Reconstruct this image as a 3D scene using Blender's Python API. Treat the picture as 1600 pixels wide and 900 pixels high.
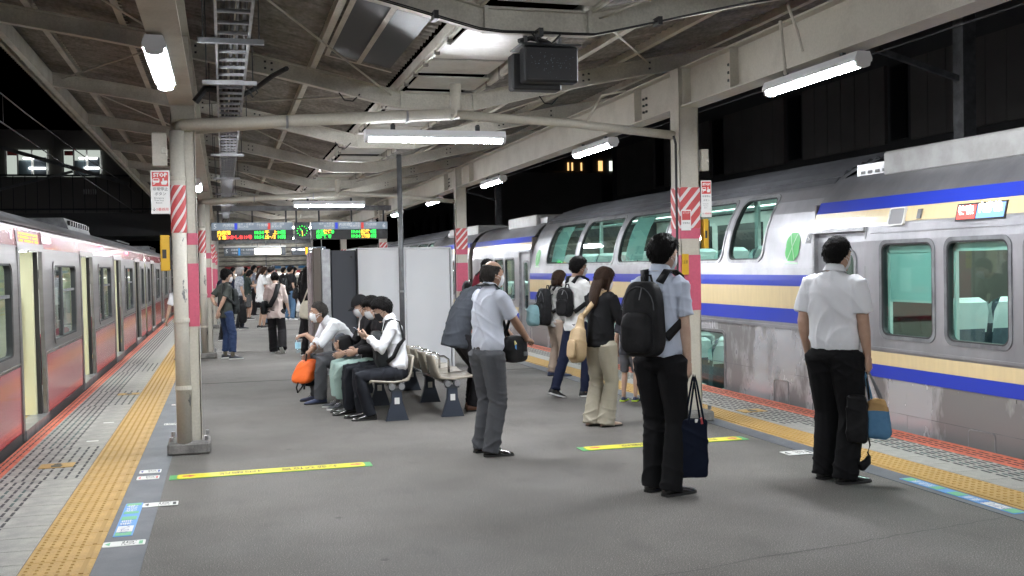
import bpy, bmesh, math, random
import numpy as np
from mathutils import Vector, Matrix, noise
R = math.radians
for o in list(bpy.data.objects): bpy.data.objects.remove(o)
SC = bpy.context.scene
COL = SC.collection
rnd = random.Random(7)

# ---------------------------------------------------------------- camera, world, exposure
cam = bpy.data.cameras.new('camera'); cam_o = bpy.data.objects.new('camera', cam); COL.objects.link(cam_o)
cam.sensor_fit = 'HORIZONTAL'; cam.sensor_width = 36.0; cam.lens = 36.0*1620/1600
cam.clip_start = .05; cam.clip_end = 2000
yaw, pitch, roll = R(15.52), R(-1.24), R(1.1)
fw = Vector((math.sin(yaw)*math.cos(pitch), math.cos(yaw)*math.cos(pitch), math.sin(pitch)))
r0 = Vector((math.cos(yaw), -math.sin(yaw), 0)); u0 = r0.cross(fw)
rr = r0*math.cos(roll)-u0*math.sin(roll); uu = u0*math.cos(roll)+r0*math.sin(roll)
cam_o.matrix_world = Matrix(((rr.x, uu.x, -fw.x, 0), (rr.y, uu.y, -fw.y, 0), (rr.z, uu.z, -fw.z, 1.55), (0, 0, 0, 1)))
SC.camera = cam_o
cam.dof.use_dof = False
W = bpy.data.worlds.new('World'); SC.world = W; W.use_nodes = True
wn = W.node_tree; bgn = wn.nodes['Background']
sky = wn.nodes.new('ShaderNodeTexSky'); sky.sky_type = 'NISHITA'; sky.sun_disc = False
sky.sun_elevation = R(-5); sky.sun_rotation = R(200)
wn.links.new(sky.outputs[0], bgn.inputs[0]); bgn.inputs[1].default_value = .15
sun = bpy.data.lights.new('sun', 'SUN'); sun.energy = .02; sun.angle = R(12); sun.color = (.8, .88, 1)
sun_o = bpy.data.objects.new('sun', sun); COL.objects.link(sun_o); sun_o.rotation_euler = (R(50), 0, R(160))
SC.view_settings.view_transform = 'Standard'; SC.view_settings.look = 'None'
SC.view_settings.exposure = 0.74
SC.view_settings.gamma = 1
SC.cycles.max_bounces = 7; SC.cycles.diffuse_bounces = 4; SC.cycles.glossy_bounces = 4
SC.cycles.transparent_max_bounces = 12; SC.cycles.transmission_bounces = 4
SC.cycles.sample_clamp_indirect = 6
SC.cycles.use_light_tree = True
SC.cycles.caustics_reflective = False; SC.cycles.caustics_refractive = False

# ---------------------------------------------------------------- materials
MATS = {}
def pm(name, col, rough=.6, metal=0., col2=None, vs=3., vsharp=(.35, .65), stretch=(1, 1, 1), bump=None, emit=None, spec=None, sheen=0, coat=0, rough2=None, grain=None):
    """procedural Principled: base colour varied by noise towards col2, optional bump (scale, strength) and fine grain"""
    m = bpy.data.materials.new(name); m.use_nodes = True; nt = m.node_tree; N = nt.nodes; L = nt.links
    b = N['Principled BSDF']; b.inputs['Roughness'].default_value = rough; b.inputs['Metallic'].default_value = metal
    b.inputs['Base Color'].default_value = (*col, 1)
    if spec is not None: b.inputs['Specular IOR Level'].default_value = spec
    if sheen: b.inputs['Sheen Weight'].default_value = sheen
    if coat: b.inputs['Coat Weight'].default_value = coat; b.inputs['Coat Roughness'].default_value = .08
    tc = N.new('ShaderNodeTexCoord'); mp = N.new('ShaderNodeMapping'); mp.inputs['Scale'].default_value = stretch
    L.new(tc.outputs['Object'], mp.inputs[0])
    if col2 is not None:
        n = N.new('ShaderNodeTexNoise'); n.inputs['Scale'].default_value = vs; n.inputs['Detail'].default_value = 6; n.inputs['Roughness'].default_value = .62
        L.new(mp.outputs[0], n.inputs['Vector'])
        r = N.new('ShaderNodeMapRange'); r.inputs[1].default_value = vsharp[0]; r.inputs[2].default_value = vsharp[1]
        L.new(n.outputs[0], r.inputs[0])
        mx = N.new('ShaderNodeMix'); mx.data_type = 'RGBA'; mx.inputs[6].default_value = (*col, 1); mx.inputs[7].default_value = (*col2, 1)
        L.new(r.outputs[0], mx.inputs[0]); out = mx.outputs[2]
        if grain:
            n3 = N.new('ShaderNodeTexNoise'); n3.inputs['Scale'].default_value = grain[0]; n3.inputs['Detail'].default_value = 2
            L.new(tc.outputs['Object'], n3.inputs['Vector'])
            r3 = N.new('ShaderNodeMapRange'); r3.inputs[1].default_value = .3; r3.inputs[2].default_value = .7
            r3.inputs[3].default_value = 1-grain[1]; r3.inputs[4].default_value = 1+grain[1]
            L.new(n3.outputs[0], r3.inputs[0])
            vm = N.new('ShaderNodeVectorMath'); vm.operation = 'SCALE'; L.new(out, vm.inputs[0]); L.new(r3.outputs[0], vm.inputs['Scale']); out = vm.outputs[0]
        L.new(out, b.inputs['Base Color'])
        if rough2 is not None:
            r2 = N.new('ShaderNodeMapRange'); r2.inputs[1].default_value = vsharp[0]; r2.inputs[2].default_value = vsharp[1]
            r2.inputs[3].default_value = rough; r2.inputs[4].default_value = rough2
            L.new(n.outputs[0], r2.inputs[0]); L.new(r2.outputs[0], b.inputs['Roughness'])
    if bump:
        n2 = N.new('ShaderNodeTexNoise'); n2.inputs['Scale'].default_value = bump[0]; n2.inputs['Detail'].default_value = 3
        L.new(mp.outputs[0] if len(bump) > 2 else tc.outputs['Object'], n2.inputs['Vector'])
        bp = N.new('ShaderNodeBump'); bp.inputs['Strength'].default_value = bump[1]; bp.inputs['Distance'].default_value = .01
        L.new(n2.outputs[0], bp.inputs['Height']); L.new(bp.outputs[0], b.inputs['Normal'])
    if emit:
        b.inputs['Emission Color'].default_value = (*emit[0], 1); b.inputs['Emission Strength'].default_value = emit[1]
    MATS[name] = m; return m
def glass_mat(name, tint, refl=.9, rough=.03, opacity=0., body=(.1, .15, .15)):
    m = bpy.data.materials.new(name); m.use_nodes = True; nt = m.node_tree; N = nt.nodes; L = nt.links
    for n in list(N): N.remove(n)
    out = N.new('ShaderNodeOutputMaterial'); t = N.new('ShaderNodeBsdfTransparent'); t.inputs[0].default_value = (*tint, 1)
    g = N.new('ShaderNodeBsdfGlossy'); g.inputs[1].default_value = rough; g.inputs[0].default_value = (refl, refl, refl, 1)
    lw = N.new('ShaderNodeLayerWeight'); lw.inputs[0].default_value = .5
    pw = N.new('ShaderNodeMath'); pw.operation = 'POWER'; pw.inputs[1].default_value = 3.6; L.new(lw.outputs['Facing'], pw.inputs[0])
    f = N.new('ShaderNodeMath'); f.operation = 'MULTIPLY_ADD'; f.inputs[1].default_value = .85; f.inputs[2].default_value = .07; L.new(pw.outputs[0], f.inputs[0])
    d = N.new('ShaderNodeBsdfDiffuse'); d.inputs[0].default_value = (*body, 1)
    m0 = N.new('ShaderNodeMixShader'); m0.inputs[0].default_value = opacity; L.new(t.outputs[0], m0.inputs[1]); L.new(d.outputs[0], m0.inputs[2])
    mx = N.new('ShaderNodeMixShader'); L.new(f.outputs[0], mx.inputs[0]); L.new(m0.outputs[0], mx.inputs[1]); L.new(g.outputs[0], mx.inputs[2])
    L.new(mx.outputs[0], out.inputs[0]); MATS[name] = m; return m
def emis(name, col, s):
    return pm(name, (.02, .02, .02), .5, emit=(col, s))

asphalt = pm('asphalt', (.094, .0875, .0785), .85, col2=(.128, .120, .109), vs=.9, vsharp=(.3, .7), bump=(200, .2), grain=(150, .55))
def asphalt_marks():
    """adds worn walking patches, gum spots, stains and pale stone specks to the asphalt"""
    nt = asphalt.node_tree; N = nt.nodes; L = nt.links; b = N['Principled BSDF']; src = b.inputs['Base Color'].links[0].from_socket
    tc = N.new('ShaderNodeTexCoord')
    def nz(scale, lo, hi, a, c, det=3, st=(1, 1, 1)):
        mp = N.new('ShaderNodeMapping'); mp.inputs['Scale'].default_value = st; L.new(tc.outputs['Object'], mp.inputs[0])
        n = N.new('ShaderNodeTexNoise'); n.inputs['Scale'].default_value = scale; n.inputs['Detail'].default_value = det; L.new(mp.outputs[0], n.inputs['Vector'])
        r = N.new('ShaderNodeMapRange'); r.inputs[1].default_value = lo; r.inputs[2].default_value = hi; r.inputs[3].default_value = a; r.inputs[4].default_value = c; L.new(n.outputs[0], r.inputs[0]); return r.outputs[0]
    def vor(scale, lo, hi, a, c):
        v = N.new('ShaderNodeTexVoronoi'); v.inputs['Scale'].default_value = scale; L.new(tc.outputs['Object'], v.inputs['Vector'])
        r = N.new('ShaderNodeMapRange'); r.inputs[1].default_value = lo; r.inputs[2].default_value = hi; r.inputs[3].default_value = a; r.inputs[4].default_value = c; L.new(v.outputs['Distance'], r.inputs[0]); return r.outputs[0]
    fs = [nz(.45, .35, .65, .93, 1.06), nz(2.6, .57, .70, 1, .84, 6, (1, .5, 1)), vor(1.7, .035, .05, .62, 1), vor(2.9, .018, .028, 1.35, 1), nz(150, .64, .72, 1, 2.2, 1), nz(60, .62, .72, 1, .72, 2)]
    out = src
    for f in fs:
        vm = N.new('ShaderNodeVectorMath'); vm.operation = 'SCALE'; L.new(out, vm.inputs[0]); L.new(f, vm.inputs['Scale']); out = vm.outputs[0]
    L.new(out, b.inputs['Base Color']); L.new(nz(.7, .35, .65, .74, .95), b.inputs['Roughness'])
asphalt_marks()
painted_grey = pm('painted_grey', (.085, .092, .105), .6, col2=(.13, .135, .145), vs=4, vsharp=(.4, .75), bump=(200, .2), grain=(200, .15))
ledge_conc = pm('paver_concrete', (.33, .32, .29), .8, col2=(.22, .215, .2), vs=5, bump=(120, .3), grain=(150, .18))
slot_black = pm('slot_black', (.03, .03, .032), .8)
slot_green = pm('slot_green', (.05, .085, .08), .8)
tact_y = pm('tactile_yellow', (.45, .28, .085), .65, col2=(.36, .22, .065), vs=3.5, bump=(90, .25), grain=(120, .12))
tact_d = pm('tactile_yellow_worn', (.36, .22, .06), .7)
orange_e = pm('edge_orange', (.52, .115, .055), .7, col2=(.36, .10, .06), vs=8, grain=(100, .15))
joint = pm('joint_dark', (.06, .058, .055), .9)
concrete = pm('concrete', (.24, .235, .22), .85, col2=(.13, .125, .12), vs=7, bump=(80, .4), grain=(140, .2))
gravel = pm('ballast', (.05, .045, .04), .95, col2=(.09, .08, .07), vs=40, bump=(60, 1))
cream = pm('cream_paint', (.52, .49, .42), .5, col2=(.38, .35, .29), vs=2.2, vsharp=(.45, .8), bump=(30, .08), grain=(60, .06))
cream_d = pm('cream_paint_grimy', (.62, .60, .53), .55, col2=(.40, .37, .31), vs=2.6, vsharp=(.42, .78), bump=(30, .1), grain=(70, .1))
cream_chip = pm('cream_paint_chipped', (.60, .57, .50), .5, col2=(.16, .165, .17), vs=8, vsharp=(.605, .63), stretch=(1, 1, .40), grain=(60, .05))
roofm = pm('corrugated_roof', (.31, .295, .27), .85, col2=(.15, .138, .12), vs=1.3, vsharp=(.3, .7), stretch=(1, 3, 1), bump=(50, .3), grain=(25, .25))
roof_l = pm('translucent_sheet', (.22, .23, .23), .5, col2=(.1, .1, .1), vs=2)
boardm = pm('ceiling_board', (.66, .65, .60), .35, col2=(.40, .37, .31), vs=3, vsharp=(.5, .85), grain=(30, .06))
pinkm = pm('pink_band', (.55, .10, .165), .5, col2=(.44, .09, .14), vs=5, vsharp=(.4, .8), grain=(40, .08))
redm = pm('sign_red', (.62, .05, .045), .45)
redst = pm('stripe_red', (.58, .08, .085), .45, col2=(.48, .08, .08), vs=8)
whitem = pm('sign_white', (.78, .78, .76), .45)
stripew = pm('stripe_white', (.72, .68, .67), .45)
blackm = pm('black_plastic', (.018, .018, .02), .45)
darkm = pm('dark_metal', (.05, .055, .06), .5, metal=.3)
greym = pm('grey_metal', (.22, .23, .24), .45, metal=.3, col2=(.12, .12, .13), vs=5)
galv = pm('galvanised', (.42, .43, .44), .4, metal=.7, col2=(.25, .25, .26), vs=6)
yellowm = pm('yellow_box', (.60, .35, .02), .4)
tubem = emis('tube_light', (.93, .96, 1.0), 165)
housing = pm('lamp_housing', (.75, .76, .78), .4)
steel = pm('stainless', (.30, .29, .29), .36, metal=.8, col2=(.23, .22, .22), vs=1.5, stretch=(1, .2, 6), bump=(120, .05))
steel_r = pm('stainless_right', (.48, .48, .505), .33, metal=.7, col2=(.31, .31, .33), vs=1.2, stretch=(1, 1.2, .5), bump=(90, .04))
def streak_mat():
    m = pm('stainless_washed', (.62, .62, .65), .24, metal=.55, col2=(.27, .262, .262), vs=.95, vsharp=(.50, .56), stretch=(1, 1.0, .42), rough2=.42)
    return m
steel_w = streak_mat()
steel_roof = pm('train_roof', (.085, .088, .098), .6, metal=.2, col2=(.05, .05, .056), vs=3)
redband = pm('red_film', (.50, .075, .10), .2, metal=.1, coat=.6, col2=(.34, .03, .05), vs=3)
blueb = pm('blue_band', (.022, .045, .42), .3, coat=.3)
creamb = pm('cream_band', (.66, .53, .30), .32, coat=.3, col2=(.60, .48, .28), vs=3, stretch=(1, 6, 1))
doorcream = pm('door_edge_cream', (.62, .62, .42), .4)
rubber = pm('rubber', (.02, .02, .022), .6)
glass = glass_mat('window_glass', (.72, .86, .83), .95)
glass_d = glass_mat('window_glass_dark', (.42, .50, .50), .95)
glass_g = glass_mat('window_glass_green', (.52, .78, .72), .95)
inner_w = pm('interior_wall', (.62, .64, .62), .5)
inner_f = pm('interior_floor', (.16, .16, .17), .5)
train_tube = emis('train_ceiling_light', (.96, 1.0, .95), 20)
seat_red = pm('seat_red', (.42, .05, .08), .85)
seat_blue = pm('seat_grey_blue', (.12, .15, .19), .85, col2=(.09, .11, .14), vs=20)
cover_w = pm('headrest_cover', (.75, .80, .80), .8)
blindm = pm('roller_blind', (.50, .60, .58), .8)
benchm = pm('bench_plastic', (.34, .305, .25), .32, col2=(.29, .26, .21), vs=6)
navym = pm('bench_leg_navy', (.03, .038, .055), .45)
chrome = pm('chrome', (.7, .7, .7), .18, metal=1)
panelw = pm('partition_white', (.80, .81, .83), .5, col2=(.75, .76, .79), vs=.8)
panelslate = pm('slate_panel', (.045, .05, .062), .55)
bronze = pm('bronze_post', (.12, .10, .085), .45, metal=.3)
signgrey = pm('sign_slate', (.12, .14, .16), .4, emit=((.25, .32, .4), .35))
signblack = pm('sign_black', (.008, .008, .012), .35)
signdark = pm('sign_dark', (.07, .085, .10), .4)
buildm = pm('building_dark', (.10, .10, .105), .9, col2=(.08, .08, .085), vs=.3)
buildt = pm('building_tile', (.19, .18, .175), .85, col2=(.16, .15, .145), vs=.4)
winwarm = emis('window_warm', (1.0, .58, .22), .9)
winwhite = emis('window_white', (.9, 1.0, .85), .9)
winpanel = emis('window_bright', (.86, .95, .86), .34)
cablem = pm('cable', (.02, .02, .022), .6)
stickw = pm('sticker_white', (.66, .66, .63), .6)
stickb = pm('sticker_blue', (.10, .28, .58), .55)
stickg = pm('sticker_green', (.14, .42, .22), .55)
stripy = pm('floor_strip_yellow', (.72, .66, .045), .55, col2=(.62, .56, .05), vs=9)
stripg = pm('floor_strip_green', (.10, .36, .13), .55)
inkm = pm('ink', (.03, .035, .03), .6)
ink_blue = pm('ink_blue', (.05, .08, .3), .6)
e_green = emis('led_green', (.02, 1.0, .08), 1.6)
e_amber = emis('led_amber', (1.0, .52, .04), 1.8)
e_red = emis('led_red', (1.0, .05, .05), 1.6)
e_orange = emis('led_orange', (1.0, .22, .01), 2.2)
e_white = emis('led_white', (1, 1, 1), 4)
e_rd = emis('led_red_panel', (1.0, .10, .08), 1.2)
e_bl = emis('led_blue_panel', (.2, .45, 1.0), 1.3)
e_panel = emis('lightbox_white', (1.0, .97, .80), 3.2)
e_sign = emis('sign_text_lit', (.9, .95, 1.0), .55)

# ---------------------------------------------------------------- mesh helpers
class MB:
    def __init__(s): s.v = []; s.f = []; s.m = []; s.mats = []; s.smooth = False
    def mi(s, mat):
        if mat not in s.mats: s.mats.append(mat)
        return s.mats.index(mat)
    def add(s, vs, fs, mat):
        k = len(s.v); s.v += [tuple(v) for v in vs]; i = s.mi(mat)
        for f in fs: s.f.append(tuple(k+a for a in f)); s.m.append(i)
        return s
    def box(s, x0, x1, y0, y1, z0, z1, mat):
        if x0 > x1: x0, x1 = x1, x0
        if y0 > y1: y0, y1 = y1, y0
        return s.add([(x, y, z) for z in (z0, z1) for y in (y0, y1) for x in (x0, x1)],
                     [(0, 2, 3, 1), (4, 5, 7, 6), (0, 1, 5, 4), (2, 6, 7, 3), (0, 4, 6, 2), (1, 3, 7, 5)], mat)
    def cbox(s, x0, x1, y0, y1, z0, z1, mat, c=.01):
        """box with chamfered edges on all sides"""
        X = (x0, x1); Y = (y0, y1); Z = (z0, z1); vs = []; idx = {}
        for i in (0, 1):
            for j in (0, 1):
                for k in (0, 1):
                    sx, sy, sz = (1, -1)[i], (1, -1)[j], (1, -1)[k]
                    for a in range(3):
                        p = [X[i]+sx*c*(a != 0), Y[j]+sy*c*(a != 1), Z[k]+sz*c*(a != 2)]
                        idx[i, j, k, a] = len(vs); vs.append(p)
        q = idx; F = []
        for i in (0, 1): F.append([q[i, 0, 0, 0], q[i, 0, 1, 0], q[i, 1, 1, 0], q[i, 1, 0, 0]][::(1 if i == 0 else -1)])
        for j in (0, 1): F.append([q[0, j, 0, 1], q[1, j, 0, 1], q[1, j, 1, 1], q[0, j, 1, 1]][::(1 if j == 0 else -1)])
        for k in (0, 1): F.append([q[0, 0, k, 2], q[0, 1, k, 2], q[1, 1, k, 2], q[1, 0, k, 2]][::(1 if k == 0 else -1)])
        for i in (0, 1):
            for j in (0, 1): F.append([q[i, j, 0, 0], q[i, j, 1, 0], q[i, j, 1, 1], q[i, j, 0, 1]][::(1 if i != j else -1)])
        for i in (0, 1):
            for k in (0, 1): F.append([q[i, 0, k, 0], q[i, 1, k, 0], q[i, 1, k, 2], q[i, 0, k, 2]][::(1 if i == k else -1)])
        for j in (0, 1):
            for k in (0, 1): F.append([q[0, j, k, 1], q[1, j, k, 1], q[1, j, k, 2], q[0, j, k, 2]][::(1 if j != k else -1)])
        for i in (0, 1):
            for j in (0, 1):
                for k in (0, 1): F.append([q[i, j, k, 0], q[i, j, k, 1], q[i, j, k, 2]][::(1 if (i+j+k) % 2 == 0 else -1)])
        return s.add(vs, F, mat)
    def tube(s, pts, r, mat, n=8, caps=True):
        pts = [Vector(p) for p in pts]; rs = r if isinstance(r, (list, tuple)) else [r]*len(pts)
        vs = []; fs = []; ref = Vector((0, 0, 1))
        for i, p in enumerate(pts):
            t = (pts[min(i+1, len(pts)-1)]-pts[max(i-1, 0)]).normalized()
            a = t.cross(ref)
            if a.length < .05: a = t.cross(Vector((1, 0, 0)))
            a.normalize(); b = t.cross(a)
            for k in range(n):
                an = 2*math.pi*k/n; vs.append(p+(a*math.cos(an)+b*math.sin(an))*rs[i])
        for i in range(len(pts)-1):
            for k in range(n):
                k2 = (k+1) % n; fs.append((i*n+k, i*n+k2, (i+1)*n+k2, (i+1)*n+k))
        if caps:
            fs.append(tuple(range(n))[::-1]); fs.append(tuple((len(pts)-1)*n+k for k in range(n)))
        return s.add(vs, fs, mat)
    def bar(s, p, q, w, h, mat, up=(0, 0, 1)):
        """rectangular bar from p to q; h along up, centred"""
        p = Vector(p); q = Vector(q); t = (q-p).normalized(); a = t.cross(Vector(up)).normalized(); b = a.cross(t)
        vs = [c+a*(w/2*i)+b*(h/2*j) for c in (p, q) for i, j in ((-1, -1), (1, -1), (1, 1), (-1, 1))]
        return s.add(vs, [(0, 3, 2, 1), (4, 5, 6, 7), (0, 1, 5, 4), (1, 2, 6, 5), (2, 3, 7, 6), (3, 0, 4, 7)], mat)
    def ibeam(s, p, q, w, h, mat, tf=.014, tw=.010):
        """I section from p to q (p,q at the bottom centre line)"""
        p = Vector(p); q = Vector(q); t = (q-p).normalized(); a = t.cross(Vector((0, 0, 1))).normalized(); b = a.cross(t)
        s.bar(p+b*(tf/2), q+b*(tf/2), w, tf, mat); s.bar(p+b*(h-tf/2), q+b*(h-tf/2), w, tf, mat)
        s.bar(p+b*(h/2), q+b*(h/2), tw, h-2*tf, mat); return s
    def prism(s, poly, axis, a0, a1, mat):
        """extrude a 2D polygon along axis 'x','y' or 'z' between a0 and a1"""
        n = len(poly)
        def mk(u, v, a): return {'x': (a, u, v), 'y': (u, a, v), 'z': (u, v, a)}[axis]
        vs = [mk(u, v, a0) for u, v in poly]+[mk(u, v, a1) for u, v in poly]
        fs = [tuple(range(n))[::-1], tuple(range(n, 2*n))]+[(i, (i+1) % n, n+(i+1) % n, n+i) for i in range(n)]
        return s.add(vs, fs, mat)
    def quad(s, a, b, c, d, mat): return s.add([a, b, c, d], [(0, 1, 2, 3)], mat)
    def build(s, name, parent=None, smooth=False, loc=None):
        me = bpy.data.meshes.new(name); me.from_pydata(s.v, [], s.f)
        for m in s.mats: me.materials.append(m)
        me.polygons.foreach_set('material_index', s.m)
        if smooth: me.polygons.foreach_set('use_smooth', [True]*len(me.polygons))
        me.update()
        if not smooth or smooth == 'fix':
            bm = bmesh.new(); bm.from_mesh(me); bmesh.ops.recalc_face_normals(bm, faces=bm.faces); bm.to_mesh(me); bm.free()
        o = bpy.data.objects.new(name, me); COL.objects.link(o)
        if parent: o.parent = parent
        if loc: o.location = loc
        return o
def tag(o, label=None, cat=None, group=None, kind=None):
    if label: o['label'] = label
    if cat: o['category'] = cat
    if group: o['group'] = group
    if kind: o['kind'] = kind
    return o
def empty(name, loc=(0, 0, 0), label=None, cat=None, group=None, kind=None, rz=0):
    o = bpy.data.objects.new(name, None); COL.objects.link(o); o.location = loc; o.rotation_euler = (0, 0, rz)
    o.empty_display_size = .1
    return tag(o, label, cat, group, kind)
def inst(src, parent, loc=(0, 0, 0), rz=0):
    c = src.copy(); COL.objects.link(c); c.parent = parent; c.location = loc; c.rotation_euler = (0, 0, rz); return c
def copy_tree(o, parent=None, loc=None, rz=None):
    c = o.copy(); COL.objects.link(c); c.parent = parent
    for ch in list(o.children):
        copy_tree(ch, c)
    if loc is not None: c.location = loc
    if rz is not None: c.rotation_euler = (0, 0, rz)
    return c
def text_mesh(body, size, mat, name, parent, loc, rot, depth=.0, align='CENTER', sx=1.0, bold=0):
    cu = bpy.data.curves.new('txt', 'FONT'); cu.body = body; cu.size = size; cu.align_x = align; cu.align_y = 'CENTER'
    cu.extrude = depth; cu.offset = bold; cu.resolution_u = 1
    t = bpy.data.objects.new('txt', cu); COL.objects.link(t)
    me = bpy.data.meshes.new_from_object(t.evaluated_get(bpy.context.evaluated_depsgraph_get()))
    bpy.data.objects.remove(t); bpy.data.curves.remove(cu)
    me.name = name; me.materials.clear(); me.materials.append(mat)
    if sx != 1: me.transform(Matrix.Diagonal((sx, 1, 1, 1)))
    o = bpy.data.objects.new(name, me); COL.objects.link(o); o.parent = parent; o.location = loc; o.rotation_euler = rot
    return o
FACE_CAM = (R(90), 0, 0)          # text standing up, read while looking along +Y
FACE_LEFT = (R(90), 0, R(-90))    # text on a wall seen while looking along +X
# ================================================================ PLATFORM
YB, YE = -3.0, 62.0
plat = MB()
plat.box(-1.62, 5.48, YB, YE, -.25, 0, asphalt)
plat.box(-1.80, 5.80, YB, YE, -.40, -.03, concrete)
plat.box(-1.62, -1.5, YB, YE, -1.1, -.4, concrete); plat.box(5.4, 5.52, YB, YE, -1.1, -.4, concrete)
platform = tag(plat.build('platform'), kind='structure')
g = MB(); g.box(-120, 160, -60, 400, -1.5, -1.15, gravel)
ground = tag(g.build('ground'), kind='structure')
for nm, xs in (('track_left', (-4.1, -3.03)), ('track_right', (6.9, 7.97))):
    m = MB()
    for x in xs: m.box(x-.035, x+.035, YB, 120, -1.15, -1.0, darkm)
    tag(m.build(nm), kind='structure')
m = MB(); m.box(-.70, -.455, YB, YE, .0, .004, painted_grey)
tag(m.build('painted_strip', platform), 'dark grey painted strip beside the yellow tactile line')
m = MB(); m.box(4.46, 4.65, YB, YE, .0, .004, painted_grey); m.build('painted_strip', platform)
# asphalt seam lines and a crack
m = MB()
for y, x0, x1 in ((14.9, -.45, 4.46), (20.5, -.45, 4.46), (27.5, -.45, 4.46)):
    m.box(x0, x1, y-.012, y+.012, 0, .002, joint)
m.build('asphalt_joint', platform)
crk = []; x = 1.35
while x < 4.6:
    crk.append((x, 4.62+(x-1.35)*.16+.05*noise.noise(Vector((x*2, 0, 0)))+.02*noise.noise(Vector((x*11, 3, 0))))); x += .05
m = MB()
for a, b in zip(crk[:-1], crk[1:]):
    w1 = .0028+.002*abs(noise.noise(Vector((a[0]*5, 7, 1)))); 
    m.quad((a[0], a[1]-w1, .003), (b[0], b[1]-w1, .003), (b[0], b[1]+w1, .003), (a[0], a[1]+w1, .003), joint)
m.build('asphalt_crack', platform)

T = .30
def paver(x0, x1, dashx, wide, green):
    """one concrete paver with black non-slip inserts in rows along the platform"""
    m = MB(); m.cbox(x0+.002, x1-.002, .003, T-.003, -.03, .006, ledge_conc, .004)
    for i, x in enumerate(dashx):
        for k in range(2):
            y = .035+k*.15
            m.box(x-.009, x+.009, y, y+.10, .0035, .0085, slot_green if green and i % 2 == 0 else slot_black)
    return m
def tactile(x0, x1, rowx, barx, mat):
    m = MB(); m.cbox(x0+.0015, x1-.0015, .002, T-.002, -.03, .006, mat, .003)
    w = .011
    for x in rowx:
        for k in range(5):
            y = .03+k*.06
            m.add([(x-w, y-w, .005), (x+w, y-w, .005), (x+w, y+w, .005), (x-w, y+w, .005),
                   (x-w*.6, y-w*.6, .011), (x+w*.6, y-w*.6, .011), (x+w*.6, y+w*.6, .011), (x-w*.6, y+w*.6, .011)],
                  [(4, 5, 6, 7), (0, 1, 5, 4), (1, 2, 6, 5), (2, 3, 7, 6), (3, 0, 4, 7)], tact_d)
    if barx is not None: m.box(barx-.012, barx+.012, .01, T-.01, .005, .011, tact_d)
    return m
def edge_tile(x0, x1, rows, lip):
    m = MB(); m.cbox(x0+.001, x1, .003, T-.003, -.10, .006, orange_e, .004)
    for x in rows:
        for k in range(2):
            y = .03+k*.15
            m.box(x-.006, x+.006, y, y+.11, .0035, .0085, slot_black)
    return m
LD = [-1.64+.058*i for i in range(6)]
p_lw = paver(-1.675, -1.066, [-1.64+.058*i for i in range(6)], 0, False)
p_lf = paver(-1.675, -1.066, [-1.64+.075*i for i in range(8)], 0, False)
p_lg = paver(-1.675, -1.066, [-1.64+.058*i for i in range(6)], 0, True)
p_rw = paver(5.002, 5.53, [5.50-.052*i for i in range(6)], 0, False)
p_rf = paver(5.002, 5.53, [5.50-.06*i for i in range(8)], 0, False)
p_rg = paver(5.002, 5.53, [5.50-.052*i for i in range(6)], 0, True)
def run(y0, n, builder, name, lab=None):
    src = builder.build(name, platform, loc=(0, y0, 0))
    for k in range(1, n): inst(src, platform, (0, y0+k*T, 0))
    if lab: src['label'] = lab
    return src
Y0 = 2.4; NT = 150
srcs = [b.build('paving_tile', platform, loc=(0, Y0+i*T, 0)) for i, b in enumerate((p_lw, p_lf, p_lg))]
srcr = [b.build('paving_tile', platform, loc=(0, Y0+i*T, 0)) for i, b in enumerate((p_rw, p_rf, p_rg))]
for k in range(3, NT):
    y = Y0+k*T
    i = 1 if (8.2 < y < 9.7 or 12.8 < y < 14.2 or 17 < y < 18.4) else (2 if (9.6 < y < 12.0 or 15 < y < 16.4 or 7.2 < y < 8.0) else 0)
    inst(srcs[i], platform, (0, y, 0))
    i = 1 if (8.6 < y < 10.4 or 12.6 < y < 14.4) else (2 if (5.4 < y < 7.6 or 10.4 < y < 12) else 0)
    inst(srcr[i], platform, (0, y, 0))
run(Y0, NT, tactile(-1.064, -.702, [-1.03+.055*i for i in range(5)], -.745, tact_y), 'tactile_tile', 'yellow tactile paving tile')
run(Y0, NT, tactile(4.652, 5.0, [4.75+.053*i for i in range(5)], 4.69, tact_y), 'tactile_tile', 'yellow tactile paving tile')
run(Y0, NT, edge_tile(-1.80, -1.677, [-1.765, -1.715], -1), 'edge_tile', 'orange platform edge tile')
run(Y0, NT, edge_tile(5.532, 5.80, [5.60, 5.66, 5.72], 1), 'edge_tile', 'orange platform edge tile')
m = MB(); y = Y0+NT*T
m.box(-1.675, -1.066, y, YE, -.02, .006, ledge_conc); m.box(5.002, 5.53, y, YE, -.02, .006, ledge_conc); m.build('far_paving', platform)
m = MB(); m.box(-1.064, -.702, y, YE, -.02, .006, tact_y); m.box(4.652, 5.0, y, YE, -.02, .006, tact_y); m.build('far_tactile_line', platform)
m = MB(); m.box(-1.8, -1.677, y, YE, -.05, .006, orange_e); m.box(5.532, 5.8, y, YE, -.05, .006, orange_e); m.build('far_edge_line', platform)

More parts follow.
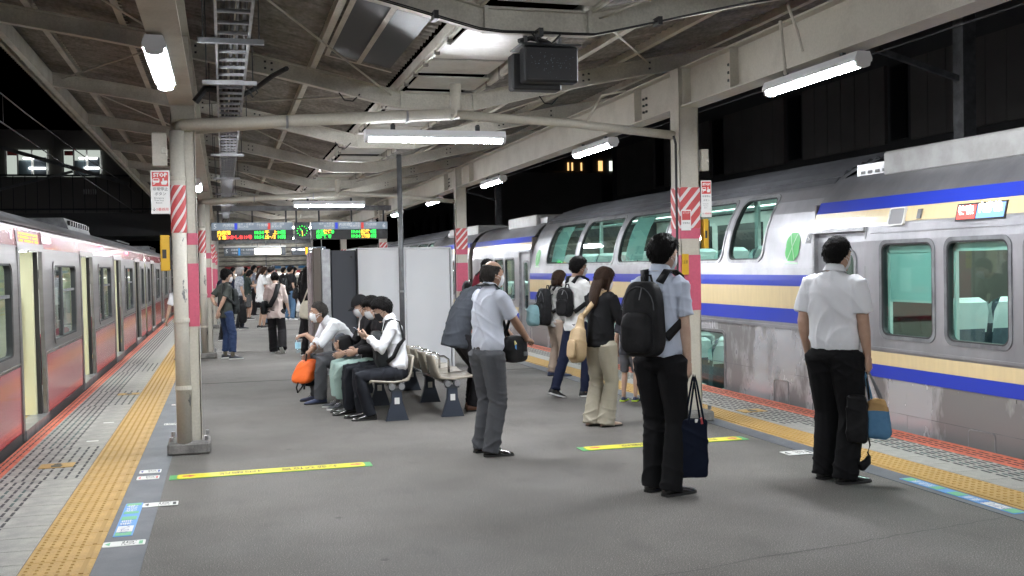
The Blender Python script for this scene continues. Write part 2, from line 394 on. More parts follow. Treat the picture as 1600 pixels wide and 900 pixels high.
# ---- flat prints on the floor
def rr_poly(x0, x1, y0, y1, r, n=4):
    P = []
    for cx, cy, a0 in ((x1-r, y1-r, 0), (x0+r, y1-r, 90), (x0+r, y0+r, 180), (x1-r, y0+r, 270)):
        for k in range(n+1): a = R(a0+90*k/n); P.append((cx+r*math.cos(a), cy+r*math.sin(a)))
    return P
def floor_strip(x0, x1, yc, dy, label):
    e = empty('floor_strip', ((x0+x1)/2, yc, 0), label, 'floor sign', 'yellow queueing strips across the asphalt')
    L = (x1-x0)/2; w = .085
    sk = dy
    m = MB()
    def sh(P): return [(a, b+a*sk) for a, b in P]
    m.prism(sh(rr_poly(-L, L, -w, w, .01)), 'z', .001, .004, stripg); m.build('strip_border', e)
    m = MB(); m.prism(sh(rr_poly(-L+.055, L-.055, -w+.004, w-.004, .03)), 'z', .003, .007, stripy); m.build('strip_face', e)
    for sx in (-1, 1):
        m = MB(); cx = sx*(L-.13)
        m.add([(cx-.035, cx*sk-.02, .009), (cx-.035, cx*sk+.02, .009), (cx+.01, cx*sk+.02, .009), (cx+.01, cx*sk+.045, .009), (cx+.06, cx*sk, .009), (cx+.01, cx*sk-.045, .009), (cx+.01, cx*sk-.02, .009)], [(0, 6, 5, 4, 3, 2, 1)], redst)
        m.build('strip_arrow', e)
    # lettering reads from the far side
    text_mesh('4両編成', .10, inkm, 'strip_lettering', e, (-.24, 0, .010), (0, 0, R(180)), sx=.95)
    text_mesh('お並び位置', .10, inkm, 'strip_lettering', e, (.28, 0, .010), (0, 0, R(180)), sx=.90)
floor_strip(-.43, 1.09, 8.18, -.0, 'yellow floor strip by the chipped left column')
floor_strip(2.83, 4.36, 8.18, -.0, 'yellow floor strip on the right, running behind the young man with the navy tote')
def sticker(x0, x1, y0, y1, kind, label, group=None):
    e = empty('floor_sticker', ((x0+x1)/2, (y0+y1)/2, .004), label, 'floor sticker', group)
    w, l = (x1-x0)/2, (y1-y0)/2
    m = MB(); m.prism(rr_poly(-w, w, -l, l, .012), 'z', 0, .003, stickb if kind == 'long' else stickw); m.build('sticker_face', e)
    if kind == 'long':
        m = MB()
        for a, b in ((-.97, -.80), (-.08, .12), (.30, .44), (.83, .97)): m = MB(); m.box(-w*.82, w*.82, l*a, l*b, .003, .0045, stickg); m.build('sticker_band', e)
        m = MB()
        m.box(-w*.82, w*.82, l*-.78, l*-.45, .003, .0045, stickw); m.build('sticker_label', e)
        text_mesh('わかしお', .075, ink_blue, 'sticker_lettering', e, (0, -l*.6, .006), (0, 0, R(90)), sx=.8)
        text_mesh('乗車', .075, stickw, 'sticker_lettering', e, (0, -l*.25, .006), (0, 0, R(90)), sx=.9)
        text_mesh('特急券', .075, stickw, 'sticker_lettering', e, (0, l*.63, .006), (0, 0, R(90)), sx=.9)
    else:
        m = MB(); c = {'green': stickg, 'red': redst, 'blue': ink_blue, 'plain': inkm}[kind]
        m.add([(-w*.92, 0, .004), (-w*.66, -l*.7, .004), (-w*.66, l*.7, .004)], [(0, 1, 2)], c); m.box(-w*.10, -w*.08, -l*.8, l*.8, .003, .004, inkm); m.build('sticker_mark', e)
        text_mesh('5両', .085, inkm, 'sticker_lettering', e, (w*.30, 0, .005), (0, 0, R(90)), sx=.7)
        m = MB(); m.box(w*.7, w*.88, -l*.6, l*.6, .003, .0042, c); m.build('sticker_code', e)
    return e
sticker(-.70, -.47, 6.22, 6.33, 'green', 'white floor sticker with a green arrow, nearest on the left dark strip')
sticker(-.665, -.555, 6.45, 7.35, 'long', 'long blue floor sticker on the left dark strip')
sticker(-.555, -.33, 7.20, 7.32, 'plain', 'white floor sticker at the far corner of the long blue sticker on the left', )
sticker(-.665, -.505, 8.17, 8.30, 'red', 'white floor sticker with a red arrow before the left column')
sticker(-.665, -.505, 8.42, 8.55, 'blue', 'white floor sticker with a blue arrow before the left column')
sticker(-.62, -.5, 11.0, 11.12, 'plain', 'small white floor sticker beyond the left column')
sticker(-.62, -.5, 12.6, 12.7, 'red', 'small white and red floor sticker far along the left dark strip')
sticker(4.52, 4.62, 5.15, 6.25, 'long', 'long blue floor sticker at the right edge, near the man with two bags')
sticker(4.28, 4.52, 7.30, 7.46, 'plain', 'white floor sticker on the right dark strip, left of the man with two bags')
sticker(4.46, 4.64, 10.9, 11.05, 'plain', 'white floor sticker on the right strip near the striding youth in a white T-shirt')
for (x, y, lab) in ((-1.33, 9.0, 'yellow warning sticker with a footprint symbol on the left paving'), (5.20, 9.6, 'yellow warning sticker on the right paving near the right column'), (-1.2, 14.0, 'small faded yellow sticker far along the left paving')):
    e = empty('warning_sticker', (x, y, .009), lab, 'floor sticker')
    m = MB(); m.prism(rr_poly(-.13, .13, -.10, .10, .01), 'z', 0, .003, tact_y if y != 14 else tact_d); m.build('sticker_face', e)
    m = MB(); m.prism([(-.035, -.07), (.035, -.07), (.045, .0), (.02, .02), (-.02, .02), (-.045, 0)], 'z', .003, .0045, inkm); m.prism([(-.03, .035), (.03, .035), (.02, .075), (-.02, .075)], 'z', .003, .0045, inkm); m.build('sticker_symbol', e)
for (x, y) in ((-1.2, 10.2), (-1.18, 11.4)):
    e = empty('small_floor_mark', (x, y, .008), 'small white mark on the left paving, %s' % ('nearer of two' if y < 11 else 'farther of two'), 'floor sticker'); m = MB(); m.box(-.05, .05, -.02, .02, 0, .003, stickw); m.build('mark_face', e)

# ================================================================ CANOPY
canopy = empty('platform_canopy', (0, 0, 0), 'cream steel butterfly canopy with corrugated roof over the platform', 'canopy')
XL, XR, XC = -.31, 4.42, 2.06
BAY = 3.35; RY = [6.66+BAY*k for k in range(-3, 13)]     # rafters
PY = [-.65, 9.40, 19.45, 29.5, 39.55]                      # portal frames
def raf_z(x):
    d = max(0, abs(x-XC)-.36); t = d/3.66
    return 3.09+.70*t+.09*math.sin(min(t, 1)*math.pi)*.6
# rafters: left arm, flat valley piece, right arm joined with visible splice plates
xs = [-1.90, -1.1, -.31, .5, 1.1, 1.70, 2.42, 3.0, 3.6, 4.42, 5.2, 5.98]
def rafter_mb():
    m = MB(); h = .165
    for a, b in zip(xs[:-1], xs[1:]):
        za, zb = raf_z(a), raf_z(b)
        for z0, z1, w in ((0, .014, .085), (.014, h-.014, .012), (h-.014, h, .085)):
            m.add([(a, -w/2, za+z0), (b, -w/2, zb+z0), (b, w/2, zb+z0), (a, w/2, za+z0), (a, -w/2, za+z1), (b, -w/2, zb+z1), (b, w/2, zb+z1), (a, w/2, za+z1)],
                  [(0, 3, 2, 1), (4, 5, 6, 7), (0, 1, 5, 4), (2, 3, 7, 6), (1, 2, 6, 5), (3, 0, 4, 7)], cream_d)
    for x in (1.70, 2.42): m.box(x-.012, x+.012, -.046, .046, raf_z(x), raf_z(x)+h+.003, cream_d)
    for x in (.45, 3.6): m.box(x-.11, x+.11, -.012, .012, raf_z(x)+.02, raf_z(x)+h-.02, cream_d)
    for x in (-.2, 4.3, .42, .48, 3.57, 3.63):
        for dz in (.05, .11): m.box(x-.01, x+.01, -.02, .02, raf_z(x)+dz, raf_z(x)+dz+.018, darkm)
    return m
src = rafter_mb().build('rafter', canopy, loc=(0, RY[0], 0))
for y in RY[1:]: inst(src, canopy, (0, y, 0))
# corrugated sheets, one per bay and side; ridges run up the slope
def corr(x0, x1, name, mat, p=.125, amp=.017, n=27, nx=3):
    m = MB(); vs = []; fs = []; ns = int(BAY/p*4)+1
    xx = [x0+(x1-x0)*i/nx for i in range(nx+1)]
    for i in range(ns):
        y = BAY*i/(ns-1); c = amp*math.cos(2*math.pi*y/p)
        for x in xx: vs.append((x, y, raf_z(x)+.165+.085+c))
    k = nx+1
    for i in range(ns-1):
        for j in range(nx): fs.append((i*k+j, i*k+j+1, (i+1)*k+j+1, (i+1)*k+j))
    m.add(vs, fs, mat); return m
sl = corr(-2.34, 1.60, 'l', roofm).build('roof_sheet', canopy, smooth=True, loc=(0, RY[0], 0))
sr = corr(2.52, 6.16, 'r', roofm).build('roof_sheet', canopy, smooth=True, loc=(0, RY[0], 0))
for y in RY[1:-1]: inst(sl, canopy, (0, y, 0)); inst(sr, canopy, (0, y, 0))
# underside of the gutter: five light boards per bay
bd = MB(); bd.cbox(1.735, 2.40, .01, BAY/6-.012, 3.285, 3.30, boardm, .004)
b0 = None
for y in RY[:-1]:
    for k in range(5):
        l = (0, y+.10+k*(BAY-.2)/5*1.0, rnd.uniform(-.006, .006))
        if b0 is None: b0 = bd.build('ceiling_board', canopy, loc=l); b0.scale = (1, 1.1, 1)
        else:
            c = inst(b0, canopy, l); c.rotation_euler = (rnd.uniform(-.008, .008), rnd.uniform(-.01, .01), 0)
# purlins
for x in (-1.60, -.82, .12, .86, 1.66, 2.46, 3.22, 3.95, 4.95, 5.6):
    m = MB(); z = raf_z(x)+.166
    m.box(x-.028, x+.028, RY[0], RY[-1], z, z+.006, cream_d); m.box(x-.028, x-.022, RY[0], RY[-1], z+.006, z+.072, cream_d); m.box(x-.028, x+.028, RY[0], RY[-1], z+.072, z+.078, cream_d)
    m.build('purlin', canopy)
for x in (1.67, 2.45):   # gutter side boards with battens
    m = MB(); m.box(x-.012, x+.012, RY[0], RY[-1], 3.25, 3.36, cream_d)
    for y in RY[:-1]:
        for k in range(1, 7): m.box(x-.02, x+.02, y+k*BAY/7-.02, y+k*BAY/7+.02, 3.23, 3.38, roofm)
    m.build('gutter_side', canopy)
# eave beams and fascia with slots on the left
for sx, name in ((-1.94, 'eave_beam'), (6.02, 'eave_beam')):
    m = MB(); z = raf_z(sx)+.0
    m.box(sx-.03, sx+.03, RY[0], RY[-1], z-.0, z+.17, cream_d)
    o = -1 if sx < 0 else 1
    m.box(sx+o*.16, sx+o*.19, RY[0], RY[-1], z+.10, z+.20, cream_d)
    y = RY[0]
    while y < RY[-1]: m.box(sx+o*.03, sx+o*.16, y, y+.05, z+.13, z+.17, cream_d); y += .48
    m.build(name, canopy)
# longitudinal girders on the columns
for x, zb in ((XL, 2.97), (XR, 3.06)):
    m = MB(); m.box(x-.10, x+.10, PY[0]-3, PY[-1]+6, zb, zb+.016, cream); m.box(x-.10, x+.10, PY[0]-3, PY[-1]+6, zb+.37, zb+.386, cream)
    m.box(x-.008, x+.008, PY[0]-3, PY[-1]+6, zb+.016, zb+.37, cream)
    for p in PY:
        for dy in (-.13, .13, -1.1, 1.1): m.box(x-.092, x+.092, p+dy-.006, p+dy+.006, zb+.016, zb+.37, cream)
        for dy in (-1.02, -.94, 1.02, .94):
            for dz in (.10, .17, .24): m.box(x-.026, x+.026, p+dy-.012, p+dy+.012, zb+dz, zb+dz+.022, darkm)
    m.build('longitudinal_girder', canopy)
# columns
def column(x, y, left, detail):
    e = tag(empty('canopy_column', (x, y, 0)), None); e.parent = canopy
    zt = 2.97 if left else 3.44
    m = MB(); w = .096 if left else .100
    # H section, flanges face along the platform
    m.box(-w, w, -w, -w+.014, .0, zt, cream); m.box(-w, w, w-.014, w, 0, zt, cream); m.box(-.008, .008, -w+.014, w-.014, 0, zt, cream)
    m.box(-w-.002, -w+.008, -w, w, .0, zt, cream)
    m.box(w-.008, w+.002, -w, w, .0, zt, cream)
    m.build('shaft', e)
    m = MB(); m.cbox(-.185, .165, -.24, .17, 0, .10, concrete, .015); m.build('base_block', e)
    m = MB()
    for bx in (-.15, .135):
        for by in (-.19, .13): m = MB(); m.tube([(bx, by, .11), (bx, by, .15)], .018, galv, 6); m.build('anchor_bolt', e)
    m = MB(); q = w+.004
    for z0, z1 in ((1.08, 1.62), (1.78, 1.88)): m.box(-q, q, -q, q, z0, z1, pinkm)
    m.build('pink_band', e)
    # diagonal red and white warning sheet
    m = MB(); r = w+.006; z0, z1 = 1.88, 2.28
    if not left or not detail:
        m.box(-r, r, -r, r, z0, z1, stripew); m.build('warning_sheet', e)
        m = MB(); r2 = r+.002
        def clipband(c0, c1):
            # band between lines z = u + c0 and z = u + c1 in the square
            P = []; N = 12; lo = []; hi = []
            for i in range(N+1):
                u = -r2+2*r2*i/N; a = max(z0, min(z1, u*1.15+c0)); b = max(z0, min(z1, u*1.15+c1)); lo.append((u, a)); hi.append((u, b))
            return lo, hi
        for k in range(-1, 5):
            c0 = z0-.12+k*.135; lo, hi = clipband(c0, c0+.09)
            for i in range(len(lo)-1):
                if hi[i][1]-lo[i][1] < .001 and hi[i+1][1]-lo[i+1][1] < .001: continue
                for fn in (lambda p: (p[0], -r2, p[1]), lambda p: (-r2, p[0], p[1]), lambda p: (r2, p[0], p[1])):
                    m.add([fn(lo[i]), fn(lo[i+1]), fn(hi[i+1]), fn(hi[i])], [(0, 1, 2, 3)], redst)
        m.build('warning_stripe', e)
    if left:
        # square-ish drain pipe in front, chipped white paint
        m = MB(); px, py, pr = -.045, -.180, .060
        m.tube([(px, py, .10), (px, py, 2.74)], pr, cream_chip, 20); m.build('downpipe', e, smooth=True)
        for z in (.55, 1.12, 2.32): m = MB(); m.tube([(px, py, z), (px, py, z+.035)], pr+.008, cream, 20); m.build('pipe_collar', e)
        m = MB(); m.tube([(px, py, 1.88), (px, py, 2.28)], pr+.003, stripew, 20, False); m.build('warning_sheet', e)
        m = MB()
        for k in range(-2, 5):
            for i in range(16):
                a0 = math.pi+math.pi*i/16; a1 = math.pi+math.pi*(i+1)/16
                def zz(a, c): return max(1.88, min(2.28, 1.84+k*.125+c+(a-math.pi)*.10))
                q0, q1, q2, q3 = zz(a0, 0), zz(a1, 0), zz(a1, .085), zz(a0, .085)
                if q3-q0 < .001 and q2-q1 < .001: continue
                rr_ = pr+.006
                m.add([(px+rr_*math.cos(a0), py+rr_*math.sin(a0), q0), (px+rr_*math.cos(a1), py+rr_*math.sin(a1), q1), (px+rr_*math.cos(a1), py+rr_*math.sin(a1), q2), (px+rr_*math.cos(a0), py+rr_*math.sin(a0), q3)], [(0, 1, 2, 3)], redst)
        m.build('warning_stripe', e)
    if not left:
        m = MB(); m.tube([(-.14, -.10, .2), (-.14, -.10, 2.7), (-.16, -.10, 2.78)], .012, cablem, 6); m.build('conduit', e)
    return e
cols = {}
for k, y in enumerate(PY):
    cols['L', k] = column(XL, y, True, k <= 2); cols['R', k] = column(XR-.02, y, False, k <= 2)
# tie beams (slightly peaked) and drain pipes
for k, y in enumerate(PY):
    m = MB(); m.tube([(XL+.1, y+.02, 2.78), (.6, y+.02, 2.86), (XC, y+.02, 2.96), (3.2, y+.02, 2.90), (XR-.12, y+.02, 2.80)], .042, cream, 10)
    m.build('tie_beam', canopy, smooth='fix')
    m = MB(); m.tube([(XL-.045, y-.18, 2.70), (XL-.045, y-.18, 2.775), (XL-.01, y-.18, 2.79), (XC-.02, y-.20, 2.93)], .052, cream, 12)
    m.tube([(XC-.06, y-.20, 2.925), (XC-.0, y-.20, 2.93), (XC, y-.20, 2.97), (XC, y-.20, 3.20)], .052, cream, 12); m.build('drain_pipe', canopy, smooth='fix')
    m = MB()
    for x in (.55, 1.6): m.tube([(x, y-.2, 2.80+.06*x), (x+.02, y-.2, 2.80+.06*x)], .058, galv, 12)
    m.build('pipe_bracket', canopy)
# bracing rods under the roof
m = MB()
for k in range(len(RY)-1):
    y0, y1 = RY[k], RY[k+1]
    for (xa, xb) in ((-1.8, -.4), (-.2, 1.6), (2.5, 4.3)):
        a, b = ((xa, y0), (xb, y1)) if k % 2 else ((xb, y0), (xa, y1))
        m.tube([(a[0], a[1], raf_z(a[0])+.11), (b[0], b[1], raf_z(b[0])+.11)], .009, cream, 5)
m.build('bracing_rod', canopy)
m = MB()   # cables clipped under the rafter flange of three rafters
for y in (6.60, 6.56):
    P = [(x, y, raf_z(x)-.006-.003*math.sin(x*5)) for x in np.linspace(.2, 4.2, 26)]; m.tube(P, .005, cablem, 5)
for x in (.55, 1.35, 2.05, 2.9): m.box(x-.015, x+.015, 6.54, 6.64, raf_z(x)-.035, raf_z(x)+.02, blackm)
m.build('cable_run', canopy)
m = MB()
for x, y in ((2.0, 6.6), (1.1, 10.0), (3.1, 10.0), (1.4, 13.3)): 
    P = [(x, y, raf_z(x)), (x+.05, y, raf_z(x)-.07), (x+.13, y, raf_z(x)-.08), (x+.2, y, raf_z(x)-.01)]; m.tube(P, .007, cablem, 5)
for x0, y0, x1, y1 in ((3.3, 9.4, 4.3, 9.45),): m.tube([(3.35, 9.3, 2.9), (3.5, 9.3, 3.15), (3.75, 9.3, 3.2)], .012, cream, 6)
m.tube([(4.32, 7.1, 3.15), (4.28, 7.1, 3.3), (4.2, 7.1, 3.5)], .012, cream, 6)
m.tube([(4.42-.1, 7.35, 3.02), (4.30, 7.35, 3.2), (4.28, 7.35, 3.44)], .014, cream, 6)
o = m.build('conduit_loop', canopy); tag(o, kind='stuff')
m = MB()   # dark access opening in the left slope between two rafters
z = raf_z(1.0)+.236
m.add([(.95, 7.3, raf_z(.95)+.222), (1.5, 7.3, raf_z(1.5)+.222), (1.5, 9.4, raf_z(1.5)+.222), (.95, 9.4, raf_z(.95)+.222)], [(0, 1, 2, 3)], blackm); m.build('roof_opening', canopy)
m = MB()
for (x0, x1, y0, y1) in ((.92, .96, 7.25, 9.45), (1.2, 1.24, 7.25, 9.45), (.92, 1.52, 7.22, 7.27), (.92, 1.52, 9.42, 9.47)):
    m.add([(x0, y0, raf_z(x0)+.20), (x1, y0, raf_z(x1)+.20), (x1, y1, raf_z(x1)+.20), (x0, y1, raf_z(x0)+.20)], [(0, 1, 2, 3)], cream_d)
m.build('opening_frame', canopy)

# ---- cable ladder
lad = empty('cable_ladder', (.09, 0, 3.0), 'long grey cable ladder hung under the roof right of the left columns', 'cable tray')
for sx in (-.10, .10):
    m = MB(); m.box(sx-.008, sx+.008, 1.0, 44, 0, .06, galv); m.build('side_rail', lad)
rg = MB(); rg.box(-.095, .095, -.012, .012, .005, .025, galv); r0_ = rg.build('rung', lad, loc=(0, 3.0, 0))
y = 3.28
while y < 30: inst(r0_, lad, (0, y, 0)); y += .28
m = MB(); 
for i, x in enumerate((-.07, -.035, 0, .035, .07)): m.tube([(x+.01*math.sin(yy*1.3+i), yy, .045+.008*math.sin(yy*2+i)) for yy in np.arange(1, 44, .5)], .014, cablem, 5)
m.build('cable_bundle', lad)
for y in (6.72, 8.2, 10.4, 13.3, 16.65, 20, 23.4, 26.7):
    m = MB(); m.box(-.21, .19, y-.02, y+.02, -.035, -.004, galv if y != 6.72 else greym)
    for x in (-.18, .16): m.tube([(x, y, -.03), (x, y, .62)], .005, darkm, 5)
    m.build('hanger', lad)
m = MB(); m.tube([(-.28, 8.9, -.06), (-.2, 8.9, .05), (-.02, 8.95, .05), (.1, 9.0, .03)], .03, cablem, 8); m.tube([(.1, 9.0, .02), (.22, 9.0, .09), (.34, 8.9, .17), (.45, 8.7, .2)], .02, cablem, 6)
m.tube([(.12, 8.6, .03), (.17, 8.6, -.06), (.21, 8.6, -.02), (.16, 8.6, .06)], .008, cablem, 5); m.build('loose_cable', lad)

# ---- fluorescent lamps
def lamp_mb(name='fluorescent_lamp'):
    e = empty(name)
    m = MB(); m.prism([(-.05, .08), (-.07, .03), (-.068, .008), (.068, .008), (.07, .03), (.05, .08)], 'y', -.66, .66, housing); m.build('housing', e)
    m = MB(); P = [(-.05, .012)]+[(.05*math.cos(a), -.03*math.sin(a)+.012) for a in np.linspace(math.pi, 0, 7)[1:-1]]+[(.05, .012)]
    P = [(-.044, .011), (-.038, -.016), (-.018, -.028), (.018, -.028), (.038, -.016), (.044, .011)]
    m.prism(P, 'y', -.625, .625, tubem); m.build('diffuser', e)
    m = MB(); 
    for y in (-.66, .628): m = MB(); m.prism([(-.058, .012), (-.05, -.024), (-.02, -.035), (.02, -.035), (.05, -.024), (.058, .012)], 'y', y, y+.032, housing); m.build('end_cap', e)
    m = MB()
    for y in (-.4, .4): m = MB(); m.box(-.015, .015, y-.02, y+.02, .075, .13, darkm); m.box(-.03, .03, y-.012, y+.012, .125, .14, darkm); m.build('mounting_clip', e)
    return e
L0 = lamp_mb()
names = {7.1: 'nearest', 12.0: 'second nearest', 16.95: 'third nearest', 22.0: 'fourth nearest', 27.0: 'fifth nearest', 32.0: 'sixth nearest', 37.0: 'farthest but one', 42.0: 'farthest'}
G_R = 'tube lamps under the right girder'; G_L = 'tube lamps under the left girder'; G_C = 'tube lamps across the middle of the platform'
first = True
for y in (7.1, 12.0, 16.95, 22.0, 27.0, 32.0, 37.0, 42.0, 2.15, -2.6):
    o = L0 if first else copy_tree(L0); first = False
    o.location = (XR-.01, y, 2.945); tag(o, 'tube lamp under the right girder, %s' % (names[y]+' in the photo' if y > 3 else ('just behind the viewpoint' if y > 0 else 'well behind the viewpoint')), 'lamp', G_R)
for i, y in enumerate((2.1, 7.15, 12.0, 17.0, 22.0, 27.0, 32.0, 37.0)):
    o = copy_tree(L0); o.location = (-.365, y, 2.875); tag(o, 'tube lamp under the left girder, %s of its row' % ('beside the viewpoint', 'nearest', 'second nearest', 'third nearest', 'fourth nearest', 'fifth nearest', 'sixth nearest', 'farthest')[i], 'lamp', G_L)
for i, y in enumerate(PY):
    o = copy_tree(L0); o.location = (1.93, y+.10, 2.735); o.rotation_euler = (0, 0, R(90)); tag(o, 'tube lamp hung crosswise below the tie beam, %s' % ('just behind the viewpoint', 'nearest in the photo', 'second nearest', 'third nearest', 'farthest')[i], 'lamp', G_C)

# ---- hanging display housings
mon = empty('hanging_monitor', (2.135, 6.75, 2.765), 'pair of black monitor housings hung back to back from the nearest rafter', 'display')
m = MB(); m.cbox(-.19, .235, -.10, .03, .015, .28, blackm, .012); m.build('housing', mon)
m = MB(); m.box(-.17, .215, -.105, -.1, .035, .255, signblack); m.build('screen', mon)
speck = pm('screen_speck', (.16, .2, .25), .4)
m = MB()
for k in range(60):
    x = rnd.gauss(.02, .08); z = rnd.gauss(.15, .05)
    if -.16 < x < .2 and .04 < z < .25: s = rnd.uniform(.0012, .003); m.box(x-s, x+s, -.1075, -.105, z-s, z+s, speck)
m.build('screen_specks', mon)
m = MB(); m.cbox(-.24, .15, .05, .18, -.02, .25, blackm, .012); m.build('rear_housing', mon)
m = MB(); m.cbox(-.215, .26, -.12, .20, .285, .30, darkm, .005)
for x in (-.15, .12): m.box(x-.012, x+.012, -.02, .02, .30, .44, greym)
m.tube([(-.2, 0, .33), (-.1, .02, .36), (.02, 0, .33), (.05, 0, .31)], .02, cablem, 6); m.build('hanger_frame', mon); mon.scale = (.9, .9, .9)

# ---- grey support pole behind the benches
pole = empty('support_pole', (2.43, 14.6, 0), 'slim grey pole standing against the white partition', 'pole')
m = MB(); m.tube([(0, 0, 0), (0, 0, 3.15)], .036, greym, 14); m.build('pole_shaft', pole, smooth='fix')
m = MB(); m.tube([(0, 0, 1.20), (0, 0, 1.23)], .042, galv, 14); m.tube([(0, 0, 0), (0, 0, .02)], .08, galv, 14); m.build('pole_collar', pole)

# ---- column signs and boxes
def stop_sign(x, y, z0, w, h, rz, label):
    e = empty('emergency_stop_sign', (x, y, z0), label, 'sign', rz=rz)
    m = MB(); m.cbox(-w/2, w/2, -.012, .0, 0, h, whitem, .004); m.build('sign_plate', e)
    m = MB(); m.box(-w*.42, w*.42, -.0145, -.012, h*.635, h*.965, redm); m.build('red_field', e)
    text_mesh('STOP', w*.30, whitem, 'sign_lettering', e, (0, -.017, h*.89), FACE_CAM, bold=.002)
    m = MB(); s = w/.16     # train front pictogram and pressing hand
    m.prism(rr_poly(-.062*s, -.006*s, h*.715, h*.815, .01*s), 'y', -.0165, -.0145, whitem); m.box(-.055*s, -.013*s, -.0175, -.0165, h*.765, h*.80, redm)
    m.prism([(-.055*s, h*.70), (-.062*s, h*.675), (-.05*s, h*.675), (-.035*s, h*.705)], 'y', -.0165, -.0145, whitem)
    m.prism([(.012*s, h*.675), (.05*s, h*.675), (.06*s, h*.73), (.058*s, h*.765), (.032*s, h*.765), (.032*s, h*.82), (.02*s, h*.82), (.018*s, h*.745), (.006*s, h*.74)], 'y', -.0165, -.0145, whitem)
    m.build('pictogram', e)
    text_mesh('非常停止', w*.20, inkm, 'sign_lettering', e, (0, -.015, h*.565), FACE_CAM)
    text_mesh('ボタン', w*.20, inkm, 'sign_lettering', e, (0, -.015, h*.455), FACE_CAM)
    for i, t in enumerate(('Emergency', 'Train Stop', 'Button')): text_mesh(t, w*.115, inkm, 'sign_lettering', e, (-w*.08, -.015, h*(.365-.055*i)), FACE_CAM)
    text_mesh('↓', w*.24, inkm, 'sign_lettering', e, (-w*.34, -.015, h*.10), FACE_CAM)
    text_mesh('5番線用' if x < 2 else '6番線用', w*.185, redm, 'sign_lettering', e, (w*.09, -.015, h*.10), FACE_CAM)
    return e
stop_sign(-.495, 9.20, 1.98+.06, .155, .365, R(0), 'white and red STOP sign on the left column')
stop_sign(4.56, 9.27, 1.985, .105, .36, R(-10), 'white and red STOP sign on the right side of the right column')
s2 = empty('column_notice', (4.35, 9.285, 1.86), 'small red and white notice on the front of the right column', 'sign')
m = MB(); m.box(-.05, .05, -.006, 0, 0, .20, whitem); m.build('notice_plate', s2)
m = MB(); m.box(-.044, .044, -.008, -.006, .10, .19, redst); m.build('notice_field', s2)
text_mesh('STOP', .03, whitem, 'notice_lettering', s2, (0, -.0095, .17), FACE_CAM); text_mesh('非常停止', .02, inkm, 'notice_lettering', s2, (0, -.0075, .07), FACE_CAM)
s3 = empty('yellow_notice', (4.335, 9.285, 1.43), 'small yellow notice on the front of the right column behind the young man', 'sign')
m = MB(); m.box(-.035, .035, -.006, 0, 0, .20, yellowm); m.build('notice_plate', s3); text_mesh('注意', .035, inkm, 'notice_lettering', s3, (0, -.008, .12), (R(90), 0, 0), sx=.8)
for nm, x, y, z0, h, w, mat, lab, cat in (
    ('control_box', -.495, 9.22, 2.44, .28, .12, cream, 'cream control box above the STOP sign on the left column', 'box'),
    ('control_box', 4.555, 9.31, 2.44, .21, .075, cream, 'cream control box high on the right column', 'box'),
    ('emergency_button_box', -.468, 9.18, 1.56, .30, .075, yellowm, 'yellow emergency button box on the left column', 'box'),
    ('emergency_button_box', 4.55, 9.30, 1.68, .29, .05, yellowm, 'yellow emergency button box on the right column', 'box')):
    e = empty(nm, (x, y, z0), lab, cat)
    m = MB(); m.cbox(-w/2, w/2, -.05, .03, 0, h, mat, .006); m.build('case', e)
    m = MB()
    if mat is yellowm: m.box(-w*.3, w*.15, -.053, -.05, h*.35, h*.6, blackm); m.box(w*.5, w*.5+.012, -.045, .02, h*.05, h*.95, blackm)
    else: m.cbox(w*.12, w*.42, -.062, -.05, h*.38, h*.55, cream_d, .003)
    m.build('button_cover' if mat is yellowm else 'switch_plate', e)
    m = MB(); m.box(-w*.3, w*.3, .03, .12 if x < 0 else .08, h*.2, h*.3, greym); m.box(-w*.3, w*.3, .03, .12 if x < 0 else .08, h*.7, h*.8, greym); m.build('bracket', e)

# ---- departure boards
sg = empty('departure_board', (0, 26.0, 0), 'wide hanging departure board with coloured LED rows and a round green clock in the middle', 'sign')
def panel(x0, x1, z0, z1, mat, name, y=-.06, par=None): 
    m = MB(); m.cbox(x0, x1, y, .08, z0, z1, mat, .008); return m.build(name, par or sg)
panel(-.26, 1.66, 2.53, 2.715, signgrey, 'name_panel'); panel(2.10, 3.99, 2.53, 2.715, signgrey, 'name_panel')
panel(-.26, 1.66, 2.285, 2.528, signblack, 'led_panel'); panel(2.10, 3.99, 2.285, 2.528, signblack, 'led_panel')
m = MB(); m.cbox(1.70, 2.06, -.07, .08, 2.29, 2.71, signdark, .008); m.build('clock_case', sg)
m = MB(); m.tube([(1.88, -.075, 2.50), (1.88, -.085, 2.50)], .15, signblack, 24); m.build('clock_face', sg)
m = MB()
for k in range(12):
    a = R(30*k); m.bar((1.88+.105*math.sin(a), -.088, 2.50+.105*math.cos(a)), (1.88+.135*math.sin(a), -.088, 2.50+.135*math.cos(a)), .018, .004, e_green, up=(0, 1, 0))
m.bar((1.88, -.09, 2.50), (1.88-.05, -.09, 2.56), .022, .004, e_green, up=(0, 1, 0)); m.bar((1.88, -.09, 2.50), (1.88+.01, -.09, 2.38), .018, .004, e_amber, up=(0, 1, 0)); m.build('clock_hands', sg)
def st(t, size, mat, x, z, sx=1, al='CENTER', y=-.064, par=None, b=0): return text_mesh(t, size, mat, 'board_lettering', par or sg, (x, y, z), FACE_CAM, sx=sx, align=al, bold=b)
st('5', .17, e_sign, -.17, 2.62); st('6', .17, e_sign, 3.90, 2.62)
st('内房線', .085, e_sign, .14, 2.645, sx=1.1); st('Uchibo Line', .035, e_sign, .13, 2.58)
st('五井・木更津', .062, e_sign, .36, 2.67, al='LEFT'); st('館山方面', .062, e_sign, .36, 2.61, al='LEFT'); st('for Goi, Kisarazu & Tateyama', .026, e_sign, .36, 2.56, al='LEFT')
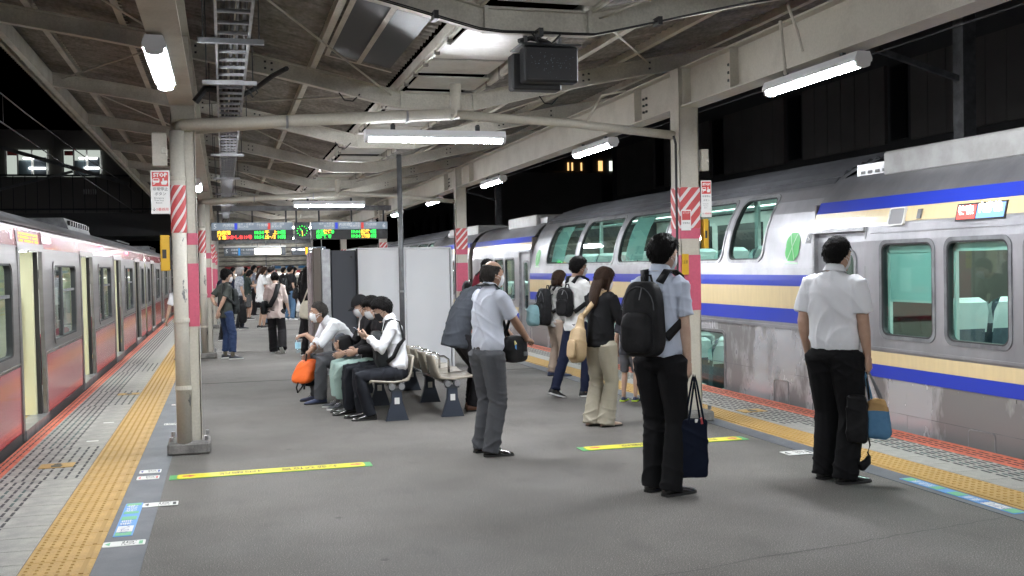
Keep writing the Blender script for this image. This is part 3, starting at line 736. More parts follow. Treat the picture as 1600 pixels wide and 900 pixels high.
st('外房線', .085, e_sign, .94, 2.645, sx=1.1); st('Sotobo Line', .035, e_sign, .94, 2.58)
st('大網・茂原', .062, e_sign, 1.15, 2.67, al='LEFT'); st('勝浦方面', .062, e_sign, 1.15, 2.61, al='LEFT'); st('for Oami & Mobara', .026, e_sign, 1.15, 2.56, al='LEFT')
st('五井・木更津', .062, e_sign, 2.66, 2.67, al='RIGHT'); st('館山方面', .062, e_sign, 2.66, 2.61, al='RIGHT'); st('for Goi, Kisarazu & Tateyama', .026, e_sign, 2.66, 2.56, al='RIGHT')
st('内房線', .085, e_sign, 2.92, 2.645, sx=1.1); st('Uchibo Line', .035, e_sign, 2.92, 2.58)
st('大網・茂原', .062, e_sign, 3.30, 2.67, al='RIGHT'); st('勝浦方面', .062, e_sign, 3.30, 2.61, al='RIGHT'); st('for Oami & Mobara', .026, e_sign, 3.30, 2.56, al='RIGHT')
st('外房線', .085, e_sign, 3.58, 2.645, sx=1.1); st('Sotobo Line', .035, e_sign, 3.58, 2.58)
eb = emis('board_blue', (.03, .06, .6), .8); er = emis('board_red', (.6, .05, .04), .8); eb2 = emis('board_sky_blue', (.0, .2, .55), .9); eo = emis('board_orange', (1.0, .45, .0), 1.5)
for x, c in ((.31, eb), (1.09, er), (2.72, eb), (3.36, er)):
    m = MB(); m.box(x-.033, x+.033, -.064, -.06, 2.545, 2.70, c); m.build('line_colour_bar', sg)
led = lambda t, x, z, mat, sx=1.0, size=.105: st(t, size, mat, x, z, sx=sx, al='LEFT', b=.004)
led('内房線', -.13, 2.465, e_amber); led('特急', -.13, 2.355, e_amber, size=.11); led('わかしお19号', .07, 2.355, e_red, sx=.98)
led('18:34', .73, 2.465, e_green, 1.0); led('18:54', .73, 2.355, e_green, 1.0)
led('千', .98, 2.465, e_amber, 1.1); led('上', 1.18, 2.465, e_amber, 1.0); led('上総一ノ宮', .98, 2.355, e_amber, .50); led('10両', 1.28, 2.465, e_green, .95); led('10両', 1.28, 2.355, e_green, .95)
led('木更', 2.22, 2.465, e_green, 1.0); led('快速', 2.40, 2.47, e_amber, .95); led('●', 2.585, 2.465, e_green, .8); led('君津行き', 2.22, 2.355, e_green, .9)
led('19:04', 3.07, 2.465, e_green, 1.0); led('19:34', 3.07, 2.355, e_green, 1.0); led('総武', 3.32, 2.465, e_amber, 1.05); led('横須', 3.32, 2.355, e_amber, 1.05); led('8両', 3.56, 2.465, e_green, .9); led('8両', 3.56, 2.355, e_green, .9)
for x, c in ((.99, e_amber), (1.2, e_amber)): pass
m = MB(); m.box(-.35, 4.1, -.04, .04, 3.0, 3.12, greym)
for x in (-.1, .7, 1.5, 1.75, 2.3, 3.1, 3.9): m.box(x-.02, x+.02, -.02, .02, 2.71, 3.0, darkm)
m.build('support_bar', sg)
s5 = empty('platform_number_sign', (0, 42.0, 0), 'farther slate sign for track 5 with a sky blue bar and a bright lightbox', 'sign')
panel(.03, 1.16, 2.13, 2.45, signdark, 'sign_plate', par=s5)
m = MB(); m.box(1.20, 2.20, -.05, .06, 2.18, 2.42, e_panel); m.build('lightbox', s5)
m = MB(); m.cbox(1.17, 2.38, -.03, .1, 2.14, 2.46, signdark, .01); m.build('lightbox_case', s5)
st('5', .22, e_sign, .14, 2.31, par=s5); st('内房線', .09, e_sign, .43, 2.36, par=s5); st('外房線', .07, e_sign, .43, 2.24, par=s5); st('千葉・木更津方面', .075, e_sign, .68, 2.36, al='LEFT', sx=.8, par=s5); st('for Chiba & Kisarazu', .04, e_sign, .68, 2.24, al='LEFT', par=s5)
m = MB(); m.box(.57, .64, -.066, -.06, 2.15, 2.44, eb2); m.build('line_colour_bar', s5)
m = MB(); m.box(.0, 2.4, .0, .04, 2.46, 2.52, whitem)
for x in (.1, 1.1, 1.3, 2.2): m.box(x-.015, x+.015, -.0, .04, 2.5, 3.3, greym)
m.build('hanger_bar', s5)
s6 = empty('platform_number_sign', (0, 42.0, 0), 'farther slate sign for track 6 with an orange bar, half hidden behind the partition', 'sign')
panel(2.62, 3.95, 2.13, 2.45, signdark, 'sign_plate', par=s6)
st('6', .22, e_white, 3.82, 2.30, par=s6); st('外房線', .10, e_white, 3.44, 2.36, par=s6); st('内房線', .08, e_white, 3.44, 2.23, par=s6); st('蘇我・大網方面', .085, e_white, 3.13, 2.34, al='RIGHT', sx=.85, par=s6)
m = MB(); m.box(3.16, 3.24, -.066, -.06, 2.15, 2.44, eo); m.build('line_colour_bar', s6)
m = MB()
for x in (2.8, 3.8): m.box(x-.015, x+.015, -.0, .04, 2.45, 3.3, greym)
m.build('hanger_bar', s6)

# ---- white partition box and slate panel
pt = empty('white_partition', (1.89, 15.2, 0), 'tall white boarded enclosure behind the benches', 'partition')
def wp(x0, x1, y0, y1, z0, z1, mat, nm, par, c=.008): m = MB(); m.cbox(x0, x1, y0, y1, z0, z1, mat, c); return m.build(nm, par)
wp(.0, .70, 0, .04, .03, 1.82, panelw, 'panel', pt); wp(.705, 1.37, 0, .04, .03, 1.82, panelw, 'panel', pt)
wp(1.38, 1.42, .0, 1.6, .03, 1.81, panelw, 'side_panel', pt); wp(0, .03, .05, 1.6, .03, 1.81, panelw, 'side_panel', pt)
wp(1.372, 1.382, -.012, .03, .03, 1.83, galv, 'corner_trim', pt, .002); wp(-.02, .0, -.012, .05, .0, 1.84, blackm, 'edge_trim', pt, .003)
wp(0.0, 1.40, .0, 1.6, 1.822, 1.85, panelw, 'top_cap', pt); wp(.0, 1.4, .01, .06, 0, .03, darkm, 'skirting', pt, .002)
pk = empty('slate_kiosk', (1.25, 15.25, 0), 'dark slate sided vending kiosk left of the white partition', 'kiosk')
wp(.265, .62, 0, .9, 0, 1.82, panelslate, 'side_board', pk); wp(.12, .255, .02, .9, 0, 1.84, galv, 'front_frame', pk); wp(.0, .118, .01, .12, 0, 1.86, bronze, 'corner_post', pk)
wp(-.02, .11, .15, .9, .1, 1.80, pm('poster_grey', (.30, .27, .28), .25, col2=(.24, .20, .22), vs=6), 'poster_face', pk)
m = MB(); m.tube([(.55, -.004, 1.72), (.55, -.012, 1.72)], .018, blackm, 12); m.build('lock_knob', pk)

# ---- stair building with louvred wall at the far end
sb = empty('stair_building', (0, 50, 0), 'pale louvred stair enclosure closing the far end of the platform', 'building')
m = MB(); m.box(-.25, 4.1, 0, 4, 0, 3.4, greym); m.build('wall', sb)
lv = MB(); lv.prism([(-.02, 0), (-.09, .02), (-.09, .14), (-.02, .19)], 'x', 0, 4.2, pm('louvre_paint', (.66, .63, .56), .4, metal=.2, col2=(.32, .30, .27), vs=3))
lv.v = [(a-.2, b, c) for a, b, c in lv.v]; l0 = lv.build('louvre_slat', sb, loc=(0, 0, .1))
for k in range(1, 13): inst(l0, sb, (0, 0, .1+k*.21))
m = MB(); m.box(-.28, -.20, -.14, 0, 0, 3.2, whitem); m.box(4.02, 4.1, -.14, 0, 0, 3.2, whitem); m.box(1.9, 1.96, -.13, -.1, 0, 3.2, galv); m.build('corner_trim', sb)
for x, c in ((.25, redst), (1.0, redst), (1.7, redst), (2.4, stickb), (3.0, stickb), (3.6, stickb), (2.2, redst), (3.3, redst)):
    z = 1.62 if x not in (2.2, 3.3) else 1.42
    m = MB(); m.box(x-.2, x+.2, -.16, -.14, z, z+.12, c); m.build('destination_plate', sb)
for x0 in (0, 2.2):
    m = MB(); m.box(x0, x0+1.6, -.2, -.14, 1.34, 1.38, e_white); m.build('strip_light', sb)
for x0 in (.4, 2.3):
    m = MB(); m.box(x0, x0+1.3, -.9, -.8, 3.0, 3.05, emis('soffit_tube', (1, 1, .96), 9) if 'soffit_tube' not in MATS else MATS['soffit_tube']); m.build('soffit_lamp', sb)
# kiosk shutter etc. left of the enclosure: low rails
# ================================================================ TRAINS
def interp(P, z):
    if z <= P[0][1]: return P[0][0]
    for (x0, z0), (x1, z1) in zip(P[:-1], P[1:]):
        if z <= z1: return x0+(x1-x0)*(z-z0)/max(1e-6, z1-z0)
    return P[-1][0]
class Side:
    """vehicle side: profile of (inset, z); s=+1 body lies towards +x, s=-1 towards -x"""
    def __init__(s, x0, sgn, prof): s.x0 = x0; s.sgn = sgn; s.P = prof
    def x(s, z, out=0.): return s.x0+s.sgn*(interp(s.P, z)-out)
    def pt(s, y, z, out=0.): return (s.x(z, out), y, z)
    def sheet(s, mb, y0, y1, z0, z1, mat, out=0., holes=(), thick=0):
        ys = sorted({y0, y1} | {h[i] for h in holes for i in (0, 1) if y0 < h[i] < y1})
        zs = sorted({z0, z1} | {h[i] for h in holes for i in (2, 3) if z0 < h[i] < z1} | {p[1] for p in s.P if z0 < p[1] < z1})
        vs = [s.pt(y, z, out) for z in zs for y in ys]; n = len(ys); fs = []
        for j in range(len(zs)-1):
            for i in range(n-1):
                cy, cz = (ys[i]+ys[i+1])/2, (zs[j]+zs[j+1])/2
                if any(h[0] < cy < h[1] and h[2] < cz < h[3] for h in holes): continue
                fs.append((j*n+i, j*n+i+1, (j+1)*n+i+1, (j+1)*n+i))
        mb.add(vs, fs, mat); return mb
    def box(s, mb, y0, y1, z0, z1, o0, o1, mat, nz=1):
        """solid patch following the profile from offset o0 to o1 outwards"""
        zs = [z0+(z1-z0)*i/nz for i in range(nz+1)]; vs = []; fs = []
        for z in zs:
            for y in (y0, y1):
                for o in (o0, o1): vs.append(s.pt(y, z, o))
        for i in range(nz):
            a = i*4; b = a+4
            fs += [(a+1, a+3, b+3, b+1), (a, a+1, b+1, b), (a+2, b+2, b+3, a+3)]
        fs += [(0, 2, 3, 1), (nz*4, nz*4+1, nz*4+3, nz*4+2)]
        mb.add(vs, fs, mat); return mb
    def rrect(s, y0, y1, z0, z1, r, n=5):
        P = []
        for cy, cz, a0 in ((y1-r, z1-r, 0), (y0+r, z1-r, 90), (y0+r, z0+r, 180), (y1-r, z0+r, 270)):
            for k in range(n+1): a = R(a0+90*k/n); P.append((cy+r*math.cos(a), cz+r*math.sin(a)))
            # straight run subdivision for curved profiles
            if a0 == 90: P += [(y0, z1-r-(z1-z0-2*r)*t) for t in (.25, .5, .75)]
            if a0 == 270: P += [(y1, z0+r+(z1-z0-2*r)*t) for t in (.25, .5, .75)]
        return P
    def ring(s, mb, y0, y1, z0, z1, w, r, o_in, o_out, mat):
        """rounded window frame: outer rounded rect to inner rounded rect, with reveal"""
        A = s.rrect(y0, y1, z0, z1, r+w*.6); B = s.rrect(y0+w, y1-w, z0+w, z1-w, r); n = len(A)
        vs = [s.pt(y, z, o_out) for y, z in A]+[s.pt(y, z, o_out) for y, z in B]+[s.pt(y, z, o_in) for y, z in B]+[s.pt(y, z, o_in) for y, z in A]
        fs = []
        for i in range(n):
            j = (i+1) % n; fs += [(i, j, n+j, n+i), (n+i, n+j, 2*n+j, 2*n+i), (3*n+i, i, j, 3*n+j)[::-1]]
        mb.add(vs, fs, mat); return mb
    def filler(s, mb, y0, y1, z0, z1, r, mat, out=0.):
        """fills the corners between a rectangular hole and a rounded frame"""
        for cy, cz, a0, ky, kz in ((y1-r, z1-r, 0, y1, z1), (y0+r, z1-r, 90, y0, z1), (y0+r, z0+r, 180, y0, z0), (y1-r, z0+r, 270, y1, z0)):
            P = [s.pt(ky, kz, out)]+[s.pt(cy+r*math.cos(R(a0+90*k/5)), cz+r*math.sin(R(a0+90*k/5)), out) for k in range(6)]
            mb.add(P, [tuple(range(7))], mat)
        return mb
    def pane(s, mb, y0, y1, z0, z1, out, mat, nz=4):
        zs = [z0+(z1-z0)*i/nz for i in range(nz+1)]
        mb.add([s.pt(y, z, out) for z in zs for y in (y0, y1)], [(2*i, 2*i+1, 2*i+3, 2*i+2) for i in range(nz)], mat); return mb

# ---------------------------------------------------------------- left commuter train
PL = [(.12, -.98), (.03, -.55), (.0, -.2), (0, 1.6), (.012, 1.83), (.03, 2.02), (.075, 2.07), (.16, 2.12)]
roofL = [(.16, 2.12), (.34, 2.22), (.7, 2.32), (1.42, 2.38), (2.14, 2.32), (2.50, 2.22), (2.68, 2.12)]
PITCH = 4.45; DW = 1.28
def left_car(y0, y1, first_door, ndoors, label, detail, lit=True):
    S = Side(-1.88, -1, PL); e = empty('commuter_train_car', (0, 0, 0), label, 'train', 'cars of the red banded commuter train')
    doors = [first_door+PITCH*k for k in range(ndoors)]
    holes = [(d-DW/2, d+DW/2, .04, 1.80) for d in doors]
    wins = []
    for k in range(ndoors-1):
        a = doors[k]+DW/2+.72; wins.append((a, a+1.82, .78, 1.67))
    wins.append((doors[-1]+DW/2+.42, y1-.45, .78, 1.67)); wins.append((y0+.45, doors[0]-DW/2-.42, .78, 1.67))
    wins = [w for w in wins if w[1]-w[0] > .3]
    m = MB(); S.sheet(m, y0, y1, -.98, 2.12, steel, 0, holes+wins)
    for w in wins: S.filler(m, *w, .09, steel)
    m.build('side_wall', e)
    m = MB(); n = len(roofL)
    vs = [(-1.88-a, y, z) for a, z in roofL for y in (y0, y1)]
    m.add(vs, [(2*i, 2*i+1, 2*i+3, 2*i+2) for i in range(n-1)], pm('commuter_roof', (.30, .31, .33), .42, metal=.5, col2=(.2, .2, .21), vs=2) if 'commuter_roof' not in MATS else MATS['commuter_roof'])
    m.build('roof', e, smooth=True)
    m = MB(); S.box(m, y0, y1, 2.035, 2.06, .0, .035, steel); S.box(m, y0, y1, 1.815, 1.828, 0, .010, steel); m.build('rain_gutter', e)
    m = MB(); S.box(m, y0+.02, y1-.02, 1.83, 2.0, .001, .006, redband, 2); m.build('upper_red_band', e)
    # lower red band between the doors, with the bright beading above it
    m = MB(); mbd = MB(); segs = []; prev = y0+.05
    for d in doors: segs.append((prev, d-DW/2-.11)); prev = d+DW/2+.11
    segs.append((prev, y1-.05))
    for a, b in segs:
        m = MB(); mbd = MB(); S.box(m, a, b, .05, .675, .001, .006, redband); S.box(mbd, a-.02, b+.02, .70, .712, .001, .014, chrome)
        m.build('lower_red_band', e); mbd.build('beading', e)
    m = MB()
    for w in wins: pass
    for w in wins:
        f = MB(); S.ring(f, w[0]-.03, w[1]+.03, w[2]-.03, w[3]+.03, .045, .09, -.05, .014, steel); S.ring(f, w[0]+.012, w[1]-.012, w[2]+.012, w[3]-.012, .022, .08, -.05, .004, rubber)
        fo = f.build('window', e)
        g_ = MB(); S.pane(g_, w[0]+.02, w[1]-.02, w[2]+.02, w[3]-.02, -.02, glass, 1); g_.build('pane', fo)
        if w[1]-w[0] > 1.5:
            b = MB(); S.box(b, w[0]+(w[1]-w[0])*.38, w[0]+(w[1]-w[0])*.44, w[2]+.02, w[3]-.02, -.05, -.005, rubber); S.box(b, w[0]+(w[1]-w[0])*.44, w[1]-.03, w[3]-.33, w[3]-.30, -.04, -.008, greym); b.build('mullion', fo)
    for d in doors:
        # open doorway: rounded jambs, cream inner leaf edges, sill
        a, b = d-DW/2, d+DW/2
        j = MB()
        for y, o in ((a, -1), (b, 1)):
            S.box(j, min(y, y+o*.10), max(y, y+o*.10), -.04, 1.86, .0, .018, steel); 
            S.box(j, min(y, y-o*.012), max(y, y-o*.012), .05, 1.8, -.025, .012, steel)
        S.box(j, a-.1, b+.1, 1.795, 1.87, .0, .018, steel)
        S.box(j, a-.04, b+.04, -.04, .06, -.14, .03, galv)
        dj = j.build('door_frame', e)
        for y, o in ((a, 1), (b, -1)):
            l = MB()
            # leaf edge: black rubber then cream leaf end visible in the pocket
            y1_, y2_ = sorted((y+o*.012, y+o*.05)); S.box(l, y1_, y2_, .06, 1.79, -.072, -.03, rubber)
            y1_, y2_ = sorted((y+o*.0, y+o*.12)); S.box(l, y1_, y2_, .06, 1.79, -.25, -.074, doorcream)
            yy = y+o*.115; l.tube([(S.x(.5)-.20, yy, .45), (S.x(.5)-.20, yy+o*.03, .5), (S.x(.5)-.20, yy+o*.03, 1.25), (S.x(.5)-.20, yy, 1.3)], .014, chrome, 6)
            l.build('door_leaf', e)
        l = MB(); S.box(l, a+.1, b-.1, .02, .045, -.5, -.15, yellowm); l.build('threshold_plate', e)
    # small fittings: side display, warning lamp, door cocks
    for i, d in enumerate(doors[:3]):
        m = MB(); S.box(m, d-1.0, d-.92, 1.885, 1.955, .006, .012, housing); m.build('band_label', e)
    m = MB(); y = doors[0]+.25
    if y0 < 12 < y1:
        m.v and None
        S.box(m, 10.72, 11.95, 1.86, 1.985, .006, .012, signblack); m.build('display_panel', e)
        m = MB()
        for k in range(26):
            yy = 10.85+k*.041
            for q in range(3):
                if rnd.random() < .8: S.box(m, yy, yy+.028, 1.875+q*.034, 1.875+q*.034+.024, .012, .015, e_orange)
        m.build('display_dots', e)
        m = MB(); S.box(m, 12.25, 12.75, 1.90, 1.955, .006, .013, e_white); m.build('display_logo', e)
        m = MB(); S.box(m, 12.12, 12.16, 1.82, 2.01, .0, .02, steel); m.build('band_divider', e)
        for yy in (17.7, 22.2): m = MB(); S.box(m, yy, yy+.25, 1.93, 1.97, .006, .03, emis('door_lamp', (1, .1, .15), 6) if 'door_lamp' not in MATS else MATS['door_lamp']); m.build('door_lamp', e)
    # roof unit
    yc = (y0+y1)/2+3.2
    m = MB(); m.prism([(-.80, 2.30), (-.72, 2.50), (.72, 2.50), (.80, 2.30)], 'y', yc-1.5, yc+1.5, galv); m.v = [(a-3.30, b, c) for a, b, c in m.v]
    for k in range(9): m.box(-2.545, -2.50, yc-1.3+k*.3, yc-1.15+k*.3, 2.38, 2.46, blackm)
    m.build('roof_unit', e)
    m = MB()
    for k in range(14): yy = y0+1+k*1.2; 
    m.tube([(-2.6, y0+.6, 2.38), (-2.6, y0+4, 2.38)], .02, galv, 6)
    m.build('roof_conduit', e)
    # end walls, floor, interior
    m = MB(); m.box(-4.55, -2.04, y0, y0+.03, -.9, 2.1, steel); m.box(-4.55, -2.04, y1-.03, y1, -.9, 2.1, steel); m.build('end_wall', e)
    m = MB(); m.box(-3.8, -2.8, y1, y1+.42, -.1, 1.95, rubber); m.build('gangway', e)
    m = MB(); m.box(-4.66, -1.96, y0+.03, y1-.03, -.05, .03, inner_f); m.build('floor', e)
    m = MB(); m.box(-4.70, -4.66, y0, y1, -.9, 2.12, inner_w); m.box(-4.62, -2.04, y0+.03, y1-.03, 2.02, 2.06, inner_w); m.build('far_wall', e)
    m = MB()
    for k in range(ndoors-1):
        a = doors[k]+DW/2+.5; m.box(-4.655, -4.645, a, a+2.0, .8, 1.65, signblack)
    m.build('far_windows', e)
    m = MB(); m.box(-2.75, -2.62, y0+.6, y1-.6, 1.985, 2.0, train_tube); m.box(-4.0, -3.87, y0+.6, y1-.6, 1.985, 2.0, train_tube); m.build('ceiling_light', e)
    for k in range(ndoors-1):
        a = doors[k]+DW/2+.25; b = doors[k+1]-DW/2-.25
        m = MB()
        for x0, x1, xb in ((-2.45, -1.98, -2.06), (-4.64, -4.2, -4.56)):
            m.cbox(x0, x1, a+.05, b-.05, .3, .44, seat_red, .03); m.cbox(min(xb, xb-.08), max(xb, xb+.05), a+.05, b-.05, .46, .84, seat_red, .02)
        m.build('bench_seat', e)
        m = MB()
        for y in (a, b): m.box(-2.5, -2.0, y-.015, y+.015, .3, 1.35, inner_w)
        for y in (a, (a+b)/2, b): m.tube([(-2.5, y, .4), (-2.5, y, 2.0)], .016, chrome, 6)
        m.tube([(-2.5, a, 1.66), (-2.5, b, 1.66)], .014, chrome, 6); m.build('grab_rail', e)
    if detail:
        # hanging straps near the doorways
        m = MB()
        for x in (-2.5, -3.95):
            y = y0+1
            while y < y1-1:
                m.box(x-.006, x+.006, y-.01, y+.01, 1.62, 1.98, inner_w)
                m.tube([(x, y+.045*math.sin(t), 1.55+.05*math.cos(t)) for t in np.linspace(0, 2*math.pi, 9)], .009, blackm if x > -3 else inner_w, 4, False); y += .28
        m.build('hanging_strap', e)
        m = MB()
        for k in range(8): y = y0+2+k*2.2; m.box(-3.35, -3.345, y, y+.5, 1.5, 1.85, pm('advert_%d' % k, (rnd.uniform(.2, .8), rnd.uniform(.2, .7), rnd.uniform(.2, .7)), .5))
        m.build('hanging_poster', e)
    m = MB(); m.box(-4.4, -2.0, y0+.5, y1-.5, -.85, -.3, darkm); m.build('underframe', e)
    return e
left_car(7.2, 27.1, 11.45, 4, 'nearest stainless commuter train car, red bands, doors open, orange side display', True)
left_car(27.55, 47.5, 29.95, 4, 'second stainless commuter train car, behind the nearest one', True)
left_car(47.95, 68, 50.35, 4, 'farthest stainless commuter train car on the left', False)

# ---------------------------------------------------------------- right double-deck train
X6 = 5.95
PS = [(.12, -1.0), (.03, -.6), (.0, -.3), (0, 1.72), (.02, 1.86), (.055, 2.0), (.12, 2.14), (.22, 2.27), (.36, 2.38), (.55, 2.46), (.9, 2.52), (1.42, 2.55)]
PD = [(.12, -1.0), (.03, -.6), (.0, -.3), (0, 1.35), (.02, 1.55), (.055, 1.75), (.10, 1.92), (.16, 2.07), (.24, 2.21), (.33, 2.33), (.44, 2.43), (.60, 2.52), (.85, 2.62), (1.42, 2.70)]
def seat_one(mb, cov):
    """reclining seat with a white cloth over the headrest, facing away from the viewpoint"""
    mb.cbox(0, .46, -.22, .24, .30, .43, seat_blue, .04)
    P = [(-.20, .40, .05, .46, .065), (-.26, .70, .03, .45, .06), (-.31, .98, .03, .43, .055), (-.335, 1.06, .06, .40, .045), (-.345, 1.10, .12, .34, .02)]
    vs = []; fs = []
    for (y, z, xa, xb, d) in P: vs += [(xa, y-d, z), (xb, y-d, z), (xb, y+d, z), (xa, y+d, z)]
    for i in range(len(P)-1):
        for k in range(4): k2 = (k+1) % 4; fs.append((i*4+k, i*4+k2, i*4+4+k2, i*4+4+k))
    fs += [(3, 2, 1, 0), tuple((len(P)-1)*4+k for k in range(4))]
    mb.add(vs, fs, seat_blue)
    mb.box(-.045, -.005, -.2, .2, .50, .56, inner_w)
    C = [(-.395+.06, .80, .02, .46), (-.372, .99, .015, .455), (-.390, 1.07, .045, .42), (-.352, 1.115, .10, .37), (-.300, 1.075, .045, .42), (-.245, .98, .015, .455), (-.20, .84, .02, .46)]
    vs = []
    for (y, z, xa, xb) in C: vs += [(xa, y, z), (xb, y, z)]
    cov.add(vs, [(2*i, 2*i+1, 2*i+3, 2*i+2) for i in range(len(C)-1)], cover_w)
    for q, x in ((0, .0), (1, .475)):   # folded down side edges
        cov.add([(x if q else x+.005, C[1][0], .88), (x, C[1][0]+.02, 1.02), (x+.01*(1-2*q), C[3][0], 1.08), (x, C[5][0], 1.0), (x, C[5][0]-.01, .88)], [(0, 1, 2, 3, 4)], cover_w)
def double_car(yn, yf, ya, yb, label, near=True, mirror=False, yend0=None, yend1=None):
    """yn..yf whole car; ya..yb the double-deck part"""
    e = empty('double_deck_train_car', (0, 0, 0), label, 'train', 'stainless cars with blue and cream bands')
    S = Side(X6, 1, PS); D = Side(X6, 1, PD)
    doorN = (ya-.92, ya-.04); doorF = (yb+.04, yb+.80)
    wN = []; y = ya-1.18
    while y-.75 > yn+.4: wN.append((y-.75, y, .82, 1.70)); y -= .913
    wF = []; y = yb+1.15
    while y+.75 < yf-.6: wF.append((y, y+.75, .82, 1.70)); y += .90
    for (a, b, wins, door, nm) in ((yn, ya, wN, doorN, 'near'), (yb, yf, wF, doorF, 'far')):
        m = MB(); S.sheet(m, a, b, -1.0, .43, steel_w, 0, [(door[0], door[1], -.02, 1.82)]); m.build('lower_side', e)
        m = MB(); S.sheet(m, a, b, .43, 2.14, steel_r, 0, wins+[(door[0], door[1], -.02, 1.82)])
        for w in wins: S.filler(m, *w, .075, steel_r)
        m.build('side_wall', e)
        m = MB(); S.sheet(m, a, b, 2.14, 2.55, steel_r); m.build('cantrail', e, smooth=True)
        m = MB(); m.add([(X6+p, y, z) for p, z in ((1.42, 2.55), (2.3, 2.5), (2.84, 2.2)) for y in (a, b)], [(0, 1, 3, 2), (2, 3, 5, 4)], steel_roof); m.build('roof', e)
        m = MB(); S.box(m, a, b, 2.022, 2.14, .001, .006, blueb, 3); m.build('upper_blue_band', e)
        m = MB(); S.box(m, a, b, 1.885, 2.02, .001, .0055, creamb, 2); m.build('upper_cream_band', e)
        lo, hi = (a, door[0]-.08) if nm == 'near' else (door[1]+.06, b)
        m = MB(); S.box(m, lo, hi, .43, .548, .001, .006, blueb); m.build('lower_blue_band', e)
        m = MB(); S.box(m, lo, hi, .55, .672, .001, .0055, creamb); m.build('lower_cream_band', e)
        m = MB(); S.box(m, lo, hi, .69, .715, .0, .014, steel_r); S.box(m, lo, hi, 1.792, 1.808, 0, .012, steel_r); m.build('beading', e)
        for w in wins:
            f = MB(); S.ring(f, w[0]-.022, w[1]+.022, w[2]-.022, w[3]+.022, .034, .075, -.04, .008, greym); S.ring(f, w[0]+.008, w[1]-.008, w[2]+.008, w[3]-.008, .018, .07, -.05, .003, rubber)
            fo = f.build('window', e)
            g_ = MB(); S.pane(g_, w[0]+.015, w[1]-.015, w[2]+.015, w[3]-.015, -.018, glass_g, 1); g_.build('pane', fo)
        # door leaf set back, rounded window
        d0, d1 = door
        m = MB(); S.box(m, d0-.03, d0, -.04, 1.86, -.06, .016, galv); S.box(m, d1, d1+.03, -.04, 1.86, -.06, .016, galv); S.box(m, d0, d1, 1.82, 1.86, -.06, .022, galv); S.box(m, d0, d1, -.05, -.02, -.06, .03, galv); m.build('door_frame', e)
        lf = MB(); hw = (d0+.22, d1-.20, .62, 1.62); S.sheet(lf, d0, d1, -.02, 1.82, steel_r, -.05, [hw]); S.filler(lf, *hw, .1, steel_r, -.05); lo_ = lf.build('sliding_door', e)
        f = MB(); S.ring(f, hw[0]-.03, hw[1]+.03, hw[2]-.03, hw[3]+.03, .04, .09, -.07, -.035, galv); f.build('window_frame', lo_)
        g_ = MB(); S.pane(g_, hw[0], hw[1], hw[2], hw[3], -.06, glass_g, 1); g_.build('pane', lo_)
    # double-deck part
    lw = [(ya+2.0+1.82*k, ya+2.0+1.82*k+1.60, -.09, .68) for k in range(int((yb-ya-2.2)/1.82))]
    uw = [(ya+1.10, ya+1.94, 1.555, 2.30)]+[(ya+2.10+1.87*k, ya+2.10+1.87*k+1.69, 1.555, 2.30) for k in range(4)]
    uw = [w for w in uw if w[1] < yb-.6]
    m = MB(); D.sheet(m, ya, yb, -1.0, .80, steel_w, 0, lw); 
    for w in lw: D.filler(m, *w, .07, steel_w)
    m.build('lower_side', e)
    m = MB(); D.sheet(m, ya, yb, .80, 2.70, steel_r, 0, uw)
    for w in uw: D.filler(m, *w, .12, steel_r, 0)
    m.build('upper_side', e, smooth=False)
    m = MB()   # ridged roof shoulder and roof
    N = 22; prof = [(.36+1.06*i/N, interp([(2.355, .36), (2.46, .47), (2.55, .60), (2.63, .83), (2.71, 1.1), (2.74, 1.42)][0:0] or [(2.36, .36), (2.47, .5), (2.57, .7), (2.66, 1.0), (2.72, 1.25), (2.74, 1.42)], .36+1.06*i/N)) for i in range(N+1)]
    vs = []; pp = []
    for i, (a, z) in enumerate(prof): pp += [(a, z+.03*(i % 2))]
    vs = [(X6+a, y, z) for a, z in pp+[(2.2, 2.68), (2.84, 2.3)] for y in (ya+.12, yb-.12)]; n = len(pp)+2
    m.add(vs, [(2*i, 2*i+1, 2*i+3, 2*i+2) for i in range(n-1)], steel_roof)
    for y in (ya+.12, yb-.12): m.add([(X6+a, y, z) for a, z in pp+[(2.2, 2.68), (2.84, 2.3), (2.84, 2.1), (.4, 2.1)]], [tuple(range(n+2))], steel_roof)
    m.build('ridged_roof', e)
    for (a, b, z0, z1, mt, nm) in ((1.269, 1.39, 0, 0, blueb, 'upper_blue_stripe'), (1.022, 1.266, 0, 0, creamb, 'middle_cream_stripe'), (.865, 1.02, 0, 0, blueb, 'lower_blue_stripe')):
        m = MB(); D.box(m, ya, yb, a, b, .001, .0055, mt, 2); m.build(nm, e)
    m = MB(); D.box(m, ya, yb, 1.445, 1.47, 0, .014, steel_r); D.box(m, ya, yb, .80, .83, 0, .016, steel_r); m.build('beading', e)
    for w in uw+lw:
        f = MB(); D.ring(f, w[0]-.025, w[1]+.025, w[2]-.025, w[3]+.025, .036, .11 if w[2] > 1 else .06, -.05, .010, galv); D.ring(f, w[0]+.008, w[1]-.008, w[2]+.008, w[3]-.008, .018, .1 if w[2] > 1 else .05, -.05, .003, rubber)
        fo = f.build('window', e); g_ = MB(); D.pane(g_, w[0]+.015, w[1]-.015, w[2]+.015, w[3]-.015, -.018, glass_g, 6); g_.build('pane', fo)
    # green car mark: clover of four rounded lobes with white folds, and the car number
    green = MATS.get('mark_green') or pm('mark_green', (.06, .50, .10), .35); lgr = MATS.get('mark_light') or pm('mark_light', (.38, .72, .42), .35)
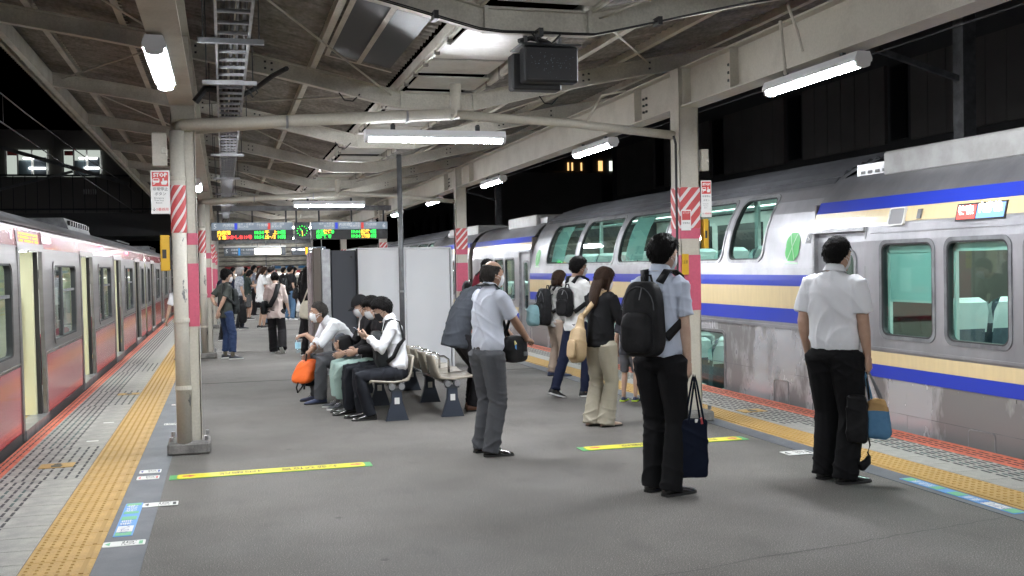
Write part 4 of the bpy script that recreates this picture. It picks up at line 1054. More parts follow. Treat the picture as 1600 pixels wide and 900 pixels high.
    for yc in ((ya+.45), (yb-.45)):
        c = MB(); zc = 1.695; a, b = .14, .155
        P = [(-.45*a, b), (.45*a, b), (.62*a, .86*b), (.66*a, .62*b), (.9*a, .60*b), (a, .42*b), (a, .1*b), (.96*a, 0), (a, -.1*b), (a, -.42*b), (.9*a, -.60*b), (.66*a, -.62*b), (.62*a, -.86*b), (.45*a, -b), (-.45*a, -b), (-.62*a, -.86*b), (-.66*a, -.62*b), (-.9*a, -.6*b), (-a, -.42*b), (-a, .42*b), (-.9*a, .6*b), (-.66*a, .62*b), (-.62*a, .86*b)]
        rows_ = [(v, max(abs(u) for u, vv in P if abs(vv-v) < .004)) for v in sorted({round(vv, 4) for u, vv in P})]
        for (va, ua_), (vb_, ub_) in zip(rows_[:-1], rows_[1:]): c.add([D.pt(yc-ua_, zc+va, .006), D.pt(yc+ua_, zc+va, .006), D.pt(yc+ub_, zc+vb_, .006), D.pt(yc-ub_, zc+vb_, .006)], [(0, 1, 2, 3)], green)
        co = c.build('green_car_mark', e)
        c = MB()
        for s_, q_ in [(i_, j_) for i_ in (-1, 1) for j_ in range(6)]:
                v0, v1 = -.92+1.84*q_/6, -.92+1.84*(q_+1)/6; u0_, u1_ = s_*a*.55*v0, s_*a*.55*v1
                c.add([D.pt(yc+u0_-.009, zc+v0*b, .010), D.pt(yc+u0_+.009, zc+v0*b, .010), D.pt(yc+u1_+.009, zc+v1*b, .010), D.pt(yc+u1_-.009, zc+v1*b, .010)], [(0, 1, 2, 3)], lgr)
        c.build('mark_fold', co)
        c = MB(); D.box(c, yc-.14, yc+.14, zc-.185, zc-.172, .002, .005, lgr); c.build('mark_caption', co)
    c = MB(); D.box(c, ya+.10, ya+.20, 1.725, 1.84, .002, .006, greym); co = c.build('number_plate', e)
    text_mesh('5', .11, whitem, 'number', co, (D.x(1.78, .010), ya+.15, 1.783), (R(90), R(0), R(-90)))
    m = MB()   # panel seams
    for y in (ya+.9, ya+2.9, ya+4.7, ya+6.5, ya+8.4): D.box(m, y, y+.006, -.9, .79, .0005, .002, rubber)
    for y in (ya-2.9, ya-4.1): S.box(m, y, y+.006, -.9, .42, .0005, .002, rubber)
    D.box(m, ya, yb, .30, .305, .0005, .002, greym); S.box(m, yn, doorN[0]-.05, .12, .125, .0005, .002, greym)
    o = m.build('panel_seam', e); tag(o, kind='stuff')
    m = MB()
    for i in range(int((yb-ya)/.3)):
        for z in (.76, -.22): D.box(m, ya+.1+i*.3, ya+.112+i*.3, z, z+.012, .001, .004, galv)
    for i in range(int((ya-yn)/.3)): S.box(m, yn+.1+i*.3, yn+.112+i*.3, .40, .412, .001, .004, galv)
    o = m.build('rivet_line', e); tag(o, kind='stuff')
    # fittings in the near section
    if near:
        m = MB(); S.box(m, ya-1.50, ya-1.30, 1.865, 2.005, .003, .020, pm('grille_grey', (.30, .30, .31), .6, bump=(300, .6)), 2); S.ring(m, ya-1.515, ya-1.285, 1.852, 2.018, .012, .012, 0, .026, whitem); m.build('speaker_grille', e)
        m = MB(); S.box(m, ya-1.74, ya-1.69, 1.90, 1.985, .003, .022, greym); m.build('side_lamp', e)
        m = MB(); S.box(m, 6.86, 7.44, 1.85, 1.995, .003, .014, blackm); dd = m.build('destination_display', e)
        m = MB(); S.box(m, 7.205, 7.425, 1.865, 1.982, .014, .016, e_rd); m.build('display_red', dd)
        m = MB(); S.box(m, 6.875, 7.19, 1.865, 1.982, .014, .016, e_bl); m.build('display_blue', dd)
        text_mesh('快速', .095, e_white, 'display_lettering', dd, (S.x(1.92, .020), 7.315, 1.925), (R(90), 0, R(-90)), sx=.95, bold=.004)
        text_mesh('内房線', .085, e_white, 'display_lettering', dd, (S.x(1.92, .020), 7.03, 1.945), (R(90), 0, R(-90)), sx=1.05, bold=.004)
        text_mesh('Uchibo Line', .042, e_white, 'display_lettering', dd, (S.x(1.92, .020), 7.03, 1.885), (R(90), 0, R(-90)), sx=.95, bold=.002)
        m = MB(); S.box(m, 6.98, 7.28, -.13, .11, .001, .005, steel_w); S.ring(m, 6.97, 7.29, -.14, .12, .010, .03, 0, .007, galv); m.build('access_hatch', e)
        m = MB(); S.box(m, ya-1.55+.0, ya-1.1, -.2, .12, .001, .004, steel_w); m.build('access_hatch', e)
        m = MB(); D.ring(m, ya+.5, ya+.82, -.18, .22, .01, .02, 0, .006, galv); m.build('access_hatch', e)
        m = MB(); S.box(m, ya-3.04, ya-3.0, 1.74, 1.78, .002, .006, inkm); m.build('fleet_mark', e)
    # roof equipment on the single-deck ends
    acw = MATS.get('aircon_white') or pm('aircon_white', (.36, .36, .355), .5, col2=(.27, .265, .255), vs=4)
    for a, b in ((yn+.3, ya-.75), (yb+.6, yf-2.2)):
        m = MB(); m.cbox(X6+.34, X6+2.4, a, b, 2.36, 2.60, acw, .02); m.build('roof_unit', e)
        m = MB(); m.box(X6+.42, X6+2.3, (b if a < ya else a)-.0, (b if a < ya else a)+(.55 if a < ya else -.5), 2.38, 2.52, galv)
        for k in range(4): m.box(X6+.415, X6+.42, (b+.05+k*.12), (b+.12+k*.12), 2.42, 2.45, blackm)
        m.build('roof_duct', e)
    # interior: single-deck ends, upper and lower decks
    bulk = MATS.get('bulkhead_brown') or pm('bulkhead_brown', (.10, .085, .075), .5)
    m = MB(); m.box(X6+2.72, X6+2.78, yn, yf, -1, 2.4, inner_w)
    for a, b in ((yn, ya), (yb, yf)): m.box(X6+.06, X6+2.7, a, b, -.06, -.02, inner_f)
    m.box(X6+.06, X6+2.7, ya, yb, .86, .92, inner_f); m.box(X6+.1, X6+2.7, ya, yb, -.75, -.70, inner_f)
    for y in (yn+.02, ya, yb, yf-.05): m.box(X6+.06, X6+2.7, y, y+.03, -.7, 2.12, bulk)
    m.box(X6+.5, X6+2.5, ya+.2, yb-.2, 2.38, 2.41, inner_w)
    for a, b in ((yn, ya), (yb, yf)): m.box(X6+.2, X6+2.7, a+.06, b-.03, 2.08, 2.11, inner_w)
    m.build('interior_lining', e)
    m = MB()
    for a, b, z0, z1 in [(w[0], w[1], .85, 1.65) for w in wN+wF]+[(w[0], w[1], 1.6, 2.2) for w in uw]: m.box(X6+2.69, X6+2.72, a+.05, b-.05, z0, z1, signblack)
    m.build('far_side_windows', e)
    m = MB(); m.box(X6+.42, X6+.70, ya+.2, yb-.2, 2.20, 2.22, inner_w)
    for y in (ya+1.9, ya+3.75, ya+5.6, ya+7.4): m.box(X6+.40, X6+.44, y-.04, y+.04, 1.5, 2.3, inner_w)
    m.build('luggage_rack', e)
    m = MB()
    for a, b in ((yn, ya), (yb, yf)):
        m.box(X6+.75, X6+.87, a+.4, b-.3, 2.06, 2.075, train_tube); m.box(X6+1.9, X6+2.02, a+.4, b-.3, 2.06, 2.075, train_tube)
    m.box(X6+.85, X6+.92, ya+.5, yb-.5, 2.35, 2.365, train_tube); m.box(X6+1.9, X6+1.97, ya+.5, yb-.5, 2.35, 2.365, train_tube)
    m.box(X6+.6, X6+.66, ya+.9, yb-.9, .84, .855, train_tube)
    m.build('ceiling_light', e)
    proto = MATS.get('_seat')
    spots = [((w[0]+w[1])/2+.10, .07, X6+.20) for w in wN+wF]
    y = ya+1.2
    while y < yb-.9: spots += [(y, .62, X6+.27), (y, -.62, X6+.16)]; y += .92
    for (y, zf, x) in spots:
        for k in range(2):
            if proto is None:
                m = MB(); c = MB(); seat_one(m, c)
                so = m.build('seat', e, smooth=False); co = c.build('headrest_cover', so); MATS['_seat'] = proto = so
            else:
                so = proto.copy(); COL.objects.link(so); so.parent = e
                co = proto.children[0].copy(); COL.objects.link(co); co.parent = so
            so.location = (x+k*.50, y, zf)
    if near and len(wN) > 1:
        w = wN[0]; m = MB(); S.box(m, w[0]+.02, w[1]-.02, 1.16, 1.68, -.075, -.07, blindm); S.box(m, w[0]+.02, w[1]-.02, 1.145, 1.165, -.08, -.065, inner_w); m.build('roller_blind', e)
        m = MB()
        for w in wN[:4]: S.box(m, w[0]+.02, w[0]+.05, .84, 1.68, -.09, -.06, inner_w); S.box(m, w[1]-.05, w[1]-.02, .84, 1.68, -.09, -.06, inner_w); S.box(m, w[0]+.02, w[1]-.02, 1.60, 1.67, -.09, -.06, inner_w)
        m.build('window_surround', e)
    # window shades drawn in a few upper windows
    m = MB(); D.box(m, uw[-1][0]+.9, uw[-1][1]-.05, 1.6, 2.26, -.10, -.095, blindm, 4); D.box(m, uw[min(2, len(uw)-1)][0]+.9, uw[min(2, len(uw)-1)][1]-.1, 1.6, 2.26, -.10, -.095, blindm, 4); m.build('window_curtain', e)
    m = MB(); m.box(X6+.3, X6+2.4, yn+.5, yf-.5, -1.1, -.95, darkm); m.build('underframe', e)
    m = MB(); m.box(X6+.9, X6+1.9, yf, yf+.5, -.1, 1.9, rubber); m.build('gangway', e)
    m = MB(); m.prism([(X6+.1, yf-.02), (X6+.02, yf+.03), (X6+.03, yf+.07), (X6+.16, yf+.03)], 'z', -.4, 1.95, chrome); m.build('end_fairing', e)
    return e
double_car(4.6, 25.05, 9.64, 20.05, 'nearest double-deck stainless car, blue and cream bands, green clover mark, number 5', True)
double_car(25.5, 45.9, 30.0, 41.3, 'second double-deck stainless car, farther along the right platform edge', False)
double_car(46.4, 66.8, 51.0, 61.5, 'farthest stainless car on the right track', False)
# white bodied car seen over the partition is the second one's roof end

# ================================================================ BACKGROUND
def block(name, label, x0, x1, y0, y1, h, mat, z0=-1.15):
    e = empty(name, ((x0+x1)/2, (y0+y1)/2, z0), label, 'building'); e.location = (0, 0, 0)
    m = MB(); m.box(x0, x1, y0, y1, z0, h, mat); m.build('wall', e); return e
def win_grid(e, face, spec, mat_fn, w, h, d=.12):
    src = {}
    for (a, z) in spec:
        mt = mat_fn(a, z)
        if mt is None: continue
        m = MB()
        if face[0] == 'x': m.box(face[1]-d*.3, face[1]+.02, a-w/2, a+w/2, z, z+h, mt)
        else: m.box(a-w/2, a+w/2, face[1]-d*.3, face[1]+.02, z, z+h, mt)
        f = m.build('window', e)
# dark tower right of centre with warm windows
e = block('office_building', 'dark distant tower block with a few lit warm windows above the right train', 33.6, 60, 92, 120, 22, buildm)
rw = random.Random(3)
def lit(a, z): return rw.choice([None, winwarm, winwhite, None, None])
for (x, z, mt) in ((34.4, 10.3, winwarm), (35.5, 10.3, winwhite), (36.8, 10.3, winwarm), (39.2, 11.8, winwarm)):
    m = MB(); m.box(x-.2, x+.2, 91.9, 92.02, z, z+.93, mt); m.build('window', e)
e = block('apartment_building', 'dark distant apartment block with narrow columns of lit windows', 28.6, 33.4, 92, 110, 16, buildm)
for z in (8.2, 9.25, 10.3):
    for x in (29.2, 30.0, 30.35, 30.8, 31.2, 31.6, 32.0, 32.5, 32.85):
        if rw.random() < (.7 if z < 10 else .45): m = MB(); m.box(x-.06, x+.06, 91.9, 92.02, z, z+.75, rw.choice([winwarm, winwhite, winwarm])); m.build('window', e)
for k in range(8):
    m = MB(); m.box(28.6, 33.4, 91.9, 92, 7.1+k*1.05, 7.15+k*1.05, buildt); m.build('floor_ledge', e)
e = block('tiled_building', 'large dark tiled building looming at the upper right', 24, 60, 8, 62, 22, buildm)
for k in range(7):
    for j in range(3):
        for q in range(6):
            m = MB(); y = 12+k*7.2; z = 5.8+j*5.4
            m.box(23.86, 24.01, y+q*.95, y+q*.95+.92, z, z+2.9, buildt)
            m.build('tile_panel', e)
    for j in range(3): m = MB(); y = 12+k*7.2-1.2; m.box(23.9, 24.02, y, y+.9, 5.9+j*5.4, 8.6+j*5.4, signblack); m.build('window', e)
e = block('low_building', 'low dark building behind the far right cars', 15, 24, 64, 90, 7.5, buildt)
for k in range(6): m = MB(); m.box(14.9, 15.02, 66+k*3.4, 67.2+k*3.4, 3.5, 5.2, signblack); m.build('window', e)
# left: station concourse bridge with lit windows and railing
br = empty('concourse_bridge', (0, 0, 0), 'station concourse bridge across the left tracks with two bright windows', 'building')
m = MB(); m.box(-24, -1.2, 44, 50, 5.35, 7.2, buildt); m.box(-24, -1.2, 43.2, 50, 3.0, 3.9, buildm); m.build('wall', br)
def bwin(x0, x1, z0, z1):
    f = MB(); f.box(x0, x1, 43.93, 44.0, z0, z1, winpanel); fo = f.build('window', br)
    g_ = MB(); w = x1-x0
    for t in (0, .28, .62, 1): g_.box(x0+w*t-.03, x0+w*t+.03, 43.88, 43.93, z0, z1, whitem)
    g_.box(x0+w*.66, x1-.06, 43.885, 43.93, z0, z0+(z1-z0)*.72, signdark); g_.box(x0+w*.30, x0+w*.6, 43.885, 43.93, z0, z0+(z1-z0)*.6, pm('room_grey', (.18, .25, .28), .6) if 'room_grey' not in MATS else MATS['room_grey']); g_.box(x0+.05, x0+w*.26, 43.885, 43.93, z1-.22, z1-.04, redst); g_.build('window_frame', fo)
    t = MB(); t.box(x0+w*.42, x0+w*.9, 43.80, 43.84, z1-.36, z1-.30, e_white); t.box(x0+w*.55, x0+w*.95, 43.80, 43.84, z1-.75, z1-.68, e_white); t.build('ceiling_tube', fo)
bwin(-8.0, -6.5, 5.38, 6.40); bwin(-5.95, -4.55, 5.38, 6.42)
m = MB()
for z in (5.30, 4.0): m.box(-24, -1.2, 42.95, 43.0, z, z+.07, darkm)
x = -24
while x < -1.2: m.box(x, x+.03, 42.96, 43.0, 3.9, 5.3, darkm); x += .42
m.build('railing', br)
m = MB(); m.box(-24, -1.0, 43.3, 43.45, 3.9, 5.25, buildt); m.build('parapet', br)
for x in (-15, -6.2): m = MB(); m.box(x-.3, x+.3, 44.5, 45.2, -1.15, 3.0, buildt); m.build('pier', br)
w = empty('unlit_building', (0, 0, 0), 'unlit building behind the left train', 'building'); m = MB(); m.box(-40, -9, 60, 75, -1.15, 9, buildm); m.build('wall', w)
# overhead wires and masts
def wire(name, P, label, r=.012):
    e = empty(name, P[0], label, 'wire'); m = MB(); b = P[0]; m.tube([tuple(p[i]-b[i] for i in range(3)) for p in P], r, cablem if r < .02 else galv, 5); m.build('strand', e)
wirem = pm('wire_grey', (.14, .14, .15), .5, metal=.5)
def catenary(x, label):
    e = empty('overhead_wire', (x, 0, 0), label, 'wire', 'overhead line above the tracks')
    m = MB(); m.tube([(0, y, 3.95) for y in (0, 60, 130)], .012, wirem, 5); m.tube([(0, y, 4.75-.35*math.sin(math.pi*((y+5) % 45)/45)) for y in range(0, 130, 5)], .012, wirem, 5)
    y = 3
    while y < 90: m.tube([(0, y, 3.95), (0, y, 4.75-.35*math.sin(math.pi*((y+5) % 45)/45))], .006, wirem, 4); y += 5
    m.build('strand', e)
catenary(7.4, 'overhead contact wires above the right train'); catenary(-3.3, 'overhead contact wires above the left train')
for i, (x, y) in enumerate(((10.6, 13.0), (10.6, 40.0), (-7.2, 36.0))):
    e = empty('catenary_mast', (x, y, -1.15), ('dark steel mast with bracket arm above the nearest double-deck car', 'distant mast beyond the right train', 'mast beyond the left train')[i], 'mast')
    m = MB(); m.ibeam((0, 0, 0), (0, .001, 8.2), .22, .22, greym) if False else m.box(-.11, .11, -.11, .11, 0, 8.2, greym); m.build('post', e)
    sx = -1 if x > 0 else 1
    m = MB(); m.bar((0, 0, 6.9), (sx*4.3, 0, 5.6), .09, .12, greym); m.bar((0, 0, 5.3), (sx*2.6, 0, 6.0), .06, .08, greym); m.build('bracket_arm', e)
    m = MB()
    for k in range(6): m.tube([(sx*(2.9+k*.07), 0, 5.35), (sx*(2.93+k*.07), 0, 5.35)], .09, galv, 10)
    m.build('insulator', e)

# ================================================================ BENCHES
def seat_shell(m, xo, y, f):
    """one moulded seat facing f (-1 left, +1 right); xo = x of the leg centre"""
    w = .226
    prof = [(-.10, .395), (.08, .385), (.22, .392), (.235, .405)]   # seat pan towards the front (local +)
    back = [(-.10, .395), (-.165, .43), (-.19, .50), (-.215, .62), (-.225, .70), (-.222, .725)]
    path = [(.245, .388), (.235, .405), (.12, .392), (.0, .382), (-.10, .392), (-.160, .42), (-.186, .47), (-.203, .55), (-.215, .615), (-.222, .635)]
    vs = []; n = len(path); K = 7
    for i, (u, z) in enumerate(path):
        for k in range(K):
            t = -1+2*k/(K-1); ww = w*(1, 1, 1, 1, 1, 1, 1, .985, .93, .80)[i]
            dz = .018*t*t if i < 5 else 0; du = .03*t*t if i >= 5 else 0
            vs.append((xo+f*(u+.02+du), y+t*ww, z+dz))
    vs2 = [(a-f*(.0 if i//K < 5 else .022), b, c-(.022 if i//K < 6 else .0)) for i, (a, b, c) in enumerate(vs)]
    fs = []
    for i in range(n-1):
        for k in range(K-1):
            a = i*K+k; fs += [(a, a+1, a+K+1, a+K), tuple(n*K+q for q in (a, a+K, a+K+1, a+1))]
    N = n*K
    for i in range(n-1):
        for k in (0, K-1): a = i*K+k; fs.append((a, a+K, N+a+K, N+a))
    for k in range(K-1):
        for i in (0, n-1): a = i*K+k; fs.append((a, a+1, N+a+1, N+a))
    m.add(vs+vs2, fs, benchm)
def bench(x, y0, n, f, label):
    e = empty('bench', (x, y0, 0), label, 'bench', 'back to back benches with moulded seats')
    m0 = MB(); seat_shell(m0, 0, 0, f); s0 = m0.build('seat', e, smooth='fix', loc=(0, .24, 0))
    for k in range(1, n): inst(s0, e, (0, .24+k*.50, 0))
    L = n*.50
    m = MB()
    for dx in (-.05, .05): m.tube([(dx, 0, .345), (dx, L, .345)], .022, chrome, 10)
    m.build('seat_rail', e, smooth='fix')
    for y in [0.02+k*1.22 for k in range(int(L/1.22)+1)]:
        lg = MB(); lg.prism([(-.05, .33), (.05, .33), (.055, .20), (.11, .02), (.12, 0), (-.12, 0), (-.11, .02), (-.055, .20)], 'y', y-.03, y+.03, navym)
        lo = lg.build('leg', e)
        c = MB()
        for dx in (-.05, .05): c.tube([(dx, y-.045, .345), (dx, y+.045, .345)], .032, galv, 12)
        c.box(-.07, .07, y-.035, y+.035, .30, .33, darkm); c.build('clamp', lo)
        c = MB(); c.box(-.025, .025, y-.034, y-.0305, .17, .235, stickw); c.build('leg_label', lo)
    m = MB()
    for k in range(1, n):
        y = k*.5
        m.tube([(-f*.14, y, .40), (-f*.17, y, .52), (-f*.12, y, .585), (f*.02, y, .585), (f*.07, y, .55), (f*.07, y, .41)], .012, chrome, 8)
    m.build('armrest', e, smooth='fix')
    return e
bench(1.66, 10.42, 8, -1, 'bench facing the left train, four people sitting on it')
bench(2.25, 10.48, 5, 1, 'empty bench facing the right train, behind the seated row')
# ================================================================ PEOPLE
V = Vector
DG = None
def smooth_step(a, b, x):
    t = min(1, max(0, (x-a)/(b-a))); return t*t*(3-2*t)
class Soup:
    def __init__(s): s.v = []; s.f = []
    def rings(s, rings, cap=True):
        k = len(s.v); n = len(rings[0])
        for r in rings: s.v += [tuple(p) for p in r]
        for i in range(len(rings)-1):
            for j in range(n): j2 = (j+1) % n; s.f.append((k+i*n+j, k+i*n+j2, k+(i+1)*n+j2, k+(i+1)*n+j))
        if cap:
            s.f.append(tuple(k+j for j in range(n))[::-1]); s.f.append(tuple(k+(len(rings)-1)*n+j for j in range(n)))
    def tube(s, pts, rad, n=12, side=None, cap=True, flat=1.0):
        pts = [V(p) for p in pts]; R_ = []
        for i, p in enumerate(pts):
            t = (pts[min(i+1, len(pts)-1)]-pts[max(i-1, 0)]).normalized()
            sd = V(side) if side is not None else V((1, 0, 0))
            a = sd-t*sd.dot(t)
            if a.length < .1: a = V((0, 1, 0))-t*t.y
            a.normalize(); b = t.cross(a)
            r = rad[i] if isinstance(rad, (list, tuple)) else rad
            ra, rb = r if isinstance(r, (list, tuple)) else (r, r*flat)
            R_.append([p+a*(ra*math.cos(2*math.pi*k/n))+b*(rb*math.sin(2*math.pi*k/n)) for k in range(n)])
        s.rings(R_, cap)
    def ball(s, c, r, ax=None, n=10):
        """ellipsoid; ax three axes"""
        c = V(c); ax = ax or (V((1, 0, 0)), V((0, 1, 0)), V((0, 0, 1))); r = r if isinstance(r, (list, tuple)) else (r, r, r)
        R_ = []
        for i in range(1, n):
            ph = math.pi*i/n
            R_.append([c+ax[0]*(r[0]*math.sin(ph)*math.cos(2*math.pi*k/(n*2)))+ax[1]*(r[1]*math.sin(ph)*math.sin(2*math.pi*k/(n*2)))-ax[2]*(r[2]*math.cos(ph)) for k in range(n*2)])
        s.rings(R_)
    def raw(s, name, mat, parent, smooth=True):
        me = bpy.data.meshes.new(name); me.from_pydata(s.v, [], s.f); me.materials.append(mat)
        if smooth: me.polygons.foreach_set('use_smooth', [True]*len(me.polygons))
        o = bpy.data.objects.new(name, me); COL.objects.link(o); o.parent = parent; return o
    def skinned(s, name, mat, parent, vox, it=3, folds=None, extra=None, seed=0):
        """one continuous surface grown over all lofts, then smoothed and creased"""
        me = bpy.data.meshes.new('tmp'); me.from_pydata(s.v, [], s.f)
        bm = bmesh.new(); bm.from_mesh(me); bmesh.ops.recalc_face_normals(bm, faces=bm.faces); bm.to_mesh(me); bm.free()
        o = bpy.data.objects.new('tmp', me); COL.objects.link(o)
        md = o.modifiers.new('r', 'REMESH'); md.mode = 'VOXEL'; md.voxel_size = vox; md.adaptivity = 0
        if it:
            m2 = o.modifiers.new('s', 'SMOOTH'); m2.factor = .5; m2.iterations = it
        res = bpy.data.meshes.new_from_object(o.evaluated_get(bpy.context.evaluated_depsgraph_get()))
        bpy.data.objects.remove(o); bpy.data.meshes.remove(me)
        n = len(res.vertices)
        if folds:
            co = np.empty(n*3); res.vertices.foreach_get('co', co); co = co.reshape(-1, 3)
            no = np.empty(n*3); res.vertices.foreach_get('normal', no); no = no.reshape(-1, 3)
            res.vertices.foreach_set('co', (co+no*folds(co, seed)[:, None]).ravel())
        if extra:
            co = np.empty(len(res.vertices)*3); res.vertices.foreach_get('co', co); k = len(res.vertices)
            fs = [tuple(p.vertices) for p in res.polygons]
            r2 = bpy.data.meshes.new(name); r2.from_pydata([tuple(c) for c in co.reshape(-1, 3)]+extra.v, [], fs+[tuple(i+k for i in f) for f in extra.f])
            bpy.data.meshes.remove(res); res = r2
        res.name = name; res.materials.clear(); res.materials.append(mat)
        res.polygons.foreach_set('use_smooth', [True]*len(res.polygons)); res.update()
        ob = bpy.data.objects.new(name, res); COL.objects.link(ob); ob.parent = parent; return ob
def wave(co, dirs, seed):
    out = np.zeros(len(co))
    for i, (d, lam, a) in enumerate(dirs):
        d = np.array(d, float); d /= np.linalg.norm(d)
        w = co@d/lam*np.pi
        warp = 1.5*np.sin(co[:, 2]*5.3+seed+i)+1.2*np.sin(co[:, 0]*8.1+co[:, 1]*6+seed*2.1+i*1.7)+.7*np.sin(co[:, 2]*13+co[:, 0]*10+i*2.2+seed)
        m = np.clip(.5+.7*np.sin(co[:, 0]*10+co[:, 2]*8+seed*3+i*2.3+1.5*np.sin(co[:, 1]*9+i+co[:, 2]*5)), 0, 1)
        x = 1-np.abs(np.sin(w+warp)); out += a*m*(x**2.2*1.5-.35)
    return out
def shirt_folds(co, s): return wave(co, [((1, .3, .55), .13, .0085), ((-1, .2, .6), .15, .0080), ((.25, .3, 1), .11, .0050), ((1, .5, .1), .09, .0040)], s)
def tee_folds(co, s): return wave(co, [((1, .3, .5), .17, .0070), ((-1, .2, .5), .19, .0065), ((.1, .3, 1), .14, .004)], s)
def pant_folds(co, s):
    z = co[:, 2]; k = .35+1.3*np.exp(-((z-.10)/.09)**2)+.8*np.exp(-((z-.45)/.08)**2)+.7*np.exp(-((z-.80)/.07)**2)
    return k*wave(co, [((.35, .3, 1), .085, .0052), ((-.5, .2, 1), .11, .0052), ((1, .4, .15), .12, .0035)], s)
def sit_folds(co, s): return wave(co, [((.3, 1, .5), .12, .0065), ((-.5, 1, .3), .14, .006), ((.2, .3, 1), .10, .004)], s)
def bag_folds(co, s): return wave(co, [((.5, .3, 1), .12, .005), ((-1, .3, .5), .14, .005)], s)

def cloth(name, col, col2=None, rough=.85, vs=8, weave=1100, sh=.2):
    if name in MATS: return MATS[name]
    c2 = col2 or tuple(c*.8 for c in col)
    return pm(name, col, rough, col2=c2, vs=vs, bump=(weave, .12), spec=.12, vsharp=(.35, .75))
skin = pm('skin', (.46, .30, .22), .5, col2=(.41, .25, .175), vs=14, bump=(220, .08)); skin_f = pm('skin_fair', (.55, .39, .30), .5, col2=(.49, .32, .24), vs=14, bump=(220, .08)); skin_t = pm('skin_tanned', (.36, .215, .145), .5, col2=(.31, .175, .115), vs=14, bump=(220, .08))
for s_ in (skin, skin_f, skin_t): s_.node_tree.nodes['Principled BSDF'].inputs['Subsurface Weight'].default_value = .0
def hairmat(name, col, g=.42): return pm(name, col, g, col2=tuple(min(1, c*1.5+.001) for c in col), vs=60, stretch=(1, 1, .12), bump=(160, .8, 1), spec=.05)
hair_b = hairmat('hair_black', (.006, .0055, .0055)); hair_br = hairmat('hair_dark_brown', (.022, .013, .009)); hair_gr = hairmat('hair_grey', (.17, .165, .16), .55); hair_sp = hairmat('hair_greying', (.030, .027, .025), .5)
mask_w = pm('mask_white', (.74, .75, .77), .75, bump=(300, .1)); mask_b = pm('mask_black', (.015, .015, .017), .7)
eye_w = pm('eye_white', (.6, .58, .56), .3); eye_d = pm('eye_dark', (.01, .008, .008), .15)
shoe_l = pm('leather_black', (.008, .008, .008), .16, coat=.7); shoe_b = pm('leather_brown', (.11, .045, .022), .3); shoe_s = pm('sneaker_dark', (.03, .032, .04), .6); shoe_w = pm('sneaker_white', (.7, .7, .7), .6); sole_w = pm('sole_white', (.65, .65, .63), .6); sole_d = pm('sole_dark', (.02, .02, .02), .7); shoe_n = pm('sneaker_navy', (.03, .04, .09), .6); shoe_bg = pm('shoe_beige', (.42, .30, .22), .5)
belt_m = pm('belt_leather', (.015, .013, .012), .35)

def ik(A, T, l1, l2, hint):
    A, T, hint = V(A), V(T), V(hint); d = T-A; L = d.length
    if L > (l1+l2)*.999: T = A+d*((l1+l2)*.999/L); d = T-A; L = d.length
    u = d/L; a = (l1*l1-l2*l2+L*L)/(2*L); h = math.sqrt(max(0, l1*l1-a*a))
    p = hint-u*hint.dot(u)
    if p.length < 1e-4: p = V((0, -1, 0))
    p.normalize(); return A+u*a+p*h, T
def head_pt(d, k=1.0):
    """surface point of the head in its own frame (+Y face), for unit direction d"""
    x, y, z = d; X, Y_, Z_ = x*.0765, y*.097, z*.118
    if z < 0:
        q = -z; X *= 1-.30*q*q-.06*q; 
        if y > 0: Y_ = Y_*(1-.03*q)+.012*q*smooth_step(0, .6, y)
        else: Y_ *= 1-.42*q
    if y > .3: Y_ *= 1+.02*math.cos(min(1, abs(x)*2)*math.pi/2)
    X *= 1-.10*smooth_step(.3, 1, abs(y))*(1 if y > 0 else 0)*smooth_step(-.5, .4, -z)
    return V((X, Y_, Z_))*k
def dirgrid(nu, nv):
    return [[V((math.cos(2*math.pi*i/nu)*math.sin(math.pi*j/nv), math.sin(2*math.pi*i/nu)*math.sin(math.pi*j/nv), -math.cos(math.pi*j/nv))) for i in range(nu)] for j in range(1, nv)]
def hand(sp, W_, d, n, sgn, curl=.35, k=1.0):
    """palm, four bent fingers and a thumb. d along fingers, n palm normal, sgn +1 when the thumb lies on side s"""
    d = V(d).normalized(); n = V(n); n = (n-d*n.dot(d)).normalized(); s_ = d.cross(n)*sgn
    W_ = V(W_)
    sp.tube([W_-d*.03*k, W_, W_+d*.04*k, W_+d*.082*k, W_+d*.092*k], [(.026*k, .020*k), (.027*k, .019*k), (.038*k, .016*k), (.040*k, .0125*k), (.030*k, .008*k)], 10, side=s_)
    for i, (o, L, r) in enumerate(((.030, .066, .0083), (.0105, .076, .0087), (-.0095, .070, .0083), (-.029, .054, .0074))):
        p = W_+d*(.078 if i in (0, 3) else .084)*k+s_*o*k; a = curl*.5+.05*i; pts = [p]; dd = d
        for seg, f in enumerate((.45, .30, .25)):
            ang = (a, a+curl*1.1, a+curl*2.0)[seg]; dd = d*math.cos(ang)+n*math.sin(ang); p = p+dd*(L*f*k); pts.append(p)
        sp.tube(pts, [r*k, r*k*.98, r*k*.9, r*k*.62], 7, side=s_)
    b = W_+d*.022*k+s_*.026*k; t1 = (d*.55+s_*.75+n*.35).normalized(); t2 = (d*.85+s_*.25+n*.5).normalized()
    sp.tube([b-t1*.012*k, b+t1*.028*k, b+t1*.028*k+t2*.026*k, b+t1*.028*k+t2*.045*k], [.013*k, .0115*k, .0098*k, .006*k], 7, side=s_)
NPER = [0]
